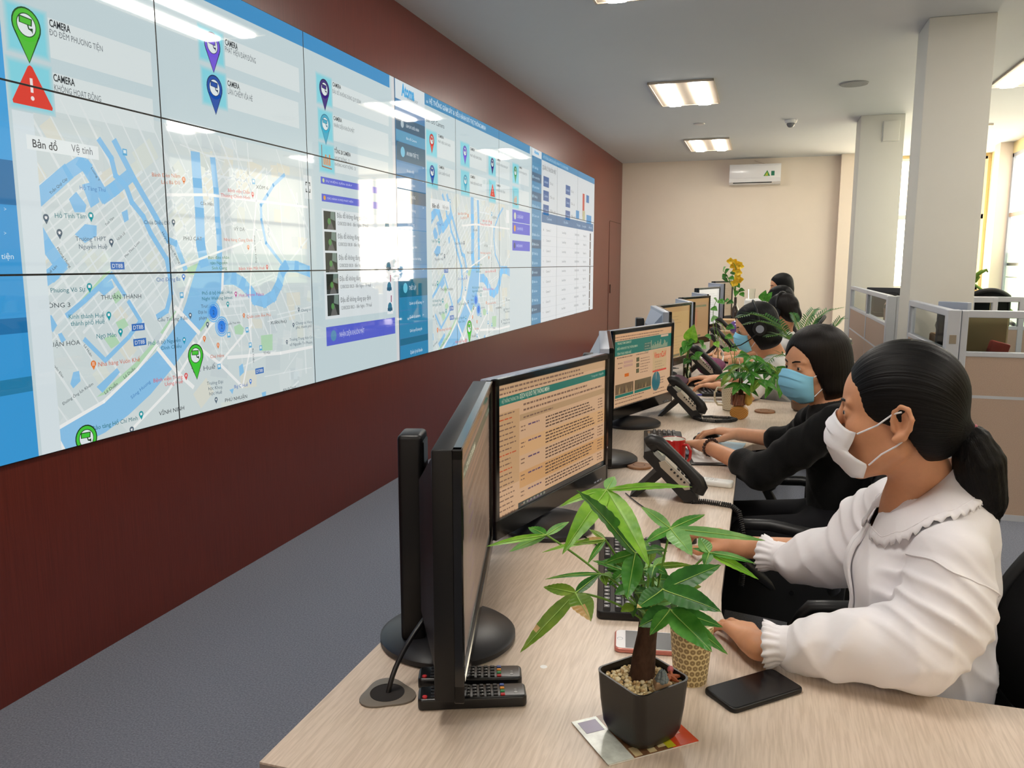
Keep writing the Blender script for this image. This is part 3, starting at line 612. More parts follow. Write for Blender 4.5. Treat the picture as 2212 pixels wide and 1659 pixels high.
ptext('Bản Đồ Camera', (917, 262), (956, 272), 11, (60, 64, 70), 5)
RED_ = ((232, 70, 60), (110, 30, 30)); GR2 = ((80, 170, 110), (40, 90, 60)); S2 = (6, 6)
cam_card((918, 282), (939, 338), (979, 338), (929, 303), 40, RED_[0], RED_[1], (('CAMERA', (943, 296), (955, 299)), ('PHÁT HIỆN CHÁY KHÓI', (943, 308), (969, 318))), 0, S2)
cam_card((919, 350), (941, 406), (979, 406), (930, 371), 42, NVY[0], NVY[1], (('CAMERA', (944, 363), (956, 366)), ('LẤN CHIẾM VỈA HÈ', (944, 376), (968, 382))), 0, S2)
cam_card((992, 308), (1010, 360), (1048, 360), (1001, 328), 38, PUR[0], PUR[1], (('CAMERA', (1012.5, 324), (1022, 326)), ('PHÁT HIỆN ĐÁM ĐÔNG', (1012.5, 338), (1037, 343))), 0, S2)
cam_card((993, 369), (1010, 422), (1048, 422), (1002, 390), 36, CYN[0], CYN[1], (('CAMERA', (1013, 384), (1023, 387)), ('NHÂN DIỆN KHUÔN MẶT', (1013, 397), (1038, 402))), 0, S2)
cam_card((1053, 334), (1067, 380), (1098, 380), (1060.5, 353), 34, VIO[0], VIO[1], (('CAMERA', (1069.5, 346), (1078, 348)), ('ĐẬU ĐỖ KHÔNG ĐÚNG QUY', (1069.5, 356), (1094, 361))), 0, (5, 5))
cam_card((1054, 390), (1067, 436), (1098, 436), None, 0, None, None, (('CAMERA', (1069.5, 402), (1078, 404)), ('KHÔNG HOẠT ĐỘNG', (1069.5, 413), (1088, 417))), 0, (5, 5))
cam_card((1105, 354), (1117, 396), (1140, 396), (1110.5, 371), 34, GR2[0], GR2[1], (('CAMERA', (1118, 363), (1125, 365)), ('ĐO ĐẾM PHƯƠNG TIỆN', (1118, 373), (1135, 377))), 0, (4.5, 4.5))
cam_card((1105, 405), (1117, 449), (1140, 449), None, 0, None, None, (), 0, ())
warn(WP(1061, 413), .10); bars(WP(1110.5, 428), .11)
k0 = 1.243
CUR['T'] = lambda p: (4.017 + k0 * (p[0] - .737), 1.162 + k0 * (p[1] - 1.25)); CUR['clip'] = (3.815, 5.72, ZB + .002, 1.985)
city_map()
CUR['T'] = lambda p: p; CUR['clip'] = None
p, q = WP(926, 428), WP(968, 456); rect(p[0], q[1], q[0], p[1], (240, 246, 246), 7)
ptext('Bản đồ', (930, 448), (945, 448), 9, (60, 64, 70), 8, .02); ptext('Vệ tinh', (952, 451), (965, 451), 9, (110, 114, 120), 8)
rect(5.72, ZB, D2_ - .012, 2.03, (214, 228, 232), 1.0)
blue_bar((1104, 452), (1142, 485), 'SỰ KIỆN GẦN ĐÂY', (220, 226, 200)); blue_bar((1104, 480), (1142, 509), 'CÁC HÀNH VI MỚI PHÁT HIỆN', (240, 170, 60)); blue_bar((1104, 519), (1142, 543), 'NHẬN DIỆN KHUÔN MẶT', (60, 80, 120))
p = WP(1094, 468); rect(p[0] - .05, p[1] - .06, p[0] + .04, p[1] + .06, (244, 248, 248), 7)

# --- third dashboard (right third): a table page
rect(D2_, ZB, D3_, ZT, (214, 222, 226), 0)
rect(D2_ + .01, ZB, 6.862, ZT, (66, 140, 184), 1); rect(D2_ + .01, 2.545, 6.862, ZT, (226, 234, 238), 1.5); htext('Atoma', D2_ + .09, D2_ + .27, 2.575, .034, (70, 176, 232), 5, .05)
rr = random.Random(5)
for k in range(17):
    z = 2.48 - k * .098
    rect(D2_ + .01, z - .09, 6.862, z, ((54, 104, 138) if k in (1, 3, 8, 11, 15) else (72, 146, 188)), 1.5)
    htext(rr.choice(('Quản lý camera', 'Giám sát', 'An ninh trật tự', 'Biển số xe', 'Thiết lập', 'Quản lý tài khoản')), D2_ + .09, D2_ + .09 + rr.uniform(.13, .24), z - .06, .026, (200, 226, 240), 5)
    circle(D2_ + .05, z - .047, .018, (170, 214, 234), 3, 10)
rect(6.862, 2.545, D3_, ZT, (66, 142, 188), 1); htext('HỆ THỐNG GIÁM SÁT & ĐIỀU HÀNH ĐÔ THỊ THÔNG MINH', 6.93, 8.1, 2.566, .034, (170, 206, 226), 5)
htext('QUẢN LÝ KHUÔN MẶT', 6.9, 7.5, 2.45, .05, (60, 64, 70), 5)
for y in (6.94, 7.98): 
    for k, s in enumerate(('Loại camera', 'Camera', 'Từ ngày', )): z = 2.33 - k * .15; rect(y, z - .055, y + .24, z + .055, (46, 100, 160), 2); htext(s, y + .04, y + .2, z - .014, .03, (190, 210, 232), 4); htext('Tất cả', y + .28, y + .42 + .06 * k, z - .012, .028, (120, 126, 130), 4)
rect(8.55, 2.02, 8.74, 2.12, (56, 150, 206), 2); rect(9.17, 2.26, 9.35, 2.36, (46, 120, 180), 2); rect(9.2, 1.99, 9.52, 2.1, (56, 150, 206), 2); rect(8.94, 2.06, 9.06, 2.36, (196, 70, 60), 2); rect(8.95, 2.02, 9.1, 2.14, (190, 190, 150), 2.2)
rect(6.88, 1.89, D3_ - .06, 1.995, (66, 120, 164), 2)
for y, s in ((7.1, 'Camera'), (7.9, 'Địa điểm'), (8.6, 'Thời gian'), (8.95, 'Loại'), (9.35, 'Ảnh')): htext(s, y, y + .22, 1.925, .03, (190, 214, 232), 4)
rect(6.88, ZB, D3_ - .04, 1.89, (226, 232, 236), 1)
for k in range(10):
    z = 1.80 - k * .113
    htext(str(k + 1), 6.95, 6.965, z, .024, (110, 116, 120), 4); htext('Camera %d' % (k + 3), 7.08, 7.27, z, .026, (110, 116, 120), 4); htext('Camera Bến Nghé', 7.82, 8.02, z, .026, (110, 116, 120), 4); htext('12/08/2020 08:%02d' % (50 - k * 3), 8.5, 8.76, z, .026, (110, 116, 120), 4); htext('Người lạ', 9.02, 9.2, z, .026, (110, 116, 120), 4)
    rect(9.44, z - .04, 9.505, z + .06, (64, 58, 54), 2); rect(6.88, z - .05, D3_ - .05, z - .047, (200, 208, 214), 1.5)

# --- cut everything to the displays and build one thing per display
m_scr = bpy.data.materials.new('display'); m_scr.use_nodes = True
nt = m_scr.node_tree; b = nt.nodes['Principled BSDF']
b.inputs['Base Color'].default_value = (0.01, 0.01, 0.01, 1); b.inputs['Roughness'].default_value = 0.03; b.inputs['Specular IOR Level'].default_value = 0.6
at = nt.nodes.new('ShaderNodeAttribute'); at.attribute_name = 'picture'; at.attribute_type = 'GEOMETRY'
nt.links.new(at.outputs['Color'], b.inputs['Emission Color']); b.inputs['Emission Strength'].default_value = 0.72
MATS['display'] = m_scr
_lc = {}
def lcol(c):
    if c not in _lc: _lc[c] = (*lin(c), 1.0)
    return _lc[c]
def picture_mesh(name, polys, parent, to3d, material, loc=None):
    """polys: (layer, colour, pts) in 2-D; to3d(pt, lift) places them"""
    vs, fs, cs = [], [], []
    for L, c, P in polys:
        o = len(vs); vs += [to3d(p, L) for p in P]; fs.append(tuple(range(o, o + len(P)))); cs += [lcol(c)] * len(P)
    me = bpy.data.meshes.new(name); me.from_pydata(vs, [], fs)
    a = me.color_attributes.new('picture', 'FLOAT_COLOR', 'CORNER')
    a.data.foreach_set('color', np.array(cs, dtype=np.float32).ravel())
    me.materials.append(material); ob = bpy.data.objects.new(name, me); COL.objects.link(ob); ob.parent = parent
    if loc: ob.location = loc
    return ob
cells = {}
BZ = 0.0033
for L, c, P in TRI:
    ys = [p[0] for p in P]; zs = [p[1] for p in P]
    for i in range(max(0, int(min(ys) / PW)), min(8, int(max(ys) / PW)) + 1):
        for j in range(max(0, int((ZT - max(zs)) / PH)), min(2, int((ZT - min(zs)) / PH)) + 1):
            Q = clip_poly(P, i * PW + BZ, (i + 1) * PW - BZ, ZT - (j + 1) * PH + BZ, ZT - j * PH - BZ)
            if len(Q) > 2: cells.setdefault((i, j), []).append((L, c, Q))
WLAB = [['corner of a blue header at the top left', 'green camera pin and upper half of a red warning triangle', 'purple crowd pin and blue pavement pin under the blue header'],
        ]
names = {(0, 0): 'showing the large green camera pin and the red triangle tip', (1, 0): 'showing the purple pin and the blue pin beside large captions', (2, 0): 'showing the violet pin above a cyan pin and a bar chart',
         (3, 0): 'showing the blue company logo and the dark menu heading', (4, 0): 'showing the violet pin and the cyan pin right of the red pin', (5, 0): 'showing the small green pin and the end of the blue banner',
         (6, 0): 'showing the small logo above the narrow blue menu', (7, 0): 'showing a second block of small blue form labels', (8, 0): 'showing a red picture beside two blue buttons',
         (0, 1): 'showing the map type buttons above the moat', (1, 1): 'showing two straight river arms and a hospital pin', (2, 1): 'showing three street snapshots under two violet bars',
         (3, 1): 'covered by the bright window reflection over a blue menu', (4, 1): 'showing a smaller map of the two river arms', (5, 1): 'showing three small violet bars beside blank space',
         (6, 1): 'showing the first table column beside the narrow blue menu', (7, 1): 'showing table places and dates below the blue table heading', (8, 1): 'showing a column of upper table thumbnails at the far edge',
         (0, 2): 'showing the wide blue river and the citadel', (1, 2): 'showing the green camera pin over the city name', (2, 2): 'showing the lowest two street snapshots and one violet bar',
         (3, 2): 'showing the setup menu beside the small citadel map', (4, 2): 'showing the smaller map of the river bend', (5, 2): 'showing a sliver of map and blank pale blue',
         (6, 2): 'showing the lower table rows beside the blue menu', (7, 2): 'showing the lower table places and dates', (8, 2): 'showing the lower table thumbnails in the far bottom corner'}
for i in range(9):
    for j in range(3):
        y0, z0 = i * PW, ZT - (j + 1) * PH
        t = thing('video_wall_display', 'video wall display ' + names[(i, j)], 'display', (0.0, y0 + PW / 2, z0 + PH / 2), 0, 'displays of the video wall')
        MB().box(.001, .012, -PW / 2 + .0004, PW / 2 - .0004, -PH / 2 + .0004, PH / 2 - .0004).build('bezel', m_black, t, smooth=0)
        polys = [(L, c, [(p[0] - y0 - PW / 2, p[1] - z0 - PH / 2) for p in P]) for L, c, P in sorted(cells.get((i, j), []), key=lambda q: q[0])]
        picture_mesh('screen', polys, t, lambda p, L: (.0128 + L * .00012, p[0], p[1]), m_scr)
# ---------------------------------------------------------------- desks
DZ = 0.75
m_oak = bpy.data.materials.new('pale_oak_laminate'); m_oak.use_nodes = True
nt = m_oak.node_tree; b = nt.nodes['Principled BSDF']; b.inputs['Roughness'].default_value = 0.34; b.inputs['Specular IOR Level'].default_value = 0.5
tc = nt.nodes.new('ShaderNodeTexCoord'); mp = nt.nodes.new('ShaderNodeMapping'); mp.inputs['Scale'].default_value = (75, 4.5, 4); mp.inputs['Rotation'].default_value = (0, 0, -0.22)
nt.links.new(tc.outputs['Object'], mp.inputs[0])
nz = nt.nodes.new('ShaderNodeTexNoise'); nz.inputs['Scale'].default_value = 3; nz.inputs['Detail'].default_value = 6; nz.inputs['Distortion'].default_value = 0.6
nt.links.new(mp.outputs[0], nz.inputs['Vector'])
rp = nt.nodes.new('ShaderNodeValToRGB'); rp.color_ramp.elements[0].position = .35; rp.color_ramp.elements[1].position = .62
rp.color_ramp.elements[0].color = (*lin((197, 179, 161)), 1); rp.color_ramp.elements[1].color = (*lin((215, 198, 181)), 1)
nt.links.new(nz.outputs['Fac'], rp.inputs[0]); nt.links.new(rp.outputs[0], b.inputs['Base Color'])
MATS['oak'] = m_oak
m_edge = mat('desk_edge_band', (150, 136, 128), .5)
m_under = mat('desk_panel', (150, 132, 118), .6)
m_grom = mat('grommet_grey', (112, 104, 94), .45); m_hole = mat('painted_hole_shade', (24, 17, 13), .8)
L_, R_ = 1.672, 2.265
def desk(y0, y1, wing, label):
    """wing: -1 wing at the low-y end, +1 at the high-y end"""
    t = thing('office_desk', label, 'desk', (0, 0, 0), 0, 'joined office desks')
    curve = [(2.98, .475), (2.593, .474), (2.50, .484), (2.435, .495), (2.36, .53), (2.311, .565), (2.285, .63), (2.270, .70), (2.265, .80)]
    if wing < 0:
        P = [(L_, y0), (2.98, y0)] + [(x, y0 + d) for x, d in curve] + [(R_, y1 - .0015), (L_, y1 - .0015)]
    else:
        P = [(L_, y0), (R_, y0)] + [(x, y1 - d) for x, d in reversed(curve)] + [(2.98, y1 - .0015), (L_, y1 - .0015)]
    MB().prism(P, DZ - .003, DZ, 0).build('tabletop', m_oak, t, smooth=0)
    MB().prism(P, DZ - .026, DZ - .003).build('edge_band', m_edge, t, smooth=30)
    for y in ((y0 + .012, y1 - .03)): MB().box(L_ + .03, R_ - .06, y, y + .018, .0, DZ - .026).build('side_panel', m_under, t, smooth=0)
    MB().box(L_ + .06, L_ + .078, y0 + .03, y1 - .03, .12, DZ - .026).build('modesty_panel', m_under, t, smooth=0)
    yl = y0 + .05 if wing < 0 else y1 - .07
    MB().box(2.92, 2.94, yl - .03, yl + .4 * (1 if wing < 0 else -.8) , 0, DZ - .026).build('side_panel', m_under, t, smooth=0)
    gy = -.563 if y0 < -.5 else y0 + .22
    pts = []
    for k in range(36):
        a = 2 * PI * k / 36; r = .043 + .006 * math.cos(3 * a); pts.append((r * math.cos(a), r * math.sin(a)))
    g = MB().prism(pts, .0002, .0035, .001).build('grommet', m_grom, t, loc=(1.765, gy, DZ))
    mb = MB(); mb.lathe([(.0255, .0038), (.028, .0042), (.028, .0036)], 32, cap=False); mb.lathe([(.0005, .0037), (.0262, .0037)], 32, cap=False); mb.build('cable_hole_disc', m_hole, g)  # flat dark disc, the shade inside the opening is painted on
    return t
WS = (-.779, .66, 2.10, 3.54, 4.98, 6.42, 7.86)
DL = ('nearest pale oak desk holding the potted plant and black phone', 'pale oak desk in front of the woman in black', 'pale oak desk with the patterned mug and small tree plant', 'pale oak desk behind the glass bottle vase', 'pale oak desk beneath the white-screened monitors', 'farthest pale oak desk carrying the yellow orchid')
for k in range(6): desk(WS[k], WS[k + 1], -1 if k % 2 == 0 else 1, DL[k])

# ---------------------------------------------------------------- monitors
m_mon = m_scr.copy(); m_mon.name = 'monitor_picture'; m_mon.node_tree.nodes['Principled BSDF'].inputs['Emission Strength'].default_value = 0.60; m_mon.node_tree.nodes['Principled BSDF'].inputs['Roughness'].default_value = .3; MATS['monitor_picture'] = m_mon
m_silver = mat('silver_grey_plastic', (148, 156, 172), .42)
m_base = mat('stand_black', (26, 26, 30), .38)
def screen_content(kind, w, h):
    global TRI
    TRI = []; CUR['clip'] = (0, w, 0, h); rg = random.Random(kind)
    PEACH = (226, 182, 142); INK = (138, 106, 86); TL = (40, 122, 106)
    def lines(x0, x1, y, n, dy, hh, c=INK, jag=.3):
        for i in range(n):
            xe = x1 - rg.random() * jag * (x1 - x0); x = x0
            while x < xe:
                l = rg.uniform(.006, .022); rect(x, y - i * dy, min(x + l, xe), y - i * dy + hh, c, 3); x += l + .004
    if kind == 1 or kind == 2:      # request list; the dim beige version has the screen's reflection put into its colours
        rect(0, 0, w, h, PEACH if kind == 2 else (128, 108, 92), 0)
        if kind == 1:
            PEACH = (128, 108, 92); INK = (96, 78, 66); TL = (70, 84, 70)
        rect(0, h * .935, w, h, (214, 172, 130) if kind == 2 else (110, 94, 80), 1); lines(.01, w, h * .96, 1, 0, .005); lines(.01, w * .9, h * .925, 1, 0, .004)
        rect(0, h * .845, w, h * .905, TL, 1)
        htext('HỆ THỐNG THÔNG TIN', .02, w * .16, h * .862, .009, (200, 210, 180), 4); htext('DỊCH VỤ ĐÔ THỊ THÔNG MINH', w * .17, w * .42, h * .862, .012, (226, 226, 196), 4, .01); htext('Trung tâm - Nguyễn', w * .84, w * .98, h * .87, .006, (180, 200, 180), 4)
        rect(0, .07, w * .17, h * .79, (212, 168, 122) if kind == 2 else (116, 98, 82), 1)
        for i in range(22): lines(.008, w * .12 + rg.random() * .02, h * .77 - i * .0125, 1, 0, .0032, (206, 96, 60) if i in (1, 8, 11) and kind == 2 else INK)
        rect(w * .172, h * .685, w, h * .735, (198, 160, 118) if kind == 2 else (108, 92, 78), 1); lines(w * .2, w * .96, h * .80, 2, .014, .005); lines(w * .2, w * .5, h * .70, 1, 0, .004)
        y = h * .67
        for i in range(8):
            hh = rg.choice((.026, .034, .042)); cc = ((230, 180, 128) if i % 3 else (222, 168, 112)) if i % 2 else PEACH
            if kind == 2: rect(w * .172, y - hh, w, y, cc, 1)
            lines(w * .18, w * .22, y - .012, 2, .01, .003); lines(w * .24, w * .37, y - .012, 1, 0, .004, (110, 84, 110)); lines(w * .39, w * .9, y - .009, int(hh / .009), .0085, .0035, (96, 74, 62), .15); lines(w * .92, w * .985, y - .009, int(hh / .009), .0085, .003); y -= hh
        rect(w * .16, 0, w, .013, (62, 66, 64), 2)
        for i in range(7): rect(w * .2 + i * .018, .004, w * .2 + i * .018 + .009, .010, (150, 150, 130), 3)
    elif kind == 4:                 # portal page
        rect(0, 0, w, h, PEACH, 0); rect(0, h * .92, w, h, (232, 180, 134), 1); lines(.01, w * .9, h * .95, 2, .012, .004)
        rect(0, h * .70, w, h * .90, TL, 1)
        for i, s in enumerate(('TRUNG TÂM GIÁM SÁT', 'ĐIỀU HÀNH ĐÔ THỊ THÔNG MINH', 'TỈNH THỪA THIÊN HUẾ')): htext(s, .03, .03 + (.13, .19, .13)[i], h * .855 - i * .022, .010, (196, 206, 170), 4, .01)
        for i in range(18): rect(w * .62 + i * .010, h * .71, w * .62 + i * .010 + .006, h * (.74 + .10 * rg.random()), (176, 176, 140), 3)
        rect(w * .80, h * .865, w * .94, h * .895, (226, 190, 160), 3); rect(w * .5, h * .72, w * .63, h * .82, (70, 110, 96), 2); lines(w * .51, w * .62, h * .80, 4, .012, .004, (150, 160, 130))
        lines(.03, w * .32, h * .665, 1, 0, .005); lines(w * .36, w * .6, h * .665, 1, 0, .004)
        rect(w * .16, h * .58, w * .31, h * .615, (206, 160, 138), 2); rect(w * .16, h * .53, w * .31, h * .565, (206, 160, 138), 2); lines(w * .07, w * .14, h * .59, 2, .02, .004); rect(w * .18, h * .395, w * .25, h * .44, (224, 112, 34), 2)
        for i in range(3): rect(w * .37, h * (.57 - i * .08), w * .42, h * (.63 - i * .08), (96, 92, 60), 2); lines(w * .44, w * .62, h * (.60 - i * .08), 2, .012, .003)
        rect(w * .66, h * .36, w * .92, h * .68, (214, 178, 130), 2); htext('Virus nCoV', w * .68, w * .905, h * .565, .028, (224, 54, 30), 5, .02); rect(w * .66, h * .36, w * .92, h * .385, (224, 60, 40), 3); lines(w * .7, w * .88, h * .5, 4, .012, .004, (180, 150, 110))
        rect(.02, h * .17, w * .33, h * .31, (120, 96, 70), 2); rect(w * .35, h * .17, w * .64, h * .31, (110, 94, 66), 2); rect(.02, h * .125, w * .33, h * .165, TL, 2); rect(w * .35, h * .125, w * .64, h * .165, TL, 2)
        for i in range(26): x = rg.uniform(.03, w * .6); poly([(x, h * .18), (x + .01, h * .18), (x + .008, h * rg.uniform(.22, .29))], rg.choice(((196, 160, 110), (90, 70, 60), (150, 120, 80))), 3)
        circle(w * .73, h * .22, .045, (44, 112, 120), 3, 28); poly([(w * .73, h * .22), (w * .73 - .003, h * .22 + .045), (w * .73 + .003, h * .22 + .045)], PEACH, 4)
        lines(w * .8, w * .9, h * .25, 3, .012, .004); lines(.02, w * .6, h * .095, 4, .016, .004); lines(w * .68, w * .95, h * .09, 2, .016, .004)
    elif kind in (6, 8):
        c = (206, 166, 108) if kind == 6 else (190, 148, 104)
        rect(0, 0, w, h, c, 0); rect(0, h * .9, w, h, (196, 152, 98), 1); lines(.03, w * .8, h * .8, 3, .02, .004, (170, 136, 90))
        if kind == 6: circle(w * .42, h * .62, .05, (150, 138, 126), 2, 24); poly([(w * .42, h * .62), (w * .42 - .04, h * .65), (w * .42 - .01, h * .62 + .049)], (130, 120, 130), 3)
        else: rect(.06, h * .78, w * .9, h * .83, (122, 128, 92), 1); rect(w * .4, h * .3, w * .55, h * .75, (196, 132, 96), 1); rect(w * .2, h * .2, w * .35, h * .7, (176, 134, 96), 1)
        lines(.05, w * .8, h * .4, 12, .018, .004, (182, 146, 98)); rect(w * .3, .005, w * .7, .02, (110, 110, 80), 1)
    elif kind == 12:
        rect(0, 0, w, h, (186, 160, 128), 0); lines(.05, w * .9, h * .8, 12, .02, .006, (160, 134, 104))
    else:
        rect(0, 0, w, h, (244, 240, 232), 0); lines(.05, w * .9, h * .85, 14, .02, .005, (206, 200, 196))
    T = TRI; TRI = []; CUR['clip'] = None
    return sorted(T, key=lambda q: q[0])
def monitor(L, R, zb, zt, kind, label, style='black', base=None, pole=None, chin=.05, pole_top=None):
    """L, R: lower corners as the sitter sees them (left, right), on plan"""
    L, R = Vector((L[0], L[1], 0)), Vector((R[0], R[1], 0)); w_ = (R - L).length; u = (R - L) / w_; c = (L + R) / 2
    rz = math.atan2(u.y, u.x); t = thing('computer_monitor', label, 'monitor', (c.x, c.y, DZ), rz, 'monitors along the desks')
    z0, z1 = zb - DZ, zt - DZ; mb_ = mat('bezel_gloss', (12, 12, 13), .16, .5, coat=.25); bz = .017
    shell = m_black if style == 'black' else m_silver
    fr = MB(); fr.box(-w_ / 2, w_ / 2, -.004, .012, z1 - bz, z1, .002, 1).box(-w_ / 2, w_ / 2, -.004, .012, z0, z0 + chin, .002, 1).box(-w_ / 2, -w_ / 2 + bz, -.004, .012, z0, z1, .002, 1).box(w_ / 2 - bz, w_ / 2, -.004, .012, z0, z1, .002, 1)
    fr.build('bezel', mb_, t)
    MB().box(-w_ / 2 + .001, w_ / 2 - .001, .006, .042, z0 + .001, z1 - .0005, .004, 2).build('rear_shell', shell, t)
    # bulging back
    zc = (z0 + z1) / 2 - .01; bw, bh = w_ * .36, (z1 - z0) * .40
    mb = MB(); A = [(-w_ * .46, .04, z0 + .02), (w_ * .46, .04, z0 + .02), (w_ * .46, .04, z1 - .012), (-w_ * .46, .04, z1 - .012)]; B = [(-bw * .75, .085, zc - bh * .7), (bw * .75, .085, zc - bh * .7), (bw * .75, .085, zc + bh * .75), (-bw * .75, .085, zc + bh * .75)]
    mb.add(A + B, [(3, 2, 1, 0), (4, 5, 6, 7)] + [(i, (i + 1) % 4, 4 + (i + 1) % 4, 4 + i) for i in range(4)]); mb.build('rear_bulge', shell, t, smooth=20)
    sw, sh = w_ - 2 * bz, z1 - z0 - bz - chin
    picture_mesh('screen', screen_content(kind, sw, sh), t, lambda p, Lr: (p[0] - sw / 2, .004 - Lr * .0004, p[1] + z0 + chin), m_mon)
    # stand in local coordinates
    Mi = Matrix.Rotation(-rz, 3, 'Z')
    bl = Mi @ (Vector((base[0], base[1], 0)) - c) if base else Vector((0, .11, 0)); pl = Mi @ (Vector((pole[0], pole[1], 0)) - c) if pole else Vector((0, .13, 0))
    st = MB().lathe([(.122, .0), (.126, .004), (.126, .012), (.118, .018), (.06, .028), (.03, .032)], 48).build('stand_base', m_base, t, loc=bl)
    pt = (pole_top or zt - .05) - DZ
    MB().box(-.034, .034, -.022, .022, .02, pt, .008, 3).build('stand_pole', m_black, t, loc=pl)
    MB().box(-.026, .026, -.006, .006, .3 * pt, .97 * pt, .003, 1).build('pole_groove', m_blackg, t, loc=(pl.x, pl.y - .018, 0))
    zn = zc
    MB().tube([(pl.x, pl.y, zn), ((pl.x) * .6, (pl.y + .07) / 2, zn), (0 + pl.x * .3, .07, zn)], .03, 12).build('tilt_arm', m_base, t)
    if style == 'gloss':
        for k in range(3): MB().box(w_ / 2 - .10 + k * .02, w_ / 2 - .088 + k * .02, -.0055, -.003, z0 + .01, z0 + .014).build('button', m_silver, t, smooth=0)
        MB().add([(w_ / 2 - .010, -.0046, z0 + .10), (w_ / 2 - .005, -.0046, z0 + .10), (w_ / 2 - .0075, -.0046, z0 + .107)], [(0, 1, 2)]).build('power_mark', m_white, t, smooth=0)
    return t
monitor((1.913, -.611), (1.735, .058), .785, 1.1795, 1, 'black monitor seen almost edge-on above the two remote controls', 'black', (1.785, -.345), (1.737, -.385), .03, pole_top=1.15)
monitor((1.733, .09), (1.885, .728), .785, 1.176, 2, 'glossy black monitor showing a long orange request table', 'gloss', (1.80, .33), (1.73, .40), .05)
monitor((1.872, .87), (1.735, 1.56), .785, 1.176, 1, 'grey-backed monitor hidden edge-on behind the request-table monitor', 'silver', (1.80, 1.10), (1.735, 1.16), .03)
monitor((1.736, 1.635), (1.925, 2.215), .788, 1.168, 4, 'black monitor showing a page with red virus heading and teal pie', 'gloss', (1.80, 1.78), (1.74, 1.9), .05)
monitor((1.888, 2.45), (1.742, 3.08), .81, 1.204, 3, 'silver-backed monitor edge-on behind the virus page monitor', 'silver')
monitor((1.742, 3.1), (1.887, 3.66), .815, 1.199, 6, 'monitor with yellowish screen and a grey pie chart', 'black')
monitor((1.888, 3.95), (1.742, 4.5), .80, 1.186, 3, 'silver-backed monitor edge-on beyond the yellowish pie chart screen', 'silver')
monitor((1.752, 4.55), (1.925, 5.02), .82, 1.192, 8, 'monitor with dim brown screen above the leafy bottle vase', 'black')
monitor((1.885, 5.45), (1.745, 5.92), .80, 1.186, 9, 'silver-backed monitor with a thin white strip of screen', 'silver')
monitor((1.76, 5.98), (1.928, 6.55), .82, 1.222, 10, 'narrow-looking white-screened monitor fifth pair from the front', 'black')
monitor((1.955, 6.95), (1.80, 7.35), .80, 1.242, 11, 'grey-backed monitor edge-on just left of the farthest screen', 'silver')
monitor((1.825, 7.42), (2.005, 7.80), .82, 1.256, 12, 'farthest monitor with beige screen beside the yellow orchid', 'black')
# cable of the first monitor
tag(MB().tube(bez((1.765, -.563, .742), (1.768, -.555, .80), (1.79, -.50, .84), 14, (1.80, -.42, .86)), .0042, 10).build('monitor_cable', mat('cable_black', (22, 22, 24), .4)), 'thick black cable rising from the round desk hole', 'cable')
tag(MB().tube(bez((1.83, .36, .752), (1.96, .25, .752), (2.02, .12, .753), 14, (2.03, .08, .765)), .002, 8).build('keyboard_cable', mat('cable_black')), 'thin black cable running from behind the request-table monitor to the keyboard', 'cable')
tag(MB().tube(bez((1.95, .70, .753), (2.02, .56, .753), (2.08, .5, .753), 14, (2.10, .42, .762)), .0018, 8).build('mouse_cable', mat('cable_black')), 'thin black mouse cable behind the big leaves of the front plant', 'cable')

# ---------------------------------------------------------------- keyboards and mice
m_key = mat('key_black', (34, 34, 38), .38); m_leg = mat('key_legend', (190, 190, 190), .5)
def keyboard(x, y, rz, label):
    t = thing('keyboard', label, 'keyboard', (x, y, DZ), rz, 'black keyboards')
    MB().prism(rrect(.445, .15, .012), .0, .017, .003).build('case', m_black, t)
    mb = MB(); ml = MB()
    def key(kx, ky, kw, kh=.015):
        z = .0165
        a = [(kx - kw / 2, ky - kh / 2, z), (kx + kw / 2, ky - kh / 2, z), (kx + kw / 2, ky + kh / 2, z), (kx - kw / 2, ky + kh / 2, z)]; s = .0022
        bq = [(kx - kw / 2 + s, ky - kh / 2 + s, z + .007), (kx + kw / 2 - s, ky - kh / 2 + s, z + .007), (kx + kw / 2 - s, ky + kh / 2 - s, z + .007), (kx - kw / 2 + s, ky + kh / 2 - s, z + .007)]
        mb.add(a + bq, [(4, 5, 6, 7), (0, 1, 5, 4), (1, 2, 6, 5), (2, 3, 7, 6), (3, 0, 4, 7)])
        ml.add([(kx - .003, ky - .002, z + .0073), (kx + .001, ky - .002, z + .0073), (kx + .001, ky + .003, z + .0073), (kx - .003, ky + .003, z + .0073)], [(0, 1, 2, 3)])
    for r in range(6):
        yy = .055 - r * .019 - (.004 if r else 0)
        if r == 5:
            for kx, kw in ((-.203, .021), (-.178, .021), (-.153, .021), (-.09, .095), (-.028, .021), (-.003, .021), (.022, .021), (.046, .021)): key(kx, yy, kw)
        else:
            for k in range(14): key(-.207 + k * .0191 + r * .0015, yy, .0172)
        for k in range(3):
            if r in (0, 1, 2) or (r == 4 and k == 1) or r == 5: key(.082 + k * .0191, yy, .0172)
        for k in range(4):
            if r: key(.148 + k * .0191, yy, .0172)
    mb.build('keys', m_key, t, smooth=0); ml.build('key_legends', m_leg, t, smooth=0)
    MB().box(.15, .2, .05, .06, .0165, .0175).build('indicator_strip', m_blackg, t, smooth=0)
    return t
keyboard(2.07, .045, math.atan2(.436, -.079), 'black keyboard behind the front plant by the woman with ponytail')
keyboard(1.985, 1.385, math.atan2(.43, -.06), 'black keyboard under the hand with the bead bracelet')
keyboard(2.07, 2.87, math.atan2(.43, -.09), 'black keyboard behind the patterned mug')
keyboard(2.05, 4.35, 1.7, 'black keyboard hidden behind the first phone with purple cloth')
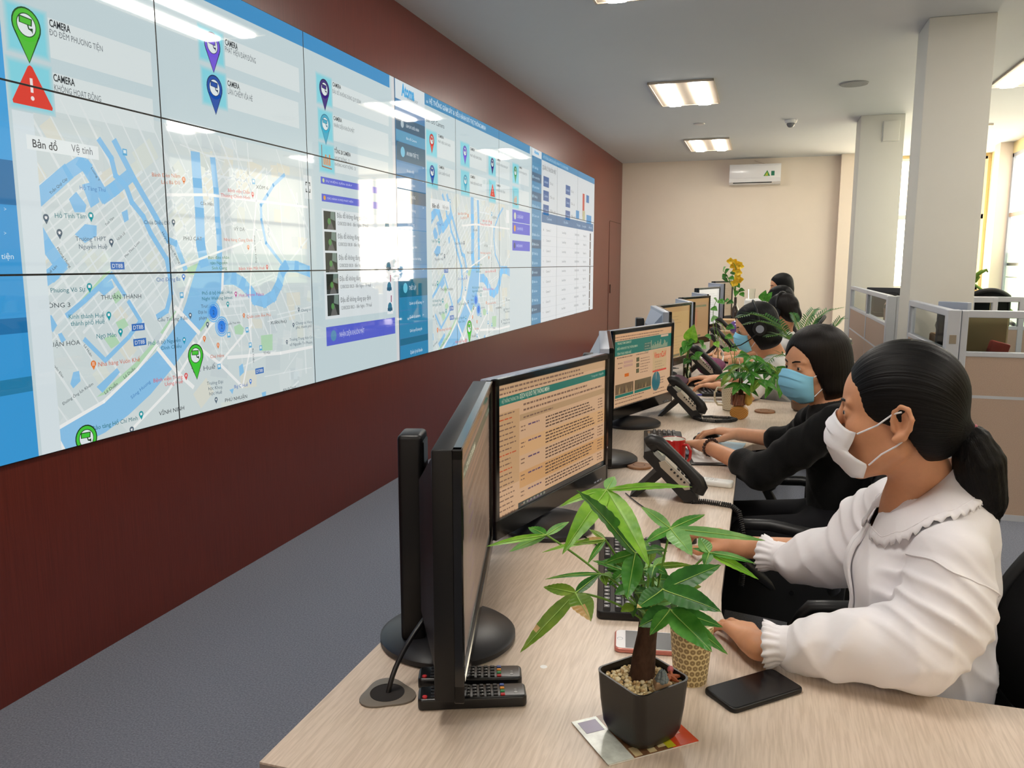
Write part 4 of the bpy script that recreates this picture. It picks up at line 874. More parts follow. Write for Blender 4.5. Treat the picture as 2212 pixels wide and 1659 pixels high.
def mouse(x, y, rz, label):
    t = thing('computer_mouse', label, 'mouse', (x, y, DZ), rz, 'black computer mice')
    P = []
    for i in range(13):
        a = PI * i / 12; row = []
        for j in range(17):
            bq = PI * j / 16; sx = .056 * -math.cos(a); wd = .031 * math.sin(a) ** .55; hgt = .036 * math.sin(a) ** .5 * (1 - .18 * math.cos(a))
            row.append((sx, -wd * math.cos(bq), hgt * math.sin(bq) ** .8))
        P.append(row)
    MB().grid(P).add([p for p in [r[0] for r in P] + [r[-1] for r in reversed(P)]], [tuple(range(25, -1, -1))]).build('shell', mat('mouse_black', (18, 18, 20), .3), t)
    MB().cyl((-.03, -.004, .0285), (-.03, .004, .0285), .009, 16).build('scroll_wheel', m_silver, t)
    return t
mouse(2.135, .325, .12, 'black mouse in the hand behind the front plant'); mouse(2.140, 1.512, .1, 'black mouse in the hand of the woman in black'); mouse(1.975, 3.03, .2, 'black mouse in the hand wearing a silver watch'); mouse(2.03, 4.15, .2, 'black mouse in the hand beyond the purple cloth')

# ---------------------------------------------------------------- desk telephones
m_ph = mat('phone_black', (17, 18, 21), .42, bump=(400, .12)); m_phs = mat('phone_silver', (168, 158, 144), .4); m_lcd = mat('phone_lcd', (120, 130, 120), .25)
def helix(P, r, turns, n=9):
    """coiled wire along the polyline P"""
    P = [Vector(p) for p in P]; ln = [0]
    for a, b_ in zip(P, P[1:]): ln.append(ln[-1] + (b_ - a).length)
    out = []; N = turns * n
    for k in range(N + 1):
        s = ln[-1] * k / N; i = max(j for j in range(len(P) - 1) if ln[j] <= s + 1e-9); f = (s - ln[i]) / max(1e-9, ln[i + 1] - ln[i]); c = P[i].lerp(P[i + 1], f)
        tg = (P[min(i + 2, len(P) - 1)] - P[max(i - 1, 0)]).normalized(); u = tg.cross(Vector((0.13, .2, .97))).normalized(); v = tg.cross(u); a = 2 * PI * k / n
        out.append(c + (u * math.cos(a) + v * math.sin(a)) * r)
    return out
def telephone(x, y, rz, label, s=1.0, cord=None, detail=True):
    """sitter on local +x; handset on local -y"""
    t = thing('desk_telephone', label, 'telephone', (x, y, DZ), rz, 'black desk telephones'); t.scale = (s, s, s)
    mb = MB(); pr = [(.105, .006), (.105, .022), (-.055, .172), (-.075, .168), (-.078, .150), (.06, .004)]
    vs = [(px, yy, pz) for yy in (-.095, .095) for px, pz in pr]; n = len(pr)
    mb.add(vs, [tuple(range(n)), tuple(range(2 * n - 1, n - 1, -1))] + [(i, n + i, n + (i + 1) % n, (i + 1) % n) for i in range(n)]); mb.build('body', m_ph, t, smooth=20)
    mb = MB(); mb.add([(px, yy, pz) for yy in (-.06, .06) for px, pz in ((-.03, .10), (-.008, .085), (-.10, .0), (-.125, .0))], [(0, 1, 2, 3), (7, 6, 5, 4), (0, 4, 5, 1), (1, 5, 6, 2), (2, 6, 7, 3), (3, 7, 4, 0)]); mb.build('rear_stand', m_ph, t, smooth=0)
    d = Vector((.16, 0, -.15)).normalized(); nrm = Vector((.15, 0, .16)).normalized(); o = Vector((-.062, 0, .178))
    def on(u, yy, lift): p = o + d * u + nrm * lift; return (p.x, yy, p.z)
    # silver side cheek under the handset
    mb = MB(); q = [on(.055, -.097, -.006), on(.065, -.097, .012), on(.175, -.097, .012), on(.19, -.097, .002), on(.18, -.097, -.012), on(.07, -.097, -.014)]
    mb.add(q + [(p[0], p[1] + .01, p[2]) for p in q], [tuple(range(5, -1, -1))] + [(i, (i + 1) % 6, 6 + (i + 1) % 6, 6 + i) for i in range(6)]); ck = mb.build('side_cheek', m_phs, t, smooth=0)
    if detail:
        mb = MB()
        for k in range(5): p = on(.10 + k * .015, -.0985, .006); mb.ball(p, (.004, .0015, .004), 8, 5)
        mb.build('side_buttons', m_ph, ck)
    # face: display, keypad, function keys
    MB().add([on(.02, -.02, .0012), on(.02, .085, .0012), on(.06, .085, .0012), on(.06, -.02, .0012)], [(0, 3, 2, 1)]).build('display', m_lcd, t, smooth=0)
    mb = MB(); mb.add([on(.07, -.03, .001), on(.07, .088, .001), on(.205, .088, .001), on(.205, -.03, .001)], [(0, 3, 2, 1)]); mb.build('face_plate', m_phs, t, smooth=0)
    mb = MB()
    for r in range(4):
        for c in range(3): u, yy = .125 + r * .018, -.005 + c * .022; mb.add([on(u, yy, .001), on(u + .012, yy, .001), on(u + .012, yy + .015, .001), on(u, yy + .015, .001), on(u + .001, yy + .001, .005), on(u + .011, yy + .001, .005), on(u + .011, yy + .014, .005), on(u + .001, yy + .014, .005)], [(4, 5, 6, 7), (0, 1, 5, 4), (1, 2, 6, 5), (2, 3, 7, 6), (3, 0, 4, 7)])
    mb.build('keypad', m_black, t, smooth=0)
    # handset: arched grip with two ends
    pts = [on(u, -.075, l) for u, l in ((-.018, .006), (-.012, .024), (.01, .036), (.05, .040), (.10, .041), (.15, .040), (.19, .036), (.212, .026), (.22, .008))]
    hs = MB().tube(pts, [.018, .024, .024, .019, .018, .019, .024, .025, .02], 14); 
    for u in (.004, .20): hs.tube([on(u, -.075, .026), on(u, -.075, .004)], [.024, .020], 14)
    h_ = hs.build('handset', m_ph, t, smooth=50)
    if cord:
        Mi = Matrix.Rotation(-rz, 3, 'Z'); L = [(Mi @ (Vector(p) - Vector((x, y, DZ)))) / s for p in cord[0]]
        MB().tube(helix(L, .0062 / s, cord[1]), .0022 / s, 6).build('coiled_cord', mat('cable_black'), t, smooth=60)
    return t
cA = [(2.15, .66, .757), (2.19, .67, .757), (2.23, .66, .757), (2.262, .65, .757), (2.285, .63, .745), (2.298, .60, .70), (2.302, .58, .66), (2.304, .57, .60), (2.300, .57, .55)]
telephone(2.072, .735, .05, 'nearest black desk telephone on its stand beside the red mug', .88, (cA, 60))
cB = [(2.07, 2.02, .758), (2.05, 1.985, .758), (2.09, 1.93, .758), (2.15, 1.92, .758), (2.21, 1.95, .758), (2.235, 1.99, .758), (2.20, 2.02, .758), (2.13, 2.02, .758), (2.09, 2.0, .758)]
telephone(1.992, 2.06, .02, 'black desk telephone with cord looped on the desk beside the virus page monitor', .86, (cB, 80))
telephone(1.985, 3.33, .05, 'black desk telephone in front of the purple cloth', .95); telephone(2.035, 4.62, .0, 'black desk telephone behind the glass bottle vase', 1.0, detail=False); telephone(2.0, 5.85, .0, 'farthest black desk telephone near the cardboard box', 1.0, detail=False)

# ---------------------------------------------------------------- small things on the desks
m_rem = mat('remote_black', (16, 16, 18), .3)
def remote(x, y, rz, label):
    t = thing('remote_control', label, 'remote control', (x, y, DZ), rz, 'black television remotes')
    MB().prism(rrect(.172, .044, .008), .0, .019, .004, 3).build('case', m_rem, t)
    cols = {'k': mat('button_black', (30, 30, 33), .4), 'r': mat('button_red', (190, 40, 46), .4), 'g': mat('button_green', (50, 150, 90), .4), 'y': mat('button_amber', (226, 150, 50), .4), 'b': mat('button_blue', (70, 96, 170), .4)}
    mb = {k: MB() for k in cols}
    for i in range(11):
        for j in range(4):
            x_ = -.062 + i * .011; y_ = -.0145 + j * .0096; c = 'k'
            if i == 10: c = 'rgyb'[j]
            mb[c].box(x_ - .0036, x_ + .0036, y_ - .003, y_ + .003, .0185, .0212, .0008, 1)
    MB().lathe([(.004, .0185), (.004, .0212), (.003, .0216)], 14, (-.075, -.0145, 0)).build('power_button', cols['r'], t)
    for k, n in (('k', 'buttons'), ('r', 'red_button'), ('g', 'green_button'), ('y', 'amber_button'), ('b', 'blue_button')): mb[k].build(n, cols[k], t)
    ml = MB()
    for i in range(8):
        for j in range(3): x_, y_ = -.05 + i * .011, -.0145 + j * .0096; ml.add([(x_ - .001, y_ - .001, .0214), (x_ + .001, y_ - .001, .0214), (x_ + .001, y_ + .0015, .0214), (x_ - .001, y_ + .0015, .0214)], [(0, 1, 2, 3)])
    ml.build('button_marks', m_leg, t, smooth=0)
    q, wd = glyphs('LG'); mq = MB()
    for tr in q: mq.add([(.0705 - p[1] * .0035, -.003 + p[0] * .0035, .0193) for p in tr], [(0, 1, 2)])
    mq.lathe([(.0001, .01935), (.0028, .01935)], 16, (.069, -.008, 0), cap=False); mq.build('logo', m_leg, t, smooth=0)
    return t
remote(1.905, -.543, .375, 'black television remote nearest the front desk edge'); remote(1.881, -.487, .33, 'black television remote behind the nearest one')
t = thing('air_conditioner_remote', 'white remote control lying beside the nearest telephone', 'remote control', (2.185, .885, DZ), -.14)
MB().prism(rrect(.15, .045, .01), 0, .019, .006, 3).build('case', m_white, t); MB().box(-.06, -.02, -.015, .015, .0185, .0198).build('display', m_lcd, t, smooth=0)
mb = MB()
for i in range(3):
    for j in range(3): mb.box(-.01 + i * .014, -.001 + i * .014, -.013 + j * .01, -.006 + j * .01, .0185, .0205, .001, 1)
mb.build('buttons', mat('button_pale', (212, 212, 210), .4), t)
m_cork = mat('wood_coaster', (150, 108, 76), .6, noise=(40, .25, (1, 8, 1)))
for x, y, r, l in ((1.941, 1.042, .043, 'round wooden coaster at the foot of the red mug monitor stand'), (2.358, 2.263, .047, 'round wooden coaster alone beside the patterned mug')):
    t = thing('coaster', l, 'coaster', (x, y, DZ), 0, 'wooden coasters')
    MB().lathe([(r - .001, 0), (r, .002), (r, .006), (r - .002, .008)], 40).build('disc', m_cork, t); MB().lathe([(.0185, .0082), (.02, .0084), (.0215, .0082)], 24, cap=False).build('burnt_mark', mat('burnt', (90, 56, 38), .7), t)
def mug(x, y, r, h, rz, label, mo, mi, r2=None, hs=1.0):
    r2 = r2 or r
    t = thing('mug', label, 'mug', (x, y, DZ), rz)
    MB().lathe([(r2 - .006, .0), (r2, .004), (r2 + (r - r2) * .5, h * .5), (r, h - .002), (r - .0015, h), (r - .003, h - .002)], 48, cap=False).add([(( r2 - .006) * math.cos(2 * PI * i / 24), (r2 - .006) * math.sin(2 * PI * i / 24), .0002) for i in range(24)], [tuple(range(23, -1, -1))]).build('wall', mo, t)
    MB().lathe([(.001, .006), (r2 - .006, .008), (r - .0032, h - .0015)], 48, cap=False).build('inside', mi, t)
    MB().tube([(r - .003, 0, h * .82), (r + .018 * hs, 0, h * .86), (r + .031 * hs, 0, h * .66), (r + .029 * hs, 0, h * .38), (r + .014 * hs, 0, h * .2), (r2 - .002, 0, h * .2)], [.0055, .0055, .005, .005, .005, .0055], 12).build('handle', mo, t, smooth=80)
    return t
m_redg = mat('red_glaze', (176, 30, 30), .15, coat=.4); m_cer = mat('white_glaze', (240, 240, 232), .12, coat=.3)
mug(2.050, 1.105, .041, .095, -.55, 'glossy red mug with white inside behind the nearest telephone', m_redg, m_cer)
# small folded paper standing in the red mug
tag(MB().box(-.008, .008, -.0006, .0006, 0, .05).build('tea_bag_tag', m_white, loc=(2.040, 1.085, .80), rot=(.25, .4, .3)), 'small white paper tag sticking out of the red mug', 'paper')

# dotted pattern material for cup and mug (cells around the wall)
def cell_mat(name, base, dot, sc, th, flat=1.0):
    m = bpy.data.materials.new(name); m.use_nodes = True; nt = m.node_tree; b = nt.nodes['Principled BSDF']; b.inputs['Roughness'].default_value = .5
    uv = nt.nodes.new('ShaderNodeUVMap'); uv.uv_map = 'wrap'; at = uv
    sp = nt.nodes.new('ShaderNodeSeparateXYZ'); nt.links.new(at.outputs['UV'], sp.inputs[0])
    def mth(op, a, b_=None):
        n = nt.nodes.new('ShaderNodeMath'); n.operation = op
        for i, v in enumerate((a, b_)):
            if v is None: continue
            if isinstance(v, (int, float)): n.inputs[i].default_value = v
            else: nt.links.new(v, n.inputs[i])
        return n.outputs[0]
    u = mth('MULTIPLY', sp.outputs[0], sc); v = mth('MULTIPLY', sp.outputs[1], sc)
    row = mth('FLOOR', v); off = mth('MULTIPLY', mth('MODULO', row, 2.0), .5)
    fu = mth('SUBTRACT', mth('FRACT', mth('ADD', u, off)), .5); fv = mth('SUBTRACT', mth('FRACT', v), .5)
    d = mth('SQRT', mth('ADD', mth('MULTIPLY', fu, fu), mth('MULTIPLY', fv, fv)))
    inside = mth('LESS_THAN', d, th); dotc = mth('LESS_THAN', d, th * .22); f = mth('SUBTRACT', inside, mth('MULTIPLY', dotc, .7))
    mx = nt.nodes.new('ShaderNodeMix'); mx.data_type = 'RGBA'; mx.inputs[6].default_value = (*lin(base), 1); mx.inputs[7].default_value = (*lin(dot), 1); nt.links.new(f, mx.inputs[0]); nt.links.new(mx.outputs[2], b.inputs['Base Color'])
    return m
def wrap_uv(o, R):
    me = o.data; uv = me.uv_layers.new(name='wrap')
    for p in me.polygons:
        us = [math.atan2(me.vertices[v].co.y, me.vertices[v].co.x) for v in p.vertices]; mx = max(us)
        for li, v, a in zip(p.loop_indices, p.vertices, us):
            if mx - a > PI: a += 2 * PI
            uv.data[li].uv = (a * R, me.vertices[v].co.z)
t = thing('paper_cup', 'cream paper cup with honeycomb of brown dots beside the front plant', 'cup', (2.232, -.368, DZ))
o = MB().lathe([(.027, 0), (.028, .003), (.0365, .104)], 64, cap=False).build('wall', cell_mat('honeycomb', (226, 210, 160), (150, 128, 88), 100, .43), t); wrap_uv(o, .032)
MB().lathe([(.0355, .1035), (.0375, .1045), (.038, .106), (.037, .1078), (.0358, .107)], 48, cap=False).build('rim', mat('cup_cream', (240, 232, 204), .5), t)
MB().lathe([(.001, .006), (.026, .006), (.0362, .1045)], 48, cap=False).build('inside', mat('cup_cream'), t)
t = mug(2.200, 2.275, .047, .128, -2.7, 'tall cream mug with small dot pattern beside the small tree plant', cell_mat('mug_dots', (222, 212, 190), (160, 144, 110), 120, .26), m_cer, .038, 1.15)
for c in t.children:
    if c.name.startswith('wall') or c.name.startswith('handle'): wrap_uv(c, .042)

def phone(x, y, rz, label, body, face, l=.152, w_=.072):
    t = thing('smartphone', label, 'smartphone', (x, y, DZ), rz)
    MB().prism(rrect(l, w_, .011), .0, .0088, .0028, 3).build('body', body, t)
    MB().prism(rrect(l - .006, w_ - .006, .009), .0086, .0092).build('glass', face, t, smooth=0)
    MB().box(-.02, .02, -w_ / 2 - .0004, -w_ / 2 + .001, .003, .0055).build('side_button', body, t, smooth=0)
    return t
m_glassb = mat('phone_glass', (10, 11, 16), .22)
phone(2.335, -.38, .756, 'black smartphone lying face up on the front corner of the desk', m_black, m_glassb, .15, .075)
t = phone(2.16, -.262, .16, 'white and rose smartphone half under the front plant', mat('rose_metal', (206, 130, 120), .3, metal=.4), mat('phone_white', (236, 236, 238), .15), .148, .078)
MB().prism(rrect(.108, .068, .001), .0091, .0095).build('display', m_glassb, t, smooth=0); MB().lathe([(.0045, .0093), (.0055, .0095)], 20, (-.064, 0, 0), cap=False).build('home_button', m_silver, t)
phone(2.085, 2.50, .12, 'white smartphone lying under the pen beside the patterned mug', m_white, m_glassb, .15, .075)
t = thing('ballpoint_pen', 'blue ballpoint pen between the keyboard and white smartphone', 'pen', (2.075, 2.66, DZ + .006), .15)
MB().tube([(-.065, 0, 0), (-.05, 0, 0), (.05, 0, 0)], [.002, .0045, .0045], 10).build('barrel', mat('pen_blue', (60, 60, 170), .35), t); MB().tube([(.05, 0, 0), (.075, 0, 0)], .0042, 10).build('cap', mat('pen_cap', (40, 40, 120), .35), t)

# flyer under the pot
t = thing('folded_flyer', 'colourful glossy folded flyer under the black flower pot', 'flyer', (2.174, -.545, DZ + .0005), .69)
m_fw = mat('flyer_pale', (206, 212, 204), .25, noise=(30, .25)); 
MB().box(-.085, .062, -.057, .057, 0, .0012).build('lower_leaf', m_white, t, smooth=0)
mb = MB()
for (a, b_, c, d, mi) in ((-.087, -.045, -.057, .057, 0), (-.045, .02, -.057, .057, 1), (.02, .064, -.057, .057, 2)): mb.mi = mi; mb.box(a, b_, c, d, .0016, .0026)
mb.mi = 3; mb.box(-.042, -.03, -.056, -.035, .0027, .003).box(-.018, -.006, -.056, -.04, .0027, .003).box(.0, .014, -.05, -.03, .0027, .003); mb.mi = 4; mb.box(.012, .026, -.056, -.028, .0027, .0031); mb.mi = 5; mb.box(-.08, -.05, .02, .05, .0027, .003)
mb.build('printed_leaf', [m_fw, mat('flyer_brown', (118, 84, 58), .3, noise=(60, .5)), mat('flyer_red', (206, 70, 34), .3, noise=(20, .1)), mat('flyer_cream', (214, 196, 150), .3), mat('flyer_yellow', (196, 190, 40), .3), mat('flyer_violet', (104, 90, 130), .3)], t, smooth=0)
q, wd = glyphs('lIII·IIIl'); mq = MB()
for tr in q: mq.add([(.036 - p[1] * .010 + .014, -.03 + p[0] * .0085, .0029) for p in tr], [(0, 1, 2)])
mq.build('print', m_white, t, smooth=0)

# papers in front of the woman in black
t = thing('clipboard', 'black clipboard under papers by the bead bracelet hand', 'clipboard', (2.185, 1.30, DZ), 1.78)
MB().box(-.16, .16, -.11, .11, 0, .004, .001, 1).build('board', m_black, t); MB().box(-.03, .03, .09, .112, .004, .014, .003, 1).build('clip', m_silver, t)
tag(MB().box(-.145, .10, -.095, .095, 0, .001).build('document', m_white, loc=(2.18, 1.31, DZ + .0048), rot=(0, 0, 1.78)), 'white handwritten sheet on the black clipboard', 'paper')
tag(MB().box(-.10, .10, -.07, .07, 0, .0012).build('leaflet', mat('leaflet_blue', (166, 202, 224), .4, noise=(14, .15)), loc=(2.205, 1.415, DZ + .0062), rot=(0, 0, 1.45)), 'pale blue leaflet partly over the white handwritten sheet', 'leaflet')

# box, cloths and other things down the row
t = thing('cardboard_box', 'brown cardboard box under the farther monitors', 'box', (2.05, 5.15, DZ), .1)
MB().box(-.12, .12, -.09, .09, 0, .15).build('carton', mat('cardboard', (176, 140, 104), .8), t, smooth=0); MB().box(-.12, .12, -.02, .02, .1502, .151).build('tape', mat('tape', (200, 170, 120), .3), t, smooth=0)
tag(MB().box(-.09, .09, -.11, .11, 0, .17, .004, 1).build('carton', mat('cardboard_pale', (196, 160, 118), .8), loc=(2.06, 6.30, DZ)), 'pale carton in front of the farthest monitors', 'box')
tag(MB().box(-.07, .09, -.08, .08, 0, .10, .004, 1).build('carton', mat('cardboard_pale'), loc=(2.21, 4.66, DZ), rot=(0, 0, .2)), 'small open carton behind the glass bottle vase', 'box')
def blob(name, label, cat, loc, rad, m, amp=.25, seed=1, n=26, k=14):
    rg = random.Random(seed); ph = [(rg.uniform(2, 7), rg.uniform(0, 6), rg.uniform(2, 6), rg.uniform(0, 6)) for _ in range(6)]; vs = []; fs = []
    for i in range(k + 1):
        th = PI * i / k
        for j in range(n):
            a = 2 * PI * j / n; d = 1 + amp * sum(math.sin(p[0] * a + p[1] + math.cos(p[2] * th + p[3])) * math.sin(th) for p in ph) / 4
            vs.append((rad[0] * d * math.sin(th) * math.cos(a), rad[1] * d * math.sin(th) * math.sin(a), max(0, rad[2] - rad[2] * d * math.cos(th))))
    for i in range(k):
        for j in range(n): fs.append((i * n + j, i * n + (j + 1) % n, (i + 1) * n + (j + 1) % n, (i + 1) * n + j))
    return tag(MB().add(vs, fs).build(name, m, loc=loc, smooth=60), label, cat)
m_plum = mat('plum_cloth', (112, 54, 88), .7, noise=(60, .45, (1, 4, 1)))
blob('scarf', 'plum patterned cloth bundled behind the telephone', 'cloth', (2.03, 3.52, DZ), (.085, .10, .055), m_plum, .2, 3)
blob('scarf', 'dark plum cloth lying under the yellowish pie chart monitor', 'cloth', (1.87, 2.95, DZ), (.07, .18, .03), mat('dark_plum', (70, 36, 56), .7, noise=(60, .4)), .2, 5)
blob('tissue', 'crumpled white tissue behind the plum cloth', 'tissue', (1.98, 3.99, DZ), (.075, .07, .03), m_white, .35, 9)
t = thing('stapler', 'grey office stapler with red tissue beyond the plum cloth', 'stapler', (1.995, 3.86, DZ), 1.2); MB().box(-.07, .07, -.02, .02, 0, .012, .003, 1).build('stapler_base', m_base, t); MB().box(-.07, .06, -.017, .017, .016, .04, .006, 2).build('stapler_arm', mat('steel_grey', (120, 128, 140), .4), t)
tag(MB().box(-.05, .05, -.03, .03, 0, .012, .003, 1).build('note_pad', mat('pad_red', (196, 70, 80), .6), loc=(1.96, 4.22, DZ)), 'small red pad beside the glass bottle vase', 'note pad')
t = thing('desk_fan', 'small violet toy fan ball beside the far blue mask', 'fan', (2.14, 4.9, DZ))
MB().ball((0, 0, .20), .055, 20, 12).build('fan_ball', mat('violet_shine', (118, 90, 168), .15, coat=.5, noise=(8, .6, (1, 1, 6))), t); MB().lathe([(.04, 0), (.04, .01), (.008, .02), (.008, .15)], 24).build('foot', m_white, t)
t = thing('printer', 'white box-shaped printer at the end of the desks', 'printer', (2.32, 7.22, DZ), 0)
MB().box(-.17, .17, -.17, .17, 0, .33, .02, 3).build('housing', m_white, t); MB().box(-.14, .14, -.172, -.168, .05, .09).build('paper_slot', m_black, t, smooth=0); MB().box(-.165, .165, -.172, -.17, .19, .195).build('lid_gap', m_silver, t, smooth=0)

tag(MB().lathe([(.0001, .0006), (.0062, .0005)], 20, cap=False).build('round_sticker', m_white, loc=(1.985, -.40, DZ)), 'small round white sticker on the bare desk between remotes and plant', 'sticker')
# ---------------------------------------------------------------- cubicle partitions on the right
m_fab = mat('partition_fabric', (186, 164, 148), .9, .1, noise=(220, .1))
m_pg = mat('partition_glass', (240, 246, 246), .03, .5, trans=1.0); m_pg.node_tree.nodes['Principled BSDF'].inputs['IOR'].default_value = 1.02
m_al2 = mat('partition_frame', (196, 200, 208), .45, .5, metal=.15)
def partition(name, label, p0, p1, glazed=(0.955, 1.145), posts=(), zt=1.188):
    a, b_ = Vector((*p0, 0)), Vector((*p1, 0)); L = (b_ - a).length; rz = math.atan2(b_.y - a.y, b_.x - a.x)
    t = thing('partition', label, 'partition', a, rz, 'cubicle partitions')
    mb = MB().box(0, L, -.022, .022, zt - .04, zt, .003, 1).box(0, L, -.022, .022, .93, .958, .003, 1).box(0, L, -.022, .022, .0, .035).box(0, L, -.0185, .0185, .695, .712)
    mb.box(0, .035, -.0236, .0236, 0, zt - .0015, .003, 1).box(L - .035, L, -.0236, .0236, 0, zt - .0015, .003, 1)
    for s in posts: mb.box(s - .02, s + .02, -.0232, .0232, .71, zt - .002, .003, 1).box(s - .004, s + .004, -.0187, .0187, 0, .70)
    mb.build('frame', m_al2, t)
    MB().box(.03, L - .03, -.018, .018, .03, .70).box(.03, L - .03, -.018, .018, .705, .94).build('fabric_panel', m_fab, t, smooth=0)
    cuts = [.035] + [s for s in posts] + [L - .035]
    for u, v in zip(cuts, cuts[1:]): MB().box(u + .01, v - .01, -.003, .003, .952, zt - .035).build('glass', m_pg, t, smooth=0)
    return t
partition('p', 'near glazed partition running from the corner post to the white pillar', (3.355, 3.43), (3.355, 4.695))
partition('p', 'near glazed partition facing the camera behind the ponytail', (3.395, 3.39), (5.2, 3.39), posts=(.95,))
t = thing('partition_post', 'pale square corner post with a small metal socket', 'post', (3.355, 3.392, 0)); MB().box(-.035, .035, -.035, .035, 0, 1.19, .004, 1).build('post', m_al2, t); MB().box(-.018, .018, -.0365, -.0345, 1.0, 1.05, .001, 1).build('socket', mat('socket_brown', (150, 138, 120), .4), t)
partition('p', 'far glazed partition beside the far pillar', (3.335, 5.58), (3.335, 8.52), posts=(1.40,))
partition('p', 'short far partition hidden mostly by the white pillar', (3.37, 5.545), (5.2, 5.545), posts=(.9,))
t = thing('partition_post', 'pale corner post left of the near white pillar', 'post', (3.335, 5.545, 0)); MB().box(-.035, .035, -.035, .035, 0, 1.185, .004, 1).build('post', m_al2, t)
partition('p', 'small white framed partition at the right of the near pillar', (3.80, 5.1), (3.80 + .19, 5.1), zt=1.2)
# things in the cubicles
def plain_desk(x0, x1, y0, y1, label):
    t = thing('cubicle_desk', label, 'desk', (x0, y0, 0)); MB().box(0, x1 - x0, 0, y1 - y0, .72, .745).build('tabletop', m_oak, t, smooth=0)
    for a in (.02, x1 - x0 - .04): MB().box(a, a + .02, .02, y1 - y0 - .02, 0, .72).build('side_panel', m_under, t, smooth=0)
plain_desk(3.42, 5.15, 3.44, 4.02, 'cubicle desk behind the near glazed partition'); plain_desk(3.85, 5.15, 4.55, 5.05, 'cubicle desk beside the near white pillar'); plain_desk(3.4, 5.15, 5.6, 6.2, 'cubicle desk beyond the near white pillar'); plain_desk(3.4, 5.15, 7.7, 8.5, 'cubicle desk at the foot of the far pillar')
def cub_monitor(x, y, rz, zt, label, w_=.5):
    t = thing('cubicle_monitor', label, 'monitor', (x, y, .745), rz, 'cubicle monitors'); z = zt - .745
    MB().box(-w_ / 2, w_ / 2, -.015, .025, z - .32, z, .006, 2).build('screen_housing', m_base if w_ > .3 else m_silver, t); MB().box(-w_ * .3, w_ * .3, .02, .07, z - .27, z - .05, .02, 2).build('rear_bulge', m_black, t)
    MB().box(-w_ / 2 + .02, w_ / 2 - .02, -.0165, -.014, z - .30, z - .02).build('screen', m_blackg, t, smooth=0); MB().lathe([(.11, 0), (.11, .01), (.02, .02), (.02, z - .25)], 24).build('stand', m_base, t)
cub_monitor(3.455, 3.85, 2.3, 1.215, 'dark monitor top showing over the near partition corner', .2); cub_monitor(3.62, 7.9, 2.7, 1.19, 'dark monitor top over the far partition between the pillars', .42)
tag(MB().box(-.20, .02, -.06, .06, 0, .42, .01, 1).build('file_box', mat('olive_board', (142, 126, 88), .7), loc=(3.66, 3.62, .745)), 'brown document box behind the camera-facing partition glass', 'box')
tag(MB().box(-.05, .05, -.03, .03, -.105, .16, .01, 2).build('red_case', mat('brick_red', (150, 60, 50), .5), loc=(3.59, 3.50, .85), rot=(0, .25, 0)), 'leaning red case behind the camera-facing partition glass', 'case')
m_bag = mat('thin_plastic', (236, 236, 240), .25, alpha=.85)
blob('plastic_bag', 'crumpled white plastic bag behind the corner partition glass', 'bag', (3.52, 4.15, .98), (.10, .16, .09), m_bag, .35, 12)
tag(MB().box(-.12, .12, -.2, .2, 0, .23, .01, 1).build('carton', mat('cardboard'), loc=(3.56, 4.28, .748)), 'carton holding the white plastic bag in the cubicle', 'box')

# ---------------------------------------------------------------- office chairs
m_mesh = mat('chair_mesh', (16, 16, 17), .8, .2, bump=(900, .5)); m_chair = mat('chair_plastic', (24, 25, 27), .42)
def chair(x, y, rz, label, group='office chairs'):
    """seat faces local -x"""
    t = thing('office_chair', label, 'chair', (x, y, 0), rz, group)
    MB().prism(rrect(.47, .48, .10, 7), .43, .50, .025, 3).build('seat', m_mesh, t)
    fr = []; P = []
    for i in range(15):
        v = i / 14; z = .56 + v * .36; row = []
        for j in range(13):
            u = j / 12 * 2 - 1; hw = .215 * (1 - .18 * v) * (1 - .10 * (1 - v) ** 3); row.append((.20 + .06 * v + .05 * (1 - u * u) - .03 * math.sin(v * PI), u * hw, z - .05 * u * u * v * v))
        P.append(row)
    mb = MB().grid(P); mb.grid([[(p[0] + .012, p[1], p[2]) for p in reversed(r)] for r in P]); mb.build('backrest', m_mesh, t, smooth=60)
    loop = [r[0] for r in P] + P[-1][1:] + [r[-1] for r in reversed(P[:-1])] + list(reversed(P[0][:-1]))
    MB().tube([(p[0] + .006, p[1], p[2]) for p in loop], .017, 10).build('backrest_frame', m_chair, t, smooth=60)
    MB().tube(bez((.02, 0, .43), (.26, 0, .40), (.30, 0, .5), 12, (.27, 0, .72)), .024, 12).build('back_support', m_chair, t)
    for s in (-1, 1):
        pts = [(.12, s * .22, .45), (.14, s * .275, .50), (.13, s * .285, .60), (.08, s * .285, .655), (-.05, s * .285, .665), (-.14, s * .285, .655), (-.17, s * .285, .61), (-.12, s * .28, .53), (-.03, s * .25, .455)]
        MB().tube([p for a, b_ in zip(pts, pts[1:]) for p in (a, tuple((u + v) / 2 for u, v in zip(a, b_)))] + [pts[-1]], .018, 10).build('armrest', m_chair, t, smooth=60)
    MB().lathe([(.03, .10), (.03, .3), (.022, .3), (.022, .43)], 20).build('gas_column', m_black, t)
    for k in range(5):
        a = 2 * PI * k / 5 + .3; c, s = math.cos(a), math.sin(a)
        l = MB().tube([(.02 * c, .02 * s, .11), (.15 * c, .15 * s, .10), (.28 * c, .28 * s, .075)], [.03, .024, .018], 10).build('base_leg', m_chair, t)
        MB().cyl((.28 * c - .02 * s, .28 * s + .02 * c, .03), (.28 * c + .02 * s, .28 * s - .02 * c, .03), .03, 16).build('caster', m_black, t)
    return t
chair(2.60, -.06, 0, 'black mesh office chair behind the woman in the white blouse')
c2_ = chair(2.48, 1.06, -.2, 'black office chair with looped armrest of the woman in black')
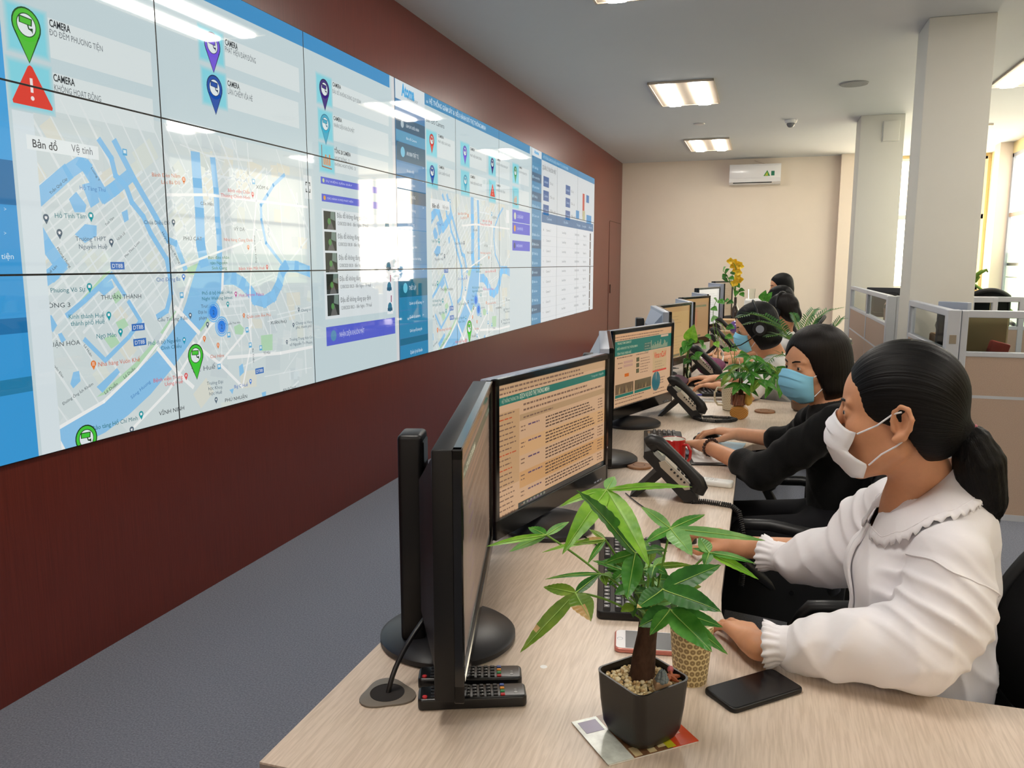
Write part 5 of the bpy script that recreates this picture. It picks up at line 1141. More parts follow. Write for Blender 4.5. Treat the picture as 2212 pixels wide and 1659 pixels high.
chair(2.62, 2.85, -.05, 'black office chair of the woman with the black headset and watch'); chair(2.60, 4.35, 0, 'black office chair behind the tied-hair headset wearer'); chair(2.60, 5.75, 0, 'black office chair of the fifth worker'); chair(2.62, 7.0, 0, 'black office chair nearest the back wall')
c_ = chair(3.76, 6.62, PI, 'black cubicle chair under the pink shirt'); c_.scale = (1, 1, 1.14); c_ = chair(4.42, 7.42, -PI / 2, 'tall black chair back right of the near pillar'); c_.scale = (1, 1, 1.3)
blob('shirt', 'pale pink shirt draped in the far cubicle', 'shirt', (3.50, 6.66, .86), (.06, .17, .135), mat('pink_cloth', (226, 196, 186), .8), .15, 21)

mb = MB().prism([(-.23, .36), (.16, .36), (.17, .52), (.13, .62), (-.12, .60), (-.2, .5)], 0, .018, .004); mb.v = [(x, -.268 + z, y) for x, y, z in mb.v]; mb.build('side_bracket', m_chair, c2_)
MB().cyl((.02, -.27, .46), (.02, -.276, .46), .008, 14).build('bracket_screw', m_black, c2_)
# ---------------------------------------------------------------- people: bodies as one continuous surface grown from a distance field
def _v(p): return np.array(p, dtype=np.float32)
class Field:
    def __init__(s): s.p = []; s.post = None
    def rc(s, a, b, ra, rb=None, k=.01, sub=False):
        s.p.append(('rc', _v(a), _v(b), float(ra), float(ra if rb is None else rb), k, sub)); return s
    def chain(s, pts, rs, k=.01):
        for (a, b), (ra, rb) in zip(zip(pts, pts[1:]), zip(rs, rs[1:])): s.rc(a, b, ra, rb, k)
        return s
    def el(s, c, r, R=None, k=.01, sub=False):
        s.p.append(('el', _v(c), _v(r), None if R is None else np.array(R, dtype=np.float32), 0, k, sub)); return s
    @staticmethod
    def dist(q, P):
        if q[0] == 'rc':
            _, a, b, ra, rb = q[:5]; ab = b - a; L = float(ab @ ab) + 1e-12
            t = np.clip(((P - a) @ ab) / L, 0, 1); d = P - a - t[:, None] * ab
            return np.sqrt((d * d).sum(1)) - (ra + (rb - ra) * t)
        _, c, r, R = q[:4]; d = P - c
        if R is not None: d = d @ R.T
        e = d / r; k0 = np.sqrt((e * e).sum(1)) + 1e-9; e2 = e / r; k1 = np.sqrt((e2 * e2).sum(1)) + 1e-9
        return k0 * (k0 - 1) / k1
    def ev(s, P, idx=None, raw=False):
        d = np.full(len(P), 1e3, dtype=np.float32)
        for i in (range(len(s.p)) if idx is None else idx):
            q = s.p[i]; dp = s.dist(q, P); k = q[5]
            if not q[6]:
                h = np.clip(.5 + .5 * (d - dp) / k, 0, 1); d = d + (dp - d) * h - k * h * (1 - h)
            else:
                h = np.clip(.5 - .5 * (d + dp) / k, 0, 1); d = d + (-dp - d) * h + k * h * (1 - h)
        if s.post and not raw: d = s.post(P, d)
        return d
    def bounds(s):
        lo = np.full(3, 1e9); hi = np.full(3, -1e9)
        for q in s.p:
            if q[6]: continue
            if q[0] == 'rc':
                for c, r in ((q[1], q[3]), (q[2], q[4])): lo = np.minimum(lo, c - r); hi = np.maximum(hi, c + r)
            else: m = float(q[2].max()); lo = np.minimum(lo, q[1] - m); hi = np.maximum(hi, q[1] + m)
        return lo - .03, hi + .03
    def mesh(s, h, n=10, lo=None, hi=None):
        """sparse surface nets; returns vertices, quads"""
        b0, b1 = s.bounds(); lo = b0 if lo is None else np.maximum(b0, lo); hi = b1 if hi is None else np.minimum(b1, hi)
        nb = np.ceil((hi - lo) / (h * n)).astype(int)
        B = np.stack(np.meshgrid(*[np.arange(k) for k in nb], indexing='ij'), -1).reshape(-1, 3)
        Cn = (lo + (B + .5) * (h * n)).astype(np.float32); R = h * n * .87
        D = np.stack([s.dist(q, Cn) for q in s.p], 1); D2 = D.copy()
        for i, q in enumerate(s.p):
            if q[6]: D2[:, i] = 1e3
        keep = D2.min(1) < R + .025
        g = np.arange(n + 1); G = np.stack(np.meshgrid(g, g, g, indexing='ij'), -1).reshape(-1, 3)
        M = 1 << 20
        keys, verts, quads = [], [], []
        off8 = np.array([(a, b, c) for a in (0, 1) for b in (0, 1) for c in (0, 1)])
        edges = [(i, j) for i in range(8) for j in range(i + 1, 8) if np.abs(off8[i] - off8[j]).sum() == 1]
        def key(c): return (c[:, 0].astype(np.int64) * M + c[:, 1]) * M + c[:, 2]
        for bi in np.nonzero(keep)[0]:
            idx = [i for i in range(len(s.p)) if D[bi, i] < max(D2[bi].min(), -R) + 2 * R + .06]
            base = B[bi] * n; P = (lo + (base + G) * h).astype(np.float32); f = s.ev(P, idx).reshape(n + 1, n + 1, n + 1)
            sg = f < 0
            if sg.all() or not sg.any(): continue
            c8 = np.stack([f[a:a + n, b:b + n, c:c + n] for a, b, c in off8], -1).reshape(-1, 8); s8 = c8 < 0
            act = np.nonzero(s8.any(1) & ~s8.all(1))[0]; c8 = c8[act]; s8 = s8[act]
            cell = np.stack(np.unravel_index(act, (n, n, n)), -1)
            acc = np.zeros((len(act), 3)); cnt = np.zeros(len(act))
            for i, j in edges:
                m = s8[:, i] != s8[:, j]; t = c8[m, i] / (c8[m, i] - c8[m, j])
                acc[m] += off8[i] + (off8[j] - off8[i]) * t[:, None]; cnt[m] += 1
            keys.append(key(base + cell)); verts.append(lo + (base + cell + acc / cnt[:, None]) * h)
            for ax in range(3):
                sl0 = [slice(0, n)] * 3; sl1 = [slice(0, n)] * 3; sl1[ax] = slice(1, n + 1)
                a, b = sg[tuple(sl0)], sg[tuple(sl1)]; e = np.stack(np.nonzero(a != b), -1)
                if not len(e): continue
                flip = a[tuple(e.T)]; e = e + base; u = np.zeros(3, int); w_ = np.zeros(3, int); u[(ax + 1) % 3] = 1; w_[(ax + 2) % 3] = 1
                q = np.stack([key(e - u - w_), key(e - w_), key(e), key(e - u)], 1); q[~flip] = q[~flip][:, ::-1]; quads.append(q)
        K = np.concatenate(keys); V = np.concatenate(verts); Q = np.concatenate(quads)
        o = np.argsort(K); K = K[o]; V = V[o]; I = np.searchsorted(K, Q); I = np.clip(I, 0, len(K) - 1); ok = (K[I] == Q).all(1)
        return V, I[ok]
    def surf(s, p, d=.004, it=12):
        """move a point to distance d from the surface"""
        p = np.array(p, dtype=np.float32)
        for _ in range(it):
            e = .004; Q = np.array([p, p + (e, 0, 0), p + (0, e, 0), p + (0, 0, e)], dtype=np.float32); f = s.ev(Q); g = (f[1:] - f[0]) / e; n = np.linalg.norm(g) + 1e-6
            p = p - g / n * (f[0] - d) * .7
        return tuple(float(x) for x in p)
def field_object(name, F, h, m, parent, smooth=True, attr=None, keep=None, relax=0, origin=(0, 0, 0), **kw):
    V, Q = F.mesh(h, **kw)
    if keep is not None:
        ok = keep(V); Q = Q[ok[Q].all(1)]
    u = np.unique(Q); rm = np.full(len(V), -1); rm[u] = np.arange(len(u)); V = V[u]; Q = rm[Q]
    for _ in range(relax):
        S = np.zeros_like(V); N = np.zeros(len(V))
        for a in range(4): np.add.at(S, Q[:, a], V[Q[:, (a + 1) % 4]] + V[Q[:, (a + 3) % 4]]); np.add.at(N, Q[:, a], 2)
        V = V * .4 + .6 * S / np.maximum(N, 1)[:, None]
    V = V - np.array(origin)
    me = bpy.data.meshes.new(name); me.vertices.add(len(V)); me.vertices.foreach_set('co', V.astype(np.float32).ravel())
    me.loops.add(len(Q) * 4); me.loops.foreach_set('vertex_index', Q.astype(np.int32).ravel()); me.polygons.add(len(Q)); me.polygons.foreach_set('loop_start', np.arange(0, len(Q) * 4, 4, dtype=np.int32))
    me.materials.append(m); me.update(calc_edges=True); me.validate()
    me.shade_smooth()
    if attr is not None:
        a = me.attributes.new('strand', 'FLOAT_VECTOR', 'POINT'); a.data.foreach_set('vector', attr(V + np.array(origin)).astype(np.float32).ravel())
    o = bpy.data.objects.new(name, me); COL.objects.link(o)
    if parent is not None: o.parent = parent
    return o

def skin_mat(name, rgb):
    return mat(name, rgb, .5, .4, sss=.12, noise=(28, .06), bump=(700, .06))
m_skinA = skin_mat('skin_warm', (208, 152, 116)); m_skinB = skin_mat('skin_light', (216, 160, 124))
def hair_mat(name, rgb, hi):
    m = bpy.data.materials.new(name); m.use_nodes = True; nt = m.node_tree; b = nt.nodes['Principled BSDF']
    b.inputs['Roughness'].default_value = .46; b.inputs['Specular IOR Level'].default_value = .2; b.inputs['Anisotropic'].default_value = .5
    at = nt.nodes.new('ShaderNodeAttribute'); at.attribute_name = 'strand'
    n = nt.nodes.new('ShaderNodeTexNoise'); n.inputs['Scale'].default_value = 1; n.inputs['Detail'].default_value = 6; n.inputs['Roughness'].default_value = .6; nt.links.new(at.outputs['Vector'], n.inputs['Vector'])
    r = nt.nodes.new('ShaderNodeValToRGB'); r.color_ramp.elements[0].position = .35; r.color_ramp.elements[1].position = .75; r.color_ramp.elements[0].color = (*lin(rgb), 1); r.color_ramp.elements[1].color = (*lin(hi), 1); nt.links.new(n.outputs['Fac'], r.inputs[0]); nt.links.new(r.outputs[0], b.inputs['Base Color'])
    bp = nt.nodes.new('ShaderNodeBump'); bp.inputs['Strength'].default_value = .55; bp.inputs['Distance'].default_value = .004; nt.links.new(n.outputs['Fac'], bp.inputs['Height']); nt.links.new(bp.outputs[0], b.inputs['Normal'])
    MATS[name] = m; return m
m_hair = hair_mat('black_hair', (4, 4, 5), (12, 11, 13)); m_hairb = hair_mat('dark_brown_hair', (9, 7, 6), (26, 18, 16))
m_maskw = mat('mask_white', (240, 240, 246), .7, .2, sss=.05); m_maskb = mat('mask_blue', (140, 206, 238), .7, .2)
m_eye = mat('eye_white', (226, 220, 214), .2); m_iris = mat('eye_dark', (24, 16, 14), .12)
m_blouse = mat('white_blouse', (240, 238, 242), .62, .25, sheen=.15, bump=(60, .12)); m_shirt = mat('white_shirt', (230, 230, 230), .7, .2); m_knit = mat('black_knit', (14, 14, 15), .85, .15, sheen=.1, bump=(240, .4)); m_trou = mat('black_trousers', (20, 20, 24), .85, .2)

def frame(yaw, pitch=0.0, roll=0.0):
    """head axes: forward, left, up (columns); yaw = direction the face points, degrees from +x; pitch > 0 looks down"""
    return Euler((math.radians(roll), math.radians(pitch), math.radians(yaw)), 'XYZ').to_matrix()
def head_prims(F, c, R, s=1.0, detail=True):
    c = Vector(c); W = lambda p: tuple(c + R @ (Vector(p) * s)); Ri = np.array(R.transposed())
    def el(p, r, k=.015, sub=False, rot=None):
        Rr = Ri if rot is None else np.array((R @ rot).transposed()); F.el(W(p), [v * s for v in r], Rr, k, sub)
    def rc(a, b, ra, rb, k=.012, sub=False): F.rc(W(a), W(b), ra * s, rb * s, k, sub)
    el((-.006, 0, .036), (.089, .073, .082)); el((.030, 0, -.030), (.060, .060, .082), .03); el((.048, 0, .035), (.045, .058, .052), .03)
    for q in (-1, 1):
        rc((-.004, .052 * q, -.055), (.06, .020 * q, -.104), .017, .016, .03); el((.052, .040 * q, -.026), (.030, .022, .022), .02)
        el((.096, .031 * q, .001), (.013, .018, .011), .012, True)
        el((.0775, .031 * q, .0005), (.0152, .0160, .0148), None or .004)
        if detail:
            el((.0935, .032 * q, -.0005), (.009, .0125, .0034), .002, True)
            rc((.088, .014 * q, .0185), (.079, .046 * q, .0195), .006, .005, .01)
        # ear: shell, hollow and rim
        er = Euler((0, 0, math.radians(-18 * q))).to_matrix() @ Euler((0, math.radians(-8), 0)).to_matrix()
        el((-.010, .0755 * q, -.006), (.0165, .0065, .029), .006, False, er)
        if detail:
            el((-.006, .0815 * q, -.006), (.0085, .006, .0155), .004, True, er)
            ring_ = [(.006, -.002), (.004, .016), (-.006, .026), (-.018, .022), (-.025, .006), (-.022, -.012), (-.012, -.026), (-.002, -.032)]
            P = [(x, (.078 + .010 * max(0, -x / .025)) * q, z) for x, z in ring_]
            for a, b_ in zip(P, P[1:]): rc(a, b_, .0042, .0042, .003)
            rc(P[-2], P[-1], .007, .0065, .006); rc((.004, .077 * q, -.010), (.003, .077 * q, -.016), .005, .005, .004)
    el((.070, 0, -.100), (.022, .022, .018), .02)
    rc((.090, 0, .008), (.112, 0, -.034), .0075, .0105, .014)
    for q in (-1, 1): el((.103, .011 * q, -.036), (.010, .008, .008), .006)
    rc((.092, -.014, -.063), (.092, .014, -.063), .0075, .0075, .012); rc((.090, -.012, -.073), (.090, .012, -.073), .0075, .0075, .008)
    return W
def eyes(parent, c, R, s=1.0, o=Vector((0, 0, 0))):
    for q in (-1, 1):
        p = Vector(c) + R @ (Vector((.0775, .031 * q, .0)) * s) - o
        e = MB().ball(p, .0132 * s, 16, 10).build('eye', m_eye, parent, smooth=80)
        d = R @ Vector((.0105, 0, -.0012)) * s; MB().ball(p + d, (.0046 * s, .0058 * s, .0058 * s), 14, 8).build('iris', m_iris, e, smooth=80)
def eyebrows(parent, c, R, s, o, m):
    for q in (-1, 1):
        P = [Vector(c) + R @ (Vector(p) * s) - o for p in ((.0975, .012 * q, .0175), (.0955, .024 * q, .0215), (.088, .038 * q, .022), (.0775, .050 * q, .017))]
        MB().tube(P, [.0022 * s, .003 * s, .0026 * s, .001 * s], 8).build('eyebrow', m, parent, smooth=80)
def face_mask(parent, c, R, m, s=1.0, o=Vector((0, 0, 0)), droop=True, ear=True):
    """pleated surgical mask: centre line and side line, rows from nose to chin"""
    Cl = [(.107, -.002), (.119, -.022), (.123, -.044), (.118, -.070), (.100, -.098), (.074, -.120)]
    Sl = [(.062, .062, -.030), (.066, .062, -.046), (.074, .060, -.066), (.060, .061, -.076), (.040, .060, -.086), (.046, .054, -.112)] if droop else [(.056, .064, -.026), (.056, .064, -.044), (.055, .064, -.060), (.053, .062, -.076), (.050, .060, -.092), (.048, .054, -.110)]
    def samp(A, v):
        x = v * (len(A) - 1); i = min(int(x), len(A) - 2); f = x - i; return [a + (b_ - a) * f for a, b_ in zip(A[i], A[i + 1])]
    rows = 19; cols = 21; G = []
    for i in range(rows):
        v = i / (rows - 1); cx, cz = samp(Cl, v); sx, sy, sz = samp(Sl, v); pl = ((v * 3.6) % 1.0) * .0042 if .12 < v < .95 else 0; row = []
        for j in range(cols):
            u = j / (cols - 1) * 2 - 1; a = abs(u); cs = math.cos(a * PI / 2)
            x = sx + (cx - sx) * cs ** .75; y = sy * math.sin(a * PI / 2) ** .9 * (1 if u > 0 else -1); z = sz + (cz - sz) * cs ** 1.3
            k = pl * (1 - a ** 4); row.append(Vector(c) + R @ (Vector((x + k + .002, y * 1.02, z)) * s) - o)
        G.append(row)
    mk = MB().grid(G).build('face_mask', m, parent, smooth=25)
    so = mk.modifiers.new('thick', 'SOLIDIFY'); so.thickness = .0012 * s; so.offset = 1
    if ear:
        for q in (-1, 1):
            W = lambda p: Vector(c) + R @ (Vector((p[0], p[1] * q, p[2])) * s) - o
            t, b_ = Sl[0], Sl[4]
            MB().tube([W(p) for p in ((t[0], t[1] + .001, t[2] - .002), (.03, .073, -.012), (.005, .080, .012), (-.008, .084, .017))], .0016 * s, 8).tube([W(p) for p in ((b_[0], b_[1], b_[2]), (.02, .070, -.062), (-.002, .080, -.044), (-.012, .083, -.034))], .0016 * s, 8).build('ear_loop', m_maskw, mk, smooth=80)
    return mk
def hand_prims(F, w_, d, up, side, s=1.0, bend=(14, 18, 12), spread=1.0, thumb=0.0, curl=0.0):
    """w_ wrist, d finger direction, up back-of-hand normal; side = +1 thumb on the left of d (right hand palm down), -1 on the right"""
    d = Vector(d).normalized(); up = (Vector(up) - d * Vector(up).dot(d)).normalized(); l = up.cross(d) * side; w_ = Vector(w_)
    W = lambda p: tuple(w_ + (d * p[0] + l * p[1] + up * p[2]) * s)
    F.rc(W((-.01, 0, 0)), W((.02, 0, 0)), .0225 * s, .021 * s, .012)
    ys = (.026, .009, -.008, -.024); L = ((.044, .026, .021), (.049, .029, .022), (.045, .027, .021), (.034, .020, .018)); hx = (.086, .089, .084, .076)
    for y, x in zip(ys, hx): F.rc(W((.018, y * .55, -.001)), W((x, y, .003)), .0145 * s, .0105 * s, .012)
    F.el(W((.045, .002, -.006)), (.03 * s,) * 3, None, .01); F.p.pop()
    for i, (y, x, ln) in enumerate(zip(ys, hx, L)):
        a = 0; p = Vector((x, y, .003)); yaw = (.10, .02, -.05, -.13)[i] * spread; r = (.0094, .0096, .009, .008)[i]
        for k, l_ in enumerate(ln):
            a += math.radians(bend[k] + curl + (4, 0, 3, 6)[i]); q = p + Vector((math.cos(a) * math.cos(yaw), math.sin(yaw), -math.sin(a))) * l_
            F.rc(W(p), W(q), r * (1 - .10 * k) * s, r * (1 - .10 * (k + 1)) * s, .0035); p = q
    T = [(.022, .022, -.006), (.050, .044, -.012 - thumb * .4), (.078, .052 - thumb * .3, -.018 - thumb), (.100, .054 - thumb * .5, -.022 - thumb)]
    F.chain([W(p) for p in T], [.0150 * s, .0118 * s, .0102 * s, .0078 * s], .008)
    return W
def torso_prims(F, P, C, SL, SR, g=0.0, k=.05, bust=.0, neck=None, deep=1.0):
    """pelvis centre, chest centre, shoulders; g grows the shape (cloth)"""
    P, C, SL, SR = map(Vector, (P, C, SL, SR)); sd = (SL - SR).normalized(); up = (C - P).normalized(); fw = sd.cross(up).normalized(); sd = up.cross(fw)
    R = Matrix((fw, sd, up)); Rn = np.array(R); w_ = (SL - SR).length / .34
    F.el(P, (.118 * deep + g, .160 + g, .12 + g), Rn, k); F.el(P.lerp(C, .5), (.100 * deep + g, .138 * w_ + g, .17 + g), Rn, k); F.el(C, (.108 * deep + g, .148 * w_ + g, .15 + g), Rn, k)
    F.rc(SL + (C - SL) * .12, SR + (C - SR) * .12, .050 + g, .050 + g, k)
    if bust:
        for q in (-1, 1): F.el(C + fw * .075 + sd * .065 * q - up * .01, (.052 + g, .055 + g, .055 + g), Rn, .04)
    return fw, sd, up
def folds(F, A, dirs, zones=None, arms=()):
    """wrinkle the cloth: sums of ridged waves"""
    ds = [(_v(d), f, ph, wv) for d, f, ph, wv in dirs]
    def post(P, d):
        near = np.abs(d) < .04
        if not near.any(): return d
        Q = P[near]; s_ = np.zeros(len(Q), dtype=np.float32)
        for dv, f, ph, wv in ds:
            w1 = wv * np.sin(Q[:, 0] * 17 + Q[:, 2] * 11 + ph) + wv * .7 * np.sin(Q[:, 1] * 23 - Q[:, 2] * 13 + ph * 2); s_ += (1 - np.abs(np.sin(Q @ dv * f * .5 + ph + w1))) ** 2 - .35
        a = A if zones is None else A * zones(Q)
        s_ = a * s_
        for p0, p1, cnt, skew, amp in arms:          # creases running round a sleeve
            p0, ab = _v(p0), _v(p1) - _v(p0); L2 = float(ab @ ab); t = ((Q - p0) @ ab) / L2; rel = Q - p0 - np.clip(t, 0, 1)[:, None] * ab; r = np.sqrt((rel * rel).sum(1))
            u = np.cross(ab, _v((.3, .2, 1.))); u /= np.linalg.norm(u); w_ = np.cross(ab / math.sqrt(L2), u); ph = np.arctan2(rel @ w_, rel @ u)
            env = np.clip(1 - np.abs(t - .5) / .62, 0, 1) * np.clip((.115 - r) / .03, 0, 1); wv = .5 + .5 * np.sin(2 * PI * (t * cnt + skew * np.cos(ph + .7) + .12 * np.sin(3 * ph + 5 * t))); s_ = s_ + amp * env * (wv ** 2.2 - .3)
        d = d.copy(); d[near] -= s_; return d
    F.post = post
def bob_attr(c, R, s=1.0):
    def f(V):
        L = (V - np.array(c)) @ np.array(R); ang = np.arctan2(L[:, 1], -L[:, 0] + .0); return np.stack([ang * 34, L[:, 2] * 9, L[:, 0] * 6], 1)
    return f
def lower_body(F, P, g=0.0, knee_x=-.40, z_knee=.53, fw=Vector((-1, 0, 0)), sp=.10, feet=True):
    P = Vector(P); sd = Vector((-fw.y, fw.x, 0))
    for q in (-1, 1):
        hip = P + sd * q * .085 - Vector((0, 0, .02)); kn = P + fw * .40 + sd * q * sp; kn.z = z_knee; an = kn + fw * .02; an.z = .09
        F.rc(hip, kn, .082 + g, .058 + g, .04); F.rc(kn, an, .056 + g, .037 + g, .03)
        if feet: F.rc(an + Vector((0, 0, -.045)), an + fw * .14 + Vector((0, 0, -.062)), .033, .026, .02)

def person(label, o, h, build):
    """o: floor point under the seat"""
    F = Field(); build(F)
    b = field_object('person', F, h, m_skinB if 'black' in label else m_skinA, None, relax=1, origin=o); b.location = o
    return tag(b, label, 'person')

# ================================================================ woman in the white blouse (front)
O1 = Vector((2.66, -.08, 0)); hc = Vector((2.566, -.118, 1.180)); hR = frame(166, 0, 0)
F = Field()
W1 = head_prims(F, hc, hR)
nb = Vector((2.626, -.10, 1.045))
F.rc(W1((-.028, 0, -.050)), nb, .039, .045, .02); F.rc(W1((-.010, 0, -.075)), nb + Vector((-.012, 0, -.02)), .032, .038, .02)
P1, C1 = Vector((2.68, -.085, .58)), Vector((2.635, -.09, .885)); SL1, SR1 = Vector((2.640, -.232, .962)), Vector((2.600, .070, .960))
torso_prims(F, P1, C1, SL1, SR1, -.012); lower_body(F, P1); F.el((2.576, -.094, 1.0), (.028, .042, .055), None, .03)
EL, WL = Vector((2.575, -.300, .815)), Vector((2.338, -.282, .787)); ER, WR = Vector((2.505, .115, .825)), Vector((2.293, .192, .797))
F.chain([SL1, EL, WL], [.046, .036, .0235], .02); F.chain([SR1, ER, WR], [.046, .036, .0235], .02)
hand_prims(F, WL, (-.40, .90, -.10), (.15, .05, 1), -1, .98, (10, 16, 12), 1.0, .006)
hand_prims(F, WR, (-.80, .60, .08), (0, 0, 1), 1, .98, (16, 22, 16), .8, .012)
b1 = field_object('person', F, .0026, m_skinA, None, relax=1, origin=O1); b1.location = O1
tag(b1, 'seated woman in white ruffled blouse with ponytail and white face mask', 'person')
O = O1
eyes(b1, hc, hR, 1, O); eyebrows(b1, hc, hR, 1, O, m_hair)
face_mask(b1, hc, hR, m_maskw, 1, O)
# hair: swept back to a tail
def hairline(xs, zs):
    xs, zs = np.array(xs), np.array(zs)
    return lambda z: np.interp(z, zs, xs)
xh = hairline((-.11, -.050, -.030, -.008, .036, .058, .073, .083, .089, .2), (-.090, -.080, -.046, -.014, -.008, .008, .040, .066, .083, .098))
H = Field(); wl = lambda p: tuple(hc + hR @ Vector(p)); Ri = np.array(hR.transposed())
H.el(wl((-.006, 0, .038)), (.101, .083, .096), Ri, .02); H.el(wl((-.045, 0, -.016)), (.056, .070, .064), Ri, .025)
H.rc(wl((-.070, 0, -.028)), wl((-.106, 0, -.022)), .032, .013, .025)
def cut(P, d):
    L = (P - _v(hc)) @ np.array(hR); g = L[:, 0] - xh(L[:, 2]); a = np.arctan2(L[:, 2] - .0, np.abs(L[:, 1]) + 1e-4)
    d = np.maximum(d, g * .8); r = np.sqrt((L[:, 1]) ** 2 + (L[:, 2] + .02) ** 2); return d - .0005 * np.sin(np.arctan2(L[:, 2] + .02, L[:, 1]) * 60 + L[:, 0] * 16)
H.post = cut
def tail_attr(V):
    L = (V - np.array(hc)) @ np.array(hR); a = np.arctan2(L[:, 2] + .02, L[:, 1]); return np.stack([a * 30, L[:, 0] * 7, np.zeros(len(L))], 1)
hr = field_object('hair', H, .003, m_hair, b1, attr=tail_attr, relax=2, origin=O)
T = Field(); tp = [at_y(2080, 927, -.135), at_y(2100, 955, -.14), at_y(2115, 1000, -.14), at_y(2118, 1050, -.135), at_y(2132, 1090, -.13), at_y(2146, 1122, -.125)]
T.chain(tp, [.013, .026, .0365, .036, .027, .006], .02)
def ripple(P, d):
    L = P - _v(tp[2]); return d - .0009 * np.sin(L[:, 0] * 330 + L[:, 2] * 120 + L[:, 1] * 260) - .0006 * np.sin(L[:, 1] * 540 - L[:, 0] * 200)
T.post = ripple
field_object('ponytail', T, .003, m_hair, b1, attr=lambda V: np.stack([(V[:, 0] + .35 * (V[:, 2] - 1)) * 420, V[:, 2] * 12, V[:, 1] * 420], 1), relax=1, origin=O)
rg = random.Random(4); mb = MB()
for k in range(90):
    a = rg.uniform(0, 2 * PI); r0 = rg.uniform(.6, 1.0); P = []
    for i, (p, r) in enumerate(zip(tp[1:], (.026, .0365, .036, .027, .010))): P.append(Vector(p) - O + Vector((math.cos(a) * r * r0, math.sin(a) * r * r0, rg.uniform(-.004, .004) - (.012 * rg.random() if i == 4 else 0))))
    mb.tube(P, [.0006, .0008, .0008, .0006, .0003], 4)
mb.build('loose_strands', m_hair, b1, smooth=80)
td = (Vector(tp[1]) - Vector(tp[0])).normalized(); tu = td.orthogonal().normalized(); tv = td.cross(tu)
MB().tube([Vector(tp[0]) + td * .006 + (tu * math.cos(a) + tv * math.sin(a)) * .0185 - O for a in (2 * PI * k / 24 for k in range(25))], .0042, 8).build('hair_tie', mat('pink_tie', (176, 60, 84), .5), b1, smooth=80)
# blouse
B = Field()
torso_prims(B, P1 + Vector((-.01, 0, -.03)), C1, SL1, SR1, .006, .035, .01, deep=1.0)
B.el((2.652, -.10, .985), (.082, .115, .078), None, .04); B.el((2.605, -.09, .78), (.095, .14, .17), None, .04)
B.chain([SL1 + Vector((0, -.012, 0)), (2.630, -.270, .885), EL + Vector((.012, -.002, .012))], [.058, .070, .070], .025)
B.chain([EL + Vector((0, 0, .012)), (2.49, -.300, .818), (2.425, -.297, .802), (2.398, -.295, .797)], [.069, .056, .046, .034], .02)
B.chain([SR1, (2.565, .115, .895), ER + Vector((.01, 0, .0))], [.060, .070, .066], .025)
B.chain([ER, (2.462, .119, .816), (2.424, .121, .805), (2.402, .126, .802)], [.064, .058, .047, .034], .02)
folds(B, .0062, (((.8, -.3, .9), 40, .3, 1.5), ((.2, .9, 1.1), 34, 1.7, 1.6), ((1.2, .2, -.3), 56, 2.9, 1.4)), lambda Q: .2 + .6 * np.clip((1.0 - Q[:, 2]) * 4, 0, 1), ((SL1, EL, 5.2, .55, .0085), (EL, WL, 3.6, .5, .006), (SR1, ER, 4.5, .5, .008), (ER, WR, 3.5, .5, .006)))
bl = field_object('blouse', B, .0032, m_blouse, b1, relax=3, origin=O, keep=lambda V: ~(((((V - np.array(nb)) @ np.array((-.25, 0, 1.))) > -.010) & (np.hypot(V[:, 0] - nb.x, V[:, 1] - nb.y) < .058)) | (np.linalg.norm((V - np.array((2.550, -.088, 1.005))) * np.array((.8, 1.25, .55)), axis=1) < .027)))
def cuff(w0, w1, r, m, name, par, flare=.008, ruff=.03):
    """band from w0 to w1 (towards the hand) with a gathered frill"""
    w0, w1 = Vector(w0), Vector(w1); t = (w1 - w0).normalized(); u = t.orthogonal().normalized(); v = t.cross(u); L = (w1 - w0).length; G = []
    for i, (f, rr, am) in enumerate(((-.1, r * 1.12, 0), (0, r * 1.04, .0), (.08, r, .0), (.55, r * .97, 0), (.6, r * .95, .0005), (.72, r * .97, .0012), (.86, r + flare * .4, .0022), (1.0, r + flare * .7, .0032))):
        row = []
        for j in range(97):
            a = 2 * PI * j / 96; q = rr + am * math.sin(a * 17 + 1.3 * math.sin(a * 3)); row.append(w0 + t * (L * f + am * .5 * math.cos(a * 17)) + (u * math.cos(a) + v * math.sin(a)) * q - O)
        G.append(row)
    ob = MB().grid(G).build(name, m, par, smooth=80); so = ob.modifiers.new('thick', 'SOLIDIFY'); so.thickness = .001; so.offset = 0
    return ob
cuff((2.418, -.296, .801), (2.352, -.286, .792), .034, m_blouse, 'cuff', bl); cuff((2.418, .122, .803), (2.346, .156, .800), .034, m_blouse, 'cuff', bl)
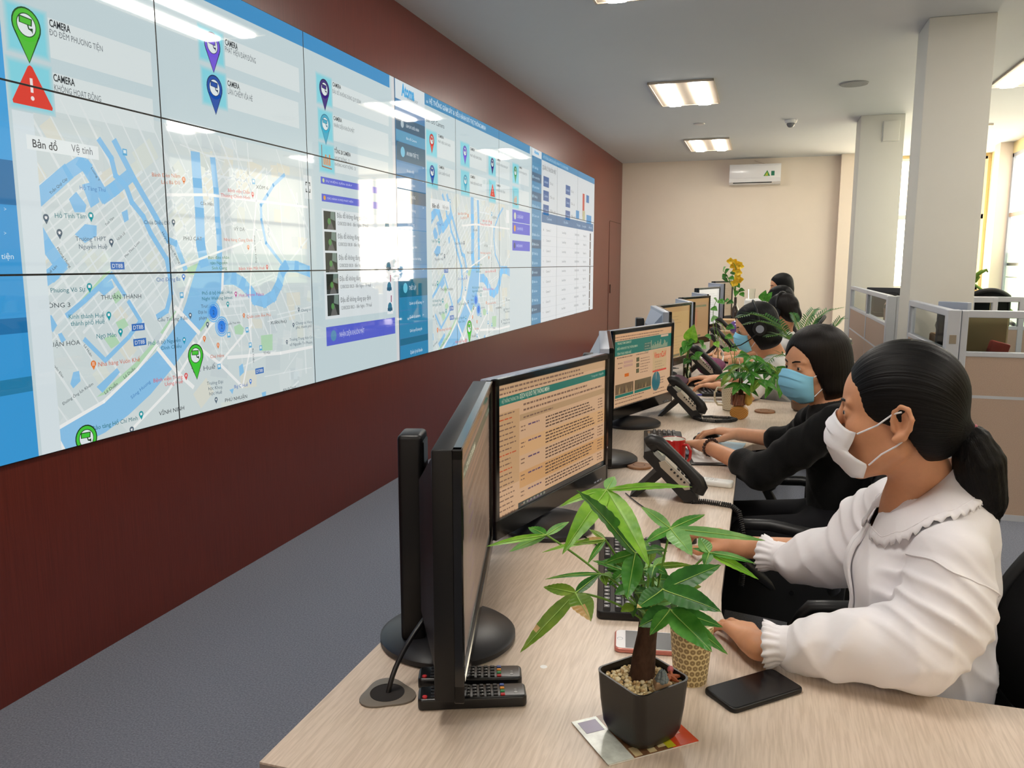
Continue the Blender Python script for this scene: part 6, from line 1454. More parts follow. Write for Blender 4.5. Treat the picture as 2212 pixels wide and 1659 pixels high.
# collar: flat, draped over the shoulders, with a frilled edge
fwd1 = hR @ Vector((1, 0, 0)); inner, mid, outer, edge, edge2 = [], [], [], [], []
for sgn in (1, -1):
    rows = [[], [], [], [], [], []]
    for k in range(61):
        f = k / 60; a = math.radians(14 + 168 * f) * sgn; dv = Vector((-math.cos(a), -math.sin(a), 0))
        cz = -math.cos(a); grow = min(1, .30 + f * 5.5); ro = .054 + (.068 - .022 * f) * grow
        top = Vector((2.612, -.10, 1.050)) + dv * .053 + Vector((0, 0, .052 * cz)); rows[0].append(top - O)
        pt0 = Vector(B.surf(top + dv * (ro - .053) + Vector((0, 0, -.02 - .015 * (1 - f))), .007))
        for n_, q in enumerate((.33, .66, 1.0)):
            p = top.lerp(pt0, q); p = Vector(B.surf(p, .008)) if float(B.ev(_v([p]))[0]) < .007 else p; rows[1 + n_].append(p - O)
        out = (rows[3][-1] - rows[2][-1]); out = out.normalized() if out.length > 1e-5 else dv; wv = math.sin(k * 1.9)
        rows[4].append(rows[3][-1] + out * .008 + Vector((0, 0, .0035 * wv + .002))); rows[5].append(rows[3][-1] + out * .016 + Vector((0, 0, .0055 * wv)))
    ob = MB().grid(rows).build('collar', m_blouse, bl, smooth=60); so = ob.modifiers.new('thick', 'SOLIDIFY'); so.thickness = .0014; so.offset = 0
    mb = MB(); mb.tube([p + Vector((0, 0, .001)) for p in rows[3]], .0011, 6).build('collar_seam', m_blouse, bl, smooth=80)
ring = []
ad = (EL - SL1).normalized(); au = Vector((1, .2, 0)); au = (au - ad * au.dot(ad)).normalized(); av = ad.cross(au)
for k in range(29):
    a = 2 * PI * (k / 28) * .78 - 1.55; ring.append(Vector(B.surf(SL1 + ad * .028 + (au * math.cos(a) + av * math.sin(a)) * .085, .0008)) - O)
MB().tube(ring, .0014, 6).build('sleeve_seam', m_blouse, bl, smooth=80)
# button placket
pl = []
for k in range(26):
    z = .965 - k * .0095; x = 2.40
    for _ in range(60):
        d_ = float(B.ev(_v([[x, -.078 + .012 * math.sin(k * .3), z]]))[0])
        if d_ < .003: break
        x += d_ * .7
    pl.append(Vector((x, -.078 + .012 * math.sin(k * .3), z)) - O)
G = [[p + Vector((.002, -.016, 0)), p + Vector((-.002, -.014, 0)), p + Vector((-.003, 0, 0)), p + Vector((-.001, .014, 0))] for p in pl]
ob = MB().grid(G).build('button_placket', m_blouse, bl, smooth=60); so = ob.modifiers.new('thick', 'SOLIDIFY'); so.thickness = .0015; so.offset = 0
T = Field(); lower_body(T, P1, .012, feet=False); T.el(P1 + Vector((0, 0, .0)), (.13, .175, .12), None, .04)
field_object('trousers', T, .006, m_trou, b1, relax=1, origin=O, keep=lambda V: V[:, 2] > .12)
def shoes(par, P, fw, O, m, sp=.10):
    P = Vector(P); sd = Vector((-fw.y, fw.x, 0))
    for q in (-1, 1):
        an = P + fw * .42 + sd * q * sp; an.z = .045; S = Field(); S.rc(an, an + fw * .15 + Vector((0, 0, -.012)), .040, .033, .02); S.rc(an, an + Vector((0, 0, .05)), .038, .042, .02)
        field_object('shoe', S, .006, m, par, origin=O)
shoes(b1, P1, Vector((-1, 0, 0)), O, m_black)

# ================================================================ the other workers down the row
def worker(label, hc, yaw, pitch, P, C, SL, SR, arms, top, hair, h, skin, m_top, hm, mask=None, sleeves=.62, roll=0, cloth_amp=.004, neckback=.03, hs=1.0, legs=True, up_hands=None):
    hc, P, C, SL, SR = map(Vector, (hc, P, C, SL, SR)); R = frame(yaw, pitch, roll); O = Vector((P.x, P.y, 0)); fwb = (SL - SR).normalized().cross(Vector((0, 0, 1)))
    fwb = Vector((fwb.x, fwb.y, 0)).normalized(); F = Field(); W = head_prims(F, hc, R, hs, h < .0045)
    nb = (SL + SR) / 2 + Vector((0, 0, .045)); F.rc(W((-.028, 0, -.05)), nb, .052, .056, .03); F.rc(W((0, 0, -.075)), nb + fwb * .02 + Vector((0, 0, -.03)), .042, .046, .03)
    torso_prims(F, P, C, SL, SR, -.012)
    if legs: lower_body(F, P, 0, fw=fwb)
    for (S, E, Wr, hd, up, side, bend, th) in ((SL, *arms[0]), (SR, *arms[1])):
        F.chain([S, E, Wr], [.045, .037, .0235], .02); hand_prims(F, Wr, hd, up, side, .98, bend, .9, th)
    b = field_object('person', F, h, skin, None, relax=1, origin=O); b.location = O; tag(b, label, 'person')
    eyes(b, hc, R, hs, O); eyebrows(b, hc, R, hs, O, hm)
    if mask: face_mask(b, hc, R, mask, hs, O, droop=False, ear=(hair != 'none'))
    H = Field(); wl = lambda p: tuple(hc + R @ (Vector(p) * hs)); Ri = np.array(R.transposed())
    H.el(wl((-.010, 0, .040)), (.109 * hs, .088 * hs, .093 * hs), Ri, .02)
    if hair == 'bob':
        H.el(wl((-.022, 0, -.020)), (.098 * hs, .096 * hs, .088 * hs), Ri, .03); H.el(wl((-.030, 0, -.075)), (.086 * hs, .096 * hs, .055 * hs), Ri, .03)
        xh = hairline((-.012, .002, .020, .036, .046, .055, .074, .095, .2), (-.14, -.09, -.05, -.02, .005, .028, .055, .082, .100)); zb = -.118
    elif hair == 'long':
        H.el(wl((-.03, 0, -.03)), (.09 * hs, .092 * hs, .10 * hs), Ri, .03); H.el(wl((-.05, 0, -.13)), (.06 * hs, .088 * hs, .09 * hs), Ri, .03)
        xh = hairline((-.03, -.005, .012, .03, .046, .056, .074, .095, .2), (-.2, -.12, -.05, -.02, .005, .028, .055, .082, .100)); zb = -.21
    else:
        H.el(wl((-.052, 0, -.015)), (.060 * hs, .070 * hs, .066 * hs), Ri, .03); H.el(wl((-.10, 0, -.03)), (.034 * hs, .045 * hs, .05 * hs), Ri, .02)
        xh = hairline((-.11, -.056, -.034, -.012, .030, .047, .062, .078, .088, .2), (-.092, -.084, -.046, -.014, -.008, .008, .040, .066, .083, .098)); zb = -.1
    def cut(Pn, d):
        L = ((Pn - _v(hc)) @ np.array(R)) / hs
        side_ = np.clip(L[:, 1] / .07, -1, 1); g = L[:, 0] - xh(L[:, 2]) - ((.016 * np.clip(side_, 0, 1) + .06 * np.clip((-L[:, 1] + .004) / .045, 0, 1) * np.clip((L[:, 2] - .012) / .03, 0, 1) + .014 * np.clip((-L[:, 1] - .03) / .03, 0, 1)) if hair == 'bob' else 0); d = np.maximum(d, g * .8 * hs); d = np.maximum(d, (zb - L[:, 2] + .004 * np.sin(L[:, 1] * 90)) * hs)
        a = np.arctan2(L[:, 1], -L[:, 0]); return d - .0006 * np.sin(a * 55 + L[:, 2] * 9)
    H.post = cut
    ho = field_object('hair', H, max(h, .0034), hm, b, attr=bob_attr(hc, R), relax=1, origin=O)
    B = Field(); torso_prims(B, P + Vector((0, 0, -.03)), C, SL, SR, .004, .035, .01)
    B.el((SL + SR) / 2 + Vector((0, 0, .012)), (.075, .10, .045), None, .05)
    for S, A in ((SL, arms[0]), (SR, arms[1])):
        E, Wr = Vector(A[0]), Vector(A[1]); q = (S + E) / 2
        B.chain([S, q, E], [.060, .060, .054], .025)
        if sleeves > 0: B.chain([E, E.lerp(Wr, sleeves)], [.056, .056 - .018 * sleeves / .5 if sleeves > .3 else .052], .03)
        elif sleeves < 0: B.p.pop(); B.p.pop(); B.chain([S, S.lerp(E, -sleeves)], [.060, .064], .025)
    folds(B, cloth_amp, (((.8, -.3, .9), 34, .3, .9), ((.2, .9, 1.1), 27, 1.7, 1.0), ((1.2, .2, -.3), 46, 2.9, .8)), None, ((SL, arms[0][0], 4.5, .5, cloth_amp * 1.6), (SR, arms[1][0], 4.5, .5, cloth_amp * 1.6)))
    to = field_object(top, B, max(h, .004), m_top, b, relax=1, origin=O, keep=lambda V: ~((V[:, 2] > nb.z - .004 - .25 * ((V[:, 0] - nb.x) * fwb.x + (V[:, 1] - nb.y) * fwb.y)) & (np.hypot(V[:, 0] - nb.x, V[:, 1] - nb.y) < .08)))
    if legs:
        T = Field(); lower_body(T, P, .012, fw=fwb, feet=False); T.el(P, (.13, .172, .12), None, .04); field_object('trousers', T, .007, m_trou, b, relax=1, origin=O, keep=lambda V: V[:, 2] > .12); shoes(b, P, fwb, O, m_black)
    return b, to, W, R, O
UPZ = (0, 0, 1)
b2, t2, W2, R2_, O2 = worker('seated woman in black sweater with bobbed hair and blue face mask', (2.500, 1.125, 1.118), 213, 4, (2.60, 1.10, .58), (2.585, 1.12, .86), (2.565, .975, .955), (2.575, 1.285, .955),
    (((2.345, .985, .778), (2.150, 1.235, .797), (-.55, .75, -.10), UPZ, -1, (8, 14, 10), .004), ((2.455, 1.385, .800), (2.262, 1.468, .799), (-.96, .20, .05), UPZ, 1, (18, 24, 18), .012)), 'sweater', 'bob', .0032, m_skinB, m_knit, m_hairb, m_maskb, .30, cloth_amp=.003)
# bead bracelet on the left wrist
mb = MB(); t = Vector((-.195, .25, .02)).normalized(); u = t.orthogonal().normalized(); v = t.cross(u); cw = Vector((2.170, 1.212, .798))
for k in range(16): a = 2 * PI * k / 16; mb.ball(cw + (u * math.cos(a) + v * math.sin(a)) * .029 - O2, .0062, 10, 6)
mb.build('bead_bracelet', mat('bead_brown', (62, 38, 30), .35), b2, smooth=60)
b3, t3, W3, R3_, O3 = worker('seated woman in white shirt with black headset, blue mask and silver watch', (2.300, 2.72, 1.118), 186, 14, (2.55, 2.90, .58), (2.44, 2.84, .83), (2.39, 2.66, .92), (2.40, 2.99, .93),
    (((2.27, 2.58, .775), (2.12, 2.72, .797), (-.80, .58, -.08), UPZ, -1, (8, 14, 10), .004), ((2.27, 3.02, .80), (2.085, 2.985, .797), (-.98, .10, .04), UPZ, 1, (16, 22, 16), .010)), 'shirt', 'bob', .0042, m_skinB, m_shirt, m_hair, m_maskb, -.72)
MB().tube([Vector((2.125, 2.99, .798)) + Vector((0, math.cos(a) * .027, math.sin(a) * .027)) - O3 for a in (2 * PI * k / 20 for k in range(21))], .006, 8).build('watch', mat('watch_steel', (206, 208, 212), .25, metal=.8), b3, smooth=60)
b4, t4, W4, R4_, O4 = worker('seated woman in white shirt with tied-back brown hair and headset', (2.462, 4.20, 1.115), 150, 8, (2.56, 4.30, .58), (2.50, 4.27, .83), (2.48, 4.10, .93), (2.48, 4.43, .93),
    (((2.32, 4.02, .78), (2.13, 4.05, .797), (-.98, .12, -.05), UPZ, -1, (8, 14, 10), .004), ((2.28, 4.36, .80), (2.08, 4.22, .80), (-.98, -.1, .04), UPZ, 1, (16, 22, 16), .010)), 'shirt', 'tied', .0052, m_skinB, m_shirt, m_hairb, None, -.72)
b5, t5, W5, R5_, O5 = worker('worker of whom only dark hair shows above the headset wearer', (2.47, 5.45, 1.135), 170, 14, (2.56, 5.6, .58), (2.52, 5.58, .84), (2.50, 5.42, .94), (2.50, 5.74, .94),
    (((2.34, 5.36, .78), (2.15, 5.42, .80), (-.98, .12, -.05), UPZ, -1, (8, 14, 10), .004), ((2.32, 5.7, .80), (2.12, 5.62, .80), (-.98, -.1, .04), UPZ, 1, (16, 22, 16), .010)), 'jacket', 'bob', .007, m_skinA, m_knit, m_hair, None, .5)
b6, t6, W6, R6_, O6 = worker('farthest seated woman with long dark hair turned towards the screens', (2.50, 6.72, 1.225), 190, 8, (2.58, 6.8, .60), (2.55, 6.8, .90), (2.53, 6.64, 1.0), (2.53, 6.96, 1.0),
    (((2.36, 6.58, .80), (2.16, 6.62, .80), (-.98, .12, -.05), UPZ, -1, (8, 14, 10), .004), ((2.34, 6.92, .80), (2.14, 6.86, .80), (-.98, -.1, .04), UPZ, 1, (16, 22, 16), .010)), 'jacket', 'long', .007, m_skinB, m_knit, m_hair, None, .5)
# headsets
def headset(hc, R, label, mic=1, s=1.0):
    hc = Vector(hc); t = thing('headset', label, 'headset', hc, 0, 'black headsets'); W = lambda p: R @ (Vector(p) * s)
    arc = [W((-.012, .099 * math.cos(a), .036 + .103 * math.sin(a))) for a in (PI * k / 24 for k in range(25))]
    MB().tube(arc, .0055, 8).build('headband', m_black, t, smooth=80)
    for q in (-1, 1):
        MB().cyl(W((-.006, .090 * q, -.004)), W((-.006, .112 * q, -.004)), .034, 24).build('ear_cushion', m_black, t)
        MB().cyl(W((-.006, .112 * q, -.004)), W((-.006, .117 * q, -.004)), .02, 20).build('ear_cap', m_silver, t)
    MB().tube([W(p) for p in ((-.006, .112 * mic, -.012), (.05, .108 * mic, -.045), (.10, .085 * mic, -.066), (.135, .055 * mic, -.070))], .003, 8).ball(W((.138, .052 * mic, -.070)), .007, 10, 6).build('microphone_boom', m_black, t, smooth=80)
    return t
headset((2.300, 2.72, 1.118), R3_, 'black headset worn over the bobbed hair with blue mask'); headset((2.462, 4.20, 1.115), R4_, 'black headset worn over tied-back brown hair', -1)
# ---------------------------------------------------------------- plants
def leaf_mat(name, a, b_, tr=.3, rough=.38):
    m = bpy.data.materials.new(name); m.use_nodes = True; nt = m.node_tree; p = nt.nodes['Principled BSDF']; out = nt.nodes['Material Output']
    p.inputs['Roughness'].default_value = rough; p.inputs['Specular IOR Level'].default_value = .4
    tc = nt.nodes.new('ShaderNodeTexCoord'); n = nt.nodes.new('ShaderNodeTexNoise'); n.inputs['Scale'].default_value = 38; n.inputs['Detail'].default_value = 3; nt.links.new(tc.outputs['Object'], n.inputs['Vector'])
    r = nt.nodes.new('ShaderNodeValToRGB'); r.color_ramp.elements[0].position = .35; r.color_ramp.elements[1].position = .68; r.color_ramp.elements[0].color = (*lin(a), 1); r.color_ramp.elements[1].color = (*lin(b_), 1)
    nt.links.new(n.outputs['Fac'], r.inputs[0]); nt.links.new(r.outputs[0], p.inputs['Base Color'])
    t = nt.nodes.new('ShaderNodeBsdfTranslucent'); nt.links.new(r.outputs[0], t.inputs['Color']); mx = nt.nodes.new('ShaderNodeMixShader'); mx.inputs[0].default_value = tr
    nt.links.new(p.outputs[0], mx.inputs[1]); nt.links.new(t.outputs[0], mx.inputs[2]); nt.links.new(mx.outputs[0], out.inputs['Surface']); MATS[name] = m; return m
LB = leaf_mat('leaf_bright', (108, 170, 44), (150, 204, 70)); LM = leaf_mat('leaf_mid', (58, 128, 42), (92, 160, 62)); LD = leaf_mat('leaf_dark', (40, 98, 34), (62, 128, 48)); LP = leaf_mat('leaf_pale', (104, 164, 88), (150, 200, 124)); LO = leaf_mat('leaf_olive', (92, 130, 36), (132, 160, 60))
m_rib = mat('leaf_rib', (158, 196, 96), .5); m_brown = leaf_mat('leaf_scorched', (176, 138, 82), (222, 196, 142), .2); m_stem = mat('petiole_green', (104, 146, 52), .5)
def leaf(parent, a, b_, hw, m, O, face=None, arch=.12, fold=.25, twist=0.0, scorch=None, n=26, peak=.42, wavy=.0):
    """lanceolate leaf from a to b_, half width hw"""
    a, b_ = Vector(a), Vector(b_); ax = b_ - a; L = ax.length; ax.normalize(); nrm = Vector(face if face is not None else (CAM - (a + b_) / 2)).normalized(); nrm = (nrm - ax * nrm.dot(ax)); nrm = nrm.normalized() if nrm.length > 1e-4 else ax.orthogonal().normalized()
    nrm = Matrix.Rotation(twist, 3, ax) @ nrm; sd = ax.cross(nrm); m_ = 8; G = []
    for i in range(n + 1):
        t = i / n; w_ = hw * (math.sin(PI * min(1, t ** (math.log(.5) / math.log(peak)))) ** .85) * (1 - .25 * t) * 1.08 + .0002; c = a + ax * (L * t) + nrm * (arch * L * math.sin(PI * t * .9)); row = []
        for j in range(m_ + 1):
            u = j / m_ * 2 - 1; row.append(c + sd * (u * w_) + nrm * (-fold * w_ * (1 - abs(u)) + .055 * hw * math.sin(t * 52 - abs(u) * 5) * abs(u) ** .7 + wavy * hw * math.sin(t * 13 + 2 * u)) - O)
        G.append(row)
    mb = MB(); mb.grid(G); k = n * m_
    if scorch is not None:
        mb.m = [1 if (scorch[0] < (q // m_) / n < scorch[1] and (q % m_) / m_ > scorch[2]) else 0 for q in range(len(mb.f))]
    ob = mb.build('leaf', [m, m_brown] if scorch is not None else m, parent, smooth=70)
    if L > .03:
        R = [r[m_ // 2] + nrm * (.0006) for r in G]; MB().tube(R, [.0009 * (1 - .8 * i / n) for i in range(n + 1)], 5).build('midrib', m_rib, ob, smooth=80)
    return ob
def stem(parent, P, r, O, m=None, name='stem'):
    return MB().tube([Vector(p) - O for p in P], r, 7).build(name, m or m_stem, parent, smooth=80)
# --- money tree on the front desk
OT = Vector((2.176, -.552, DZ + .0035)); m_pot = mat('pot_black', (26, 23, 21), .38, .5, noise=(14, .12))
mt = thing('potted_plant', 'leafy money tree in a black square pot on a flyer', 'potted plant', OT)
prof = ((.0, .076, .026), (.005, .085, .023), (.016, .0915, .019), (.05, .0965, .016), (.0905, .1005, .015), (.0935, .1015, .015), (.0935, .0955, .013), (.080, .0935, .012))
Rz = Matrix.Rotation(-.70, 3, 'Z'); rings = [[Rz @ Vector((x, y, z)) for x, y in rrect(w_, w_, r, 6)] for z, w_, r in prof]; n = len(rings[0])
mb = MB(); mb.grid([r + [r[0]] for r in rings]); mb.add(rings[0], [tuple(range(n - 1, -1, -1))]); mb.add(rings[-1], [tuple(range(n))]); mb.build('pot', m_pot, mt, smooth=40)
TB, TT = Vector((-.004, .012, .076)), Vector((.006, .014, .170))
mb = MB(); mb.tube([TB, TB.lerp(TT, .12), TB.lerp(TT, .4) + Vector((-.001, 0, 0)), TB.lerp(TT, .75), TB.lerp(TT, .95), TT + Vector((0, 0, .004))], [.0205, .0185, .0170, .0150, .0148, .009], 20)
for v in range(len(mb.v)): p = mb.v[v]; k = 1 + .05 * math.sin(p[2] * 260 + p[0] * 300); mb.v[v] = (TB.x + (p[0] - TB.x) * k, TB.y + (p[1] - TB.y) * k, p[2])
mb.build('trunk', mat('bark', (70, 50, 38), .85, .2, noise=(60, .45, (1, 1, .5)), bump=(90, 1.0, (1, 1, .6))), mt, smooth=60)
def Q(c, y): return at_y(1050 + c[0] / 3.386, 1000 + c[1] / 3.386, y)
hubs = [  # hub crop px, depth, leaflets (tip px, depth, half width in crop px, material, scorch, arch)
    ((883, 195), -.560, [((938, 104), -.52, 46, LP, None, .1), ((1510, 183), -.60, 36, LB, None, .06), ((1196, 770), -.66, 80, LB, None, .10), ((536, 328), -.60, 34, LB, None, .16), ((553, 682), -.68, 78, LB, None, .14)]),
    ((1090, 660), -.590, [((652, 204), -.70, 92, LD, None, .06), ((1030, 1003), -.66, 78, LM, None, .05), ((868, 738), -.58, 44, LM, None, .1), ((1302, 650), -.52, 42, LD, None, .1)]),
    ((1350, 480), -.510, [((1133, 322), -.50, 42, LP, None, .1), ((1600, 383), -.47, 40, LM, None, .1), ((2040, 572), -.50, 40, LP, None, .06), ((1508, 684), -.58, 78, LP, None, .08), ((1160, 592), -.55, 42, LM, None, .12)]),
    ((1632, 655), -.470, [((1556, 545), -.45, 52, LP, None, .1), ((1596, 768), -.52, 40, LM, None, .1), ((1972, 742), -.49, 30, LM, None, .1), ((1992, 857), -.50, 38, LB, None, .08), ((1512, 626), -.46, 16, LM, None, .1)]),
    ((440, 528), -.540, [((312, 478), -.50, 42, LM, None, .1), ((604, 436), -.49, 30, LP, None, .1), ((0, 616), -.58, 27, LB, None, .08), ((172, 652), -.56, 36, LP, None, .08)]),
    ((655, 950), -.610, [((424, 912), -.58, 52, LO, None, .08), ((834, 815), -.58, 38, LD, None, .1), ((768, 1162), -.66, 88, LO, (.42, 1, .3), .08), ((252, 1388), -.66, 60, LO, (.58, .68, .55), .06)]),
    ((850, 812), -.570, [((436, 856), -.58, 18, LM, None, .12), ((930, 845), -.62, 30, LP, None, .1), ((880, 905), -.61, 34, LO, None, .1)]),
    ((870, 560), -.550, [((645, 598), -.57, 30, LO, (.0, .5, .5), .1), ((756, 490), -.53, 24, LO, None, .1), ((742, 742), -.58, 24, LM, None, .1), ((412, 660), -.58, 20, LB, None, .12)]),
    ((1290, 925), -.640, [((1718, 752), -.60, 92, LD, None, .08), ((1722, 1095), -.68, 92, LD, None, .10), ((1100, 1065), -.69, 72, LD, (.85, 1, -.1), .08), ((1626, 1005), -.60, 58, LM, None, .1)]),
    ((1345, 1072), -.640, [((1654, 1388), -.70, 100, LM, None, .08), ((1198, 1262), -.68, 60, LM, None, .08), ((1766, 1404), -.66, 56, LM, None, .10), ((1120, 1200), -.66, 82, LD, None, .08), ((1730, 1205), -.64, 60, LD, None, .1)]),
    ((1230, 760), -.520, [((1505, 752), -.50, 28, LO, None, .1), ((1330, 820), -.54, 34, LM, None, .1), ((1210, 850), -.57, 40, LD, None, .1), ((1310, 690), -.49, 34, LP, None, .1)]),
    ((1010, 790), -.540, [((900, 900), -.56, 42, LM, None, .1), ((880, 780), -.53, 34, LD, None, .1), ((1090, 880), -.60, 44, LD, None, .1), ((780, 720), -.52, 26, LM, None, .1)]),
]
rg = random.Random(31)
for (hx, hy, dp) in ((1060, 900, -.56), (1180, 960, -.60), (1240, 850, -.50), (960, 720, -.50), (1130, 780, -.47), (1420, 900, -.55), (1380, 1000, -.58), (1080, 1040, -.62), (1200, 620, -.49)):
    hubs.append(((hx, hy), dp, [((hx + 150 * math.cos(a) * rg.uniform(.6, 1.1), hy + 110 * math.sin(a) * rg.uniform(.6, 1.1) + 30), dp + rg.uniform(-.05, .05), rg.uniform(26, 44), rg.choice((LM, LD, LD, LO, LP)), None, .12) for a in (rg.uniform(0, 1.2) + 1.3 * q for q in range(5))]))
for (hx, hy, lv) in hubs:
    hp = Q(hx, hy); base = OT + TT + Vector((random.uniform(-.006, .006), random.uniform(-.006, .006), 0)); md = base.lerp(hp, .5) + Vector((0, 0, .018)); stem(mt, bez(base, md, hp, 10), .0017, OT)
    for tip, ty, hw, m, sc, ar in lv:
        tp_ = Q(tip, ty); d_ = (hp - CAM).dot(_fwd); leaf(mt, hp, tp_, hw / 3.386 * d_ / FPX, m, OT, face=(CAM - hp).normalized() * .75 + Vector((0, 0, .6)), arch=ar * .7, scorch=sc, twist=random.uniform(-.15, .15))
for x in (-.008, .004): stem(mt, [OT + TT + Vector((x, -.004, -.01)), OT + TT + Vector((x - .012, -.012, .05)), OT + TT + Vector((x - .02, -.01, .11))], .0034, OT, mat('stem_dark', (70, 100, 50), .5), 'stem')
# gravel
rg = random.Random(11); mb = MB(); mb.mi = 0
gm = [mat('pebble_cream', (206, 182, 134), .6), mat('pebble_tan', (178, 146, 98), .6), mat('pebble_pale', (224, 208, 172), .6)]
for k in range(520):
    x, y = rg.uniform(-.0435, .0435), rg.uniform(-.0435, .0435); p = Rz @ Vector((x, y, 0))
    if (p.x - TB.x) ** 2 + (p.y - TB.y) ** 2 < .019 ** 2: continue
    mb.mi = rg.randrange(3); r = rg.uniform(.0022, .0038); mb.ball((p.x, p.y, .0805 + rg.uniform(-.001, .004)), (r * rg.uniform(.8, 1.4), r * rg.uniform(.8, 1.3), r * .85), 7, 5)
tag(mb.build('gravel', gm, None, loc=OT, smooth=80), 'cream pebbles covering the soil in the black square pot', 'gravel', kind='stuff')
t = thing('figurine', 'tiny grey flower ornament on a wooden block in the gravel', 'ornament', OT + Vector((.030, -.016, .084)), .35)
MB().box(-.011, .011, -.009, .009, 0, .012, .0015, 1).build('wooden_block', mat('block_wood', (168, 136, 104), .6), t)
mb = MB()
for k, (r, z) in enumerate(((.011, .012), (.0095, .0165), (.0075, .0205), (.005, .024))):
    for i in range(7 - k): a = 2 * PI * i / (7 - k) + k * .5; mb.ball((r * .55 * math.cos(a), r * .55 * math.sin(a), z), (r * .42, r * .42, .0045), 8, 5)
mb.build('grey_flower', mat('slate_blue', (112, 124, 128), .5), t)
t = thing('starfish', 'small terracotta star and pink shell lying on the gravel', 'ornament', OT + Vector((.040, .012, .085)), .5)
mb = MB()
for k in range(5): a = 2 * PI * k / 5; mb.tube([(0, 0, .003), (.009 * math.cos(a), .009 * math.sin(a), .003 + .002 * (k == 1)), (.017 * math.cos(a), .017 * math.sin(a), .003 + .005 * (k == 1))], [.0045, .0035, .001], 7)
mb.build('star', mat('terracotta', (172, 92, 54), .6), t); MB().ball((.004, .012, .008), (.005, .004, .006), 10, 6).build('shell', mat('pink_shell', (200, 110, 120), .5), t)
# --- small tree by the patterned mug
O2p = Vector((2.245, 2.06, DZ)); t2p = thing('potted_plant', 'small leafy tree in a root-filled glass on a wooden log slice', 'potted plant', O2p)
m_log = bpy.data.materials.new('log_rings'); m_log.use_nodes = True; nt = m_log.node_tree; b = nt.nodes['Principled BSDF']; tc = nt.nodes.new('ShaderNodeTexCoord'); wv = nt.nodes.new('ShaderNodeTexWave'); wv.wave_type = 'RINGS'; wv.rings_direction = 'Y'; wv.inputs['Scale'].default_value = 46; wv.inputs['Distortion'].default_value = 1.2
nt.links.new(tc.outputs['Object'], wv.inputs['Vector']); r = nt.nodes.new('ShaderNodeValToRGB'); r.color_ramp.elements[0].color = (*lin((150, 98, 40)), 1); r.color_ramp.elements[1].color = (*lin((208, 150, 72)), 1); nt.links.new(wv.outputs['Fac'], r.inputs[0]); nt.links.new(r.outputs[0], b.inputs['Base Color']); b.inputs['Roughness'].default_value = .4
mb = MB(); mb.T = Matrix.Translation((0, -.03, .030)) @ Matrix.Rotation(-PI / 2, 4, 'X') @ Matrix.Diagonal((1.35, 1, 1, 1)); mb.lathe([(.027, 0), (.030, .003), (.030, .057), (.027, .06)], 32); mb.build('log_slice', m_log, t2p, loc=(0, 0, 0))
MB().lathe([(.026, 0), (.030, .004), (.031, .052)], 32, cap=False).lathe([(.0008, 0.001), (.026, 0.001)], 24, cap=False).build('glass_pot', mat('brown_glass', (118, 66, 48), .12, noise=(50, .5)), t2p, loc=(-.006, .0, .0605))
mb = MB(); rg = random.Random(8)
for k in range(22): a = rg.uniform(0, 6.3); mb.tube([(.0315 * math.cos(a + .3 * f) - .006, .0315 * math.sin(a + .3 * f), .062 + .05 * f + .004 * math.sin(9 * f)) for f in (0, .3, .6, 1)], .0014, 5)
mb.build('roots', mat('root_tan', (172, 120, 96), .7), t2p)
MB().lathe([(.006, 0), (.016, .01), (.019, .028), (.017, .046), (.012, .056), (.004, .060)], 20).build('yellow_figure_pot', mat('honey_glaze', (204, 166, 78), .3), t2p, loc=(.038, -.002, .062))
stem(t2p, [O2p + Vector(p) for p in ((.002, .0, .07), (.004, .002, .12), (.0, .0, .16), (.004, .004, .20))], [.013, .0115, .010, .006], O2p, mat('bark'), 'trunk')
rg = random.Random(21)
def Q2(px, py, y): return at_y(px, py, y)
for (hx, hy, dep) in ((1612, 786, 2.02), (1590, 806, 2.06), (1640, 800, 2.05), (1575, 822, 2.0), (1608, 822, 1.98), (1650, 822, 2.08), (1668, 812, 2.1), (1632, 838, 1.98), (1592, 846, 1.98), (1618, 800, 2.12)):
    hp = Q2(hx + 8, hy - 17, dep); stem(t2p, bez(O2p + Vector((0, 0, .19)), (O2p + Vector((0, 0, .22))).lerp(hp, .5), hp, 8), .0022, O2p)
    for k in range(6):
        a = 2 * PI * k / 6 + rg.uniform(-.3, .3); l = rg.uniform(.055, .085); tip = hp + Vector((math.cos(a) * l, math.sin(a) * l * .7 - .01, -l * rg.uniform(.15, .75))); leaf(t2p, hp, tip, l * .24, rg.choice((LM, LD, LD, LM, LO)), O2p, face=Vector((0, -.5, 1)), arch=.14, n=9)
leaf(t2p, Q2(1690, 800, 2.02), Q2(1684, 862, 1.98), .022, LM, O2p, face=CAM - O2p, n=10); leaf(t2p, Q2(1672, 812, 2.02), Q2(1652, 862, 1.98), .018, LM, O2p, face=CAM - O2p, n=10)
# --- cuttings in glass along the row
m_gl = mat('clear_glass', (240, 248, 244), .03, .5, trans=1.0); m_gl.node_tree.nodes['Principled BSDF'].inputs['IOR'].default_value = 1.12; m_wat = mat('vase_water', (226, 236, 206), .05, trans=1.0); m_wat.node_tree.nodes['Principled BSDF'].inputs['IOR'].default_value = 1.1
def heart(parent, p, l, d, m, O, face=(0, -.8, .5)):
    p = Vector(p); return leaf(parent, p, p + Vector(d).normalized() * l, l * .36, m, O, face=face, arch=.1, n=9, peak=.30)
def glass(name_label, O, prof, water):
    t = thing('glass_vase', name_label, 'vase', O); MB().lathe(prof, 32, cap=False).lathe([(.0005, .002), (prof[0][0], .002)], 24, cap=False).build('glass', m_gl, t, smooth=60)
    MB().lathe([(max(.002, r - .003), z) for r, z in prof if z <= water] + [(max(.002, prof[-1][0] - .004), water)], 28).build('water', m_wat, t, smooth=60); return t
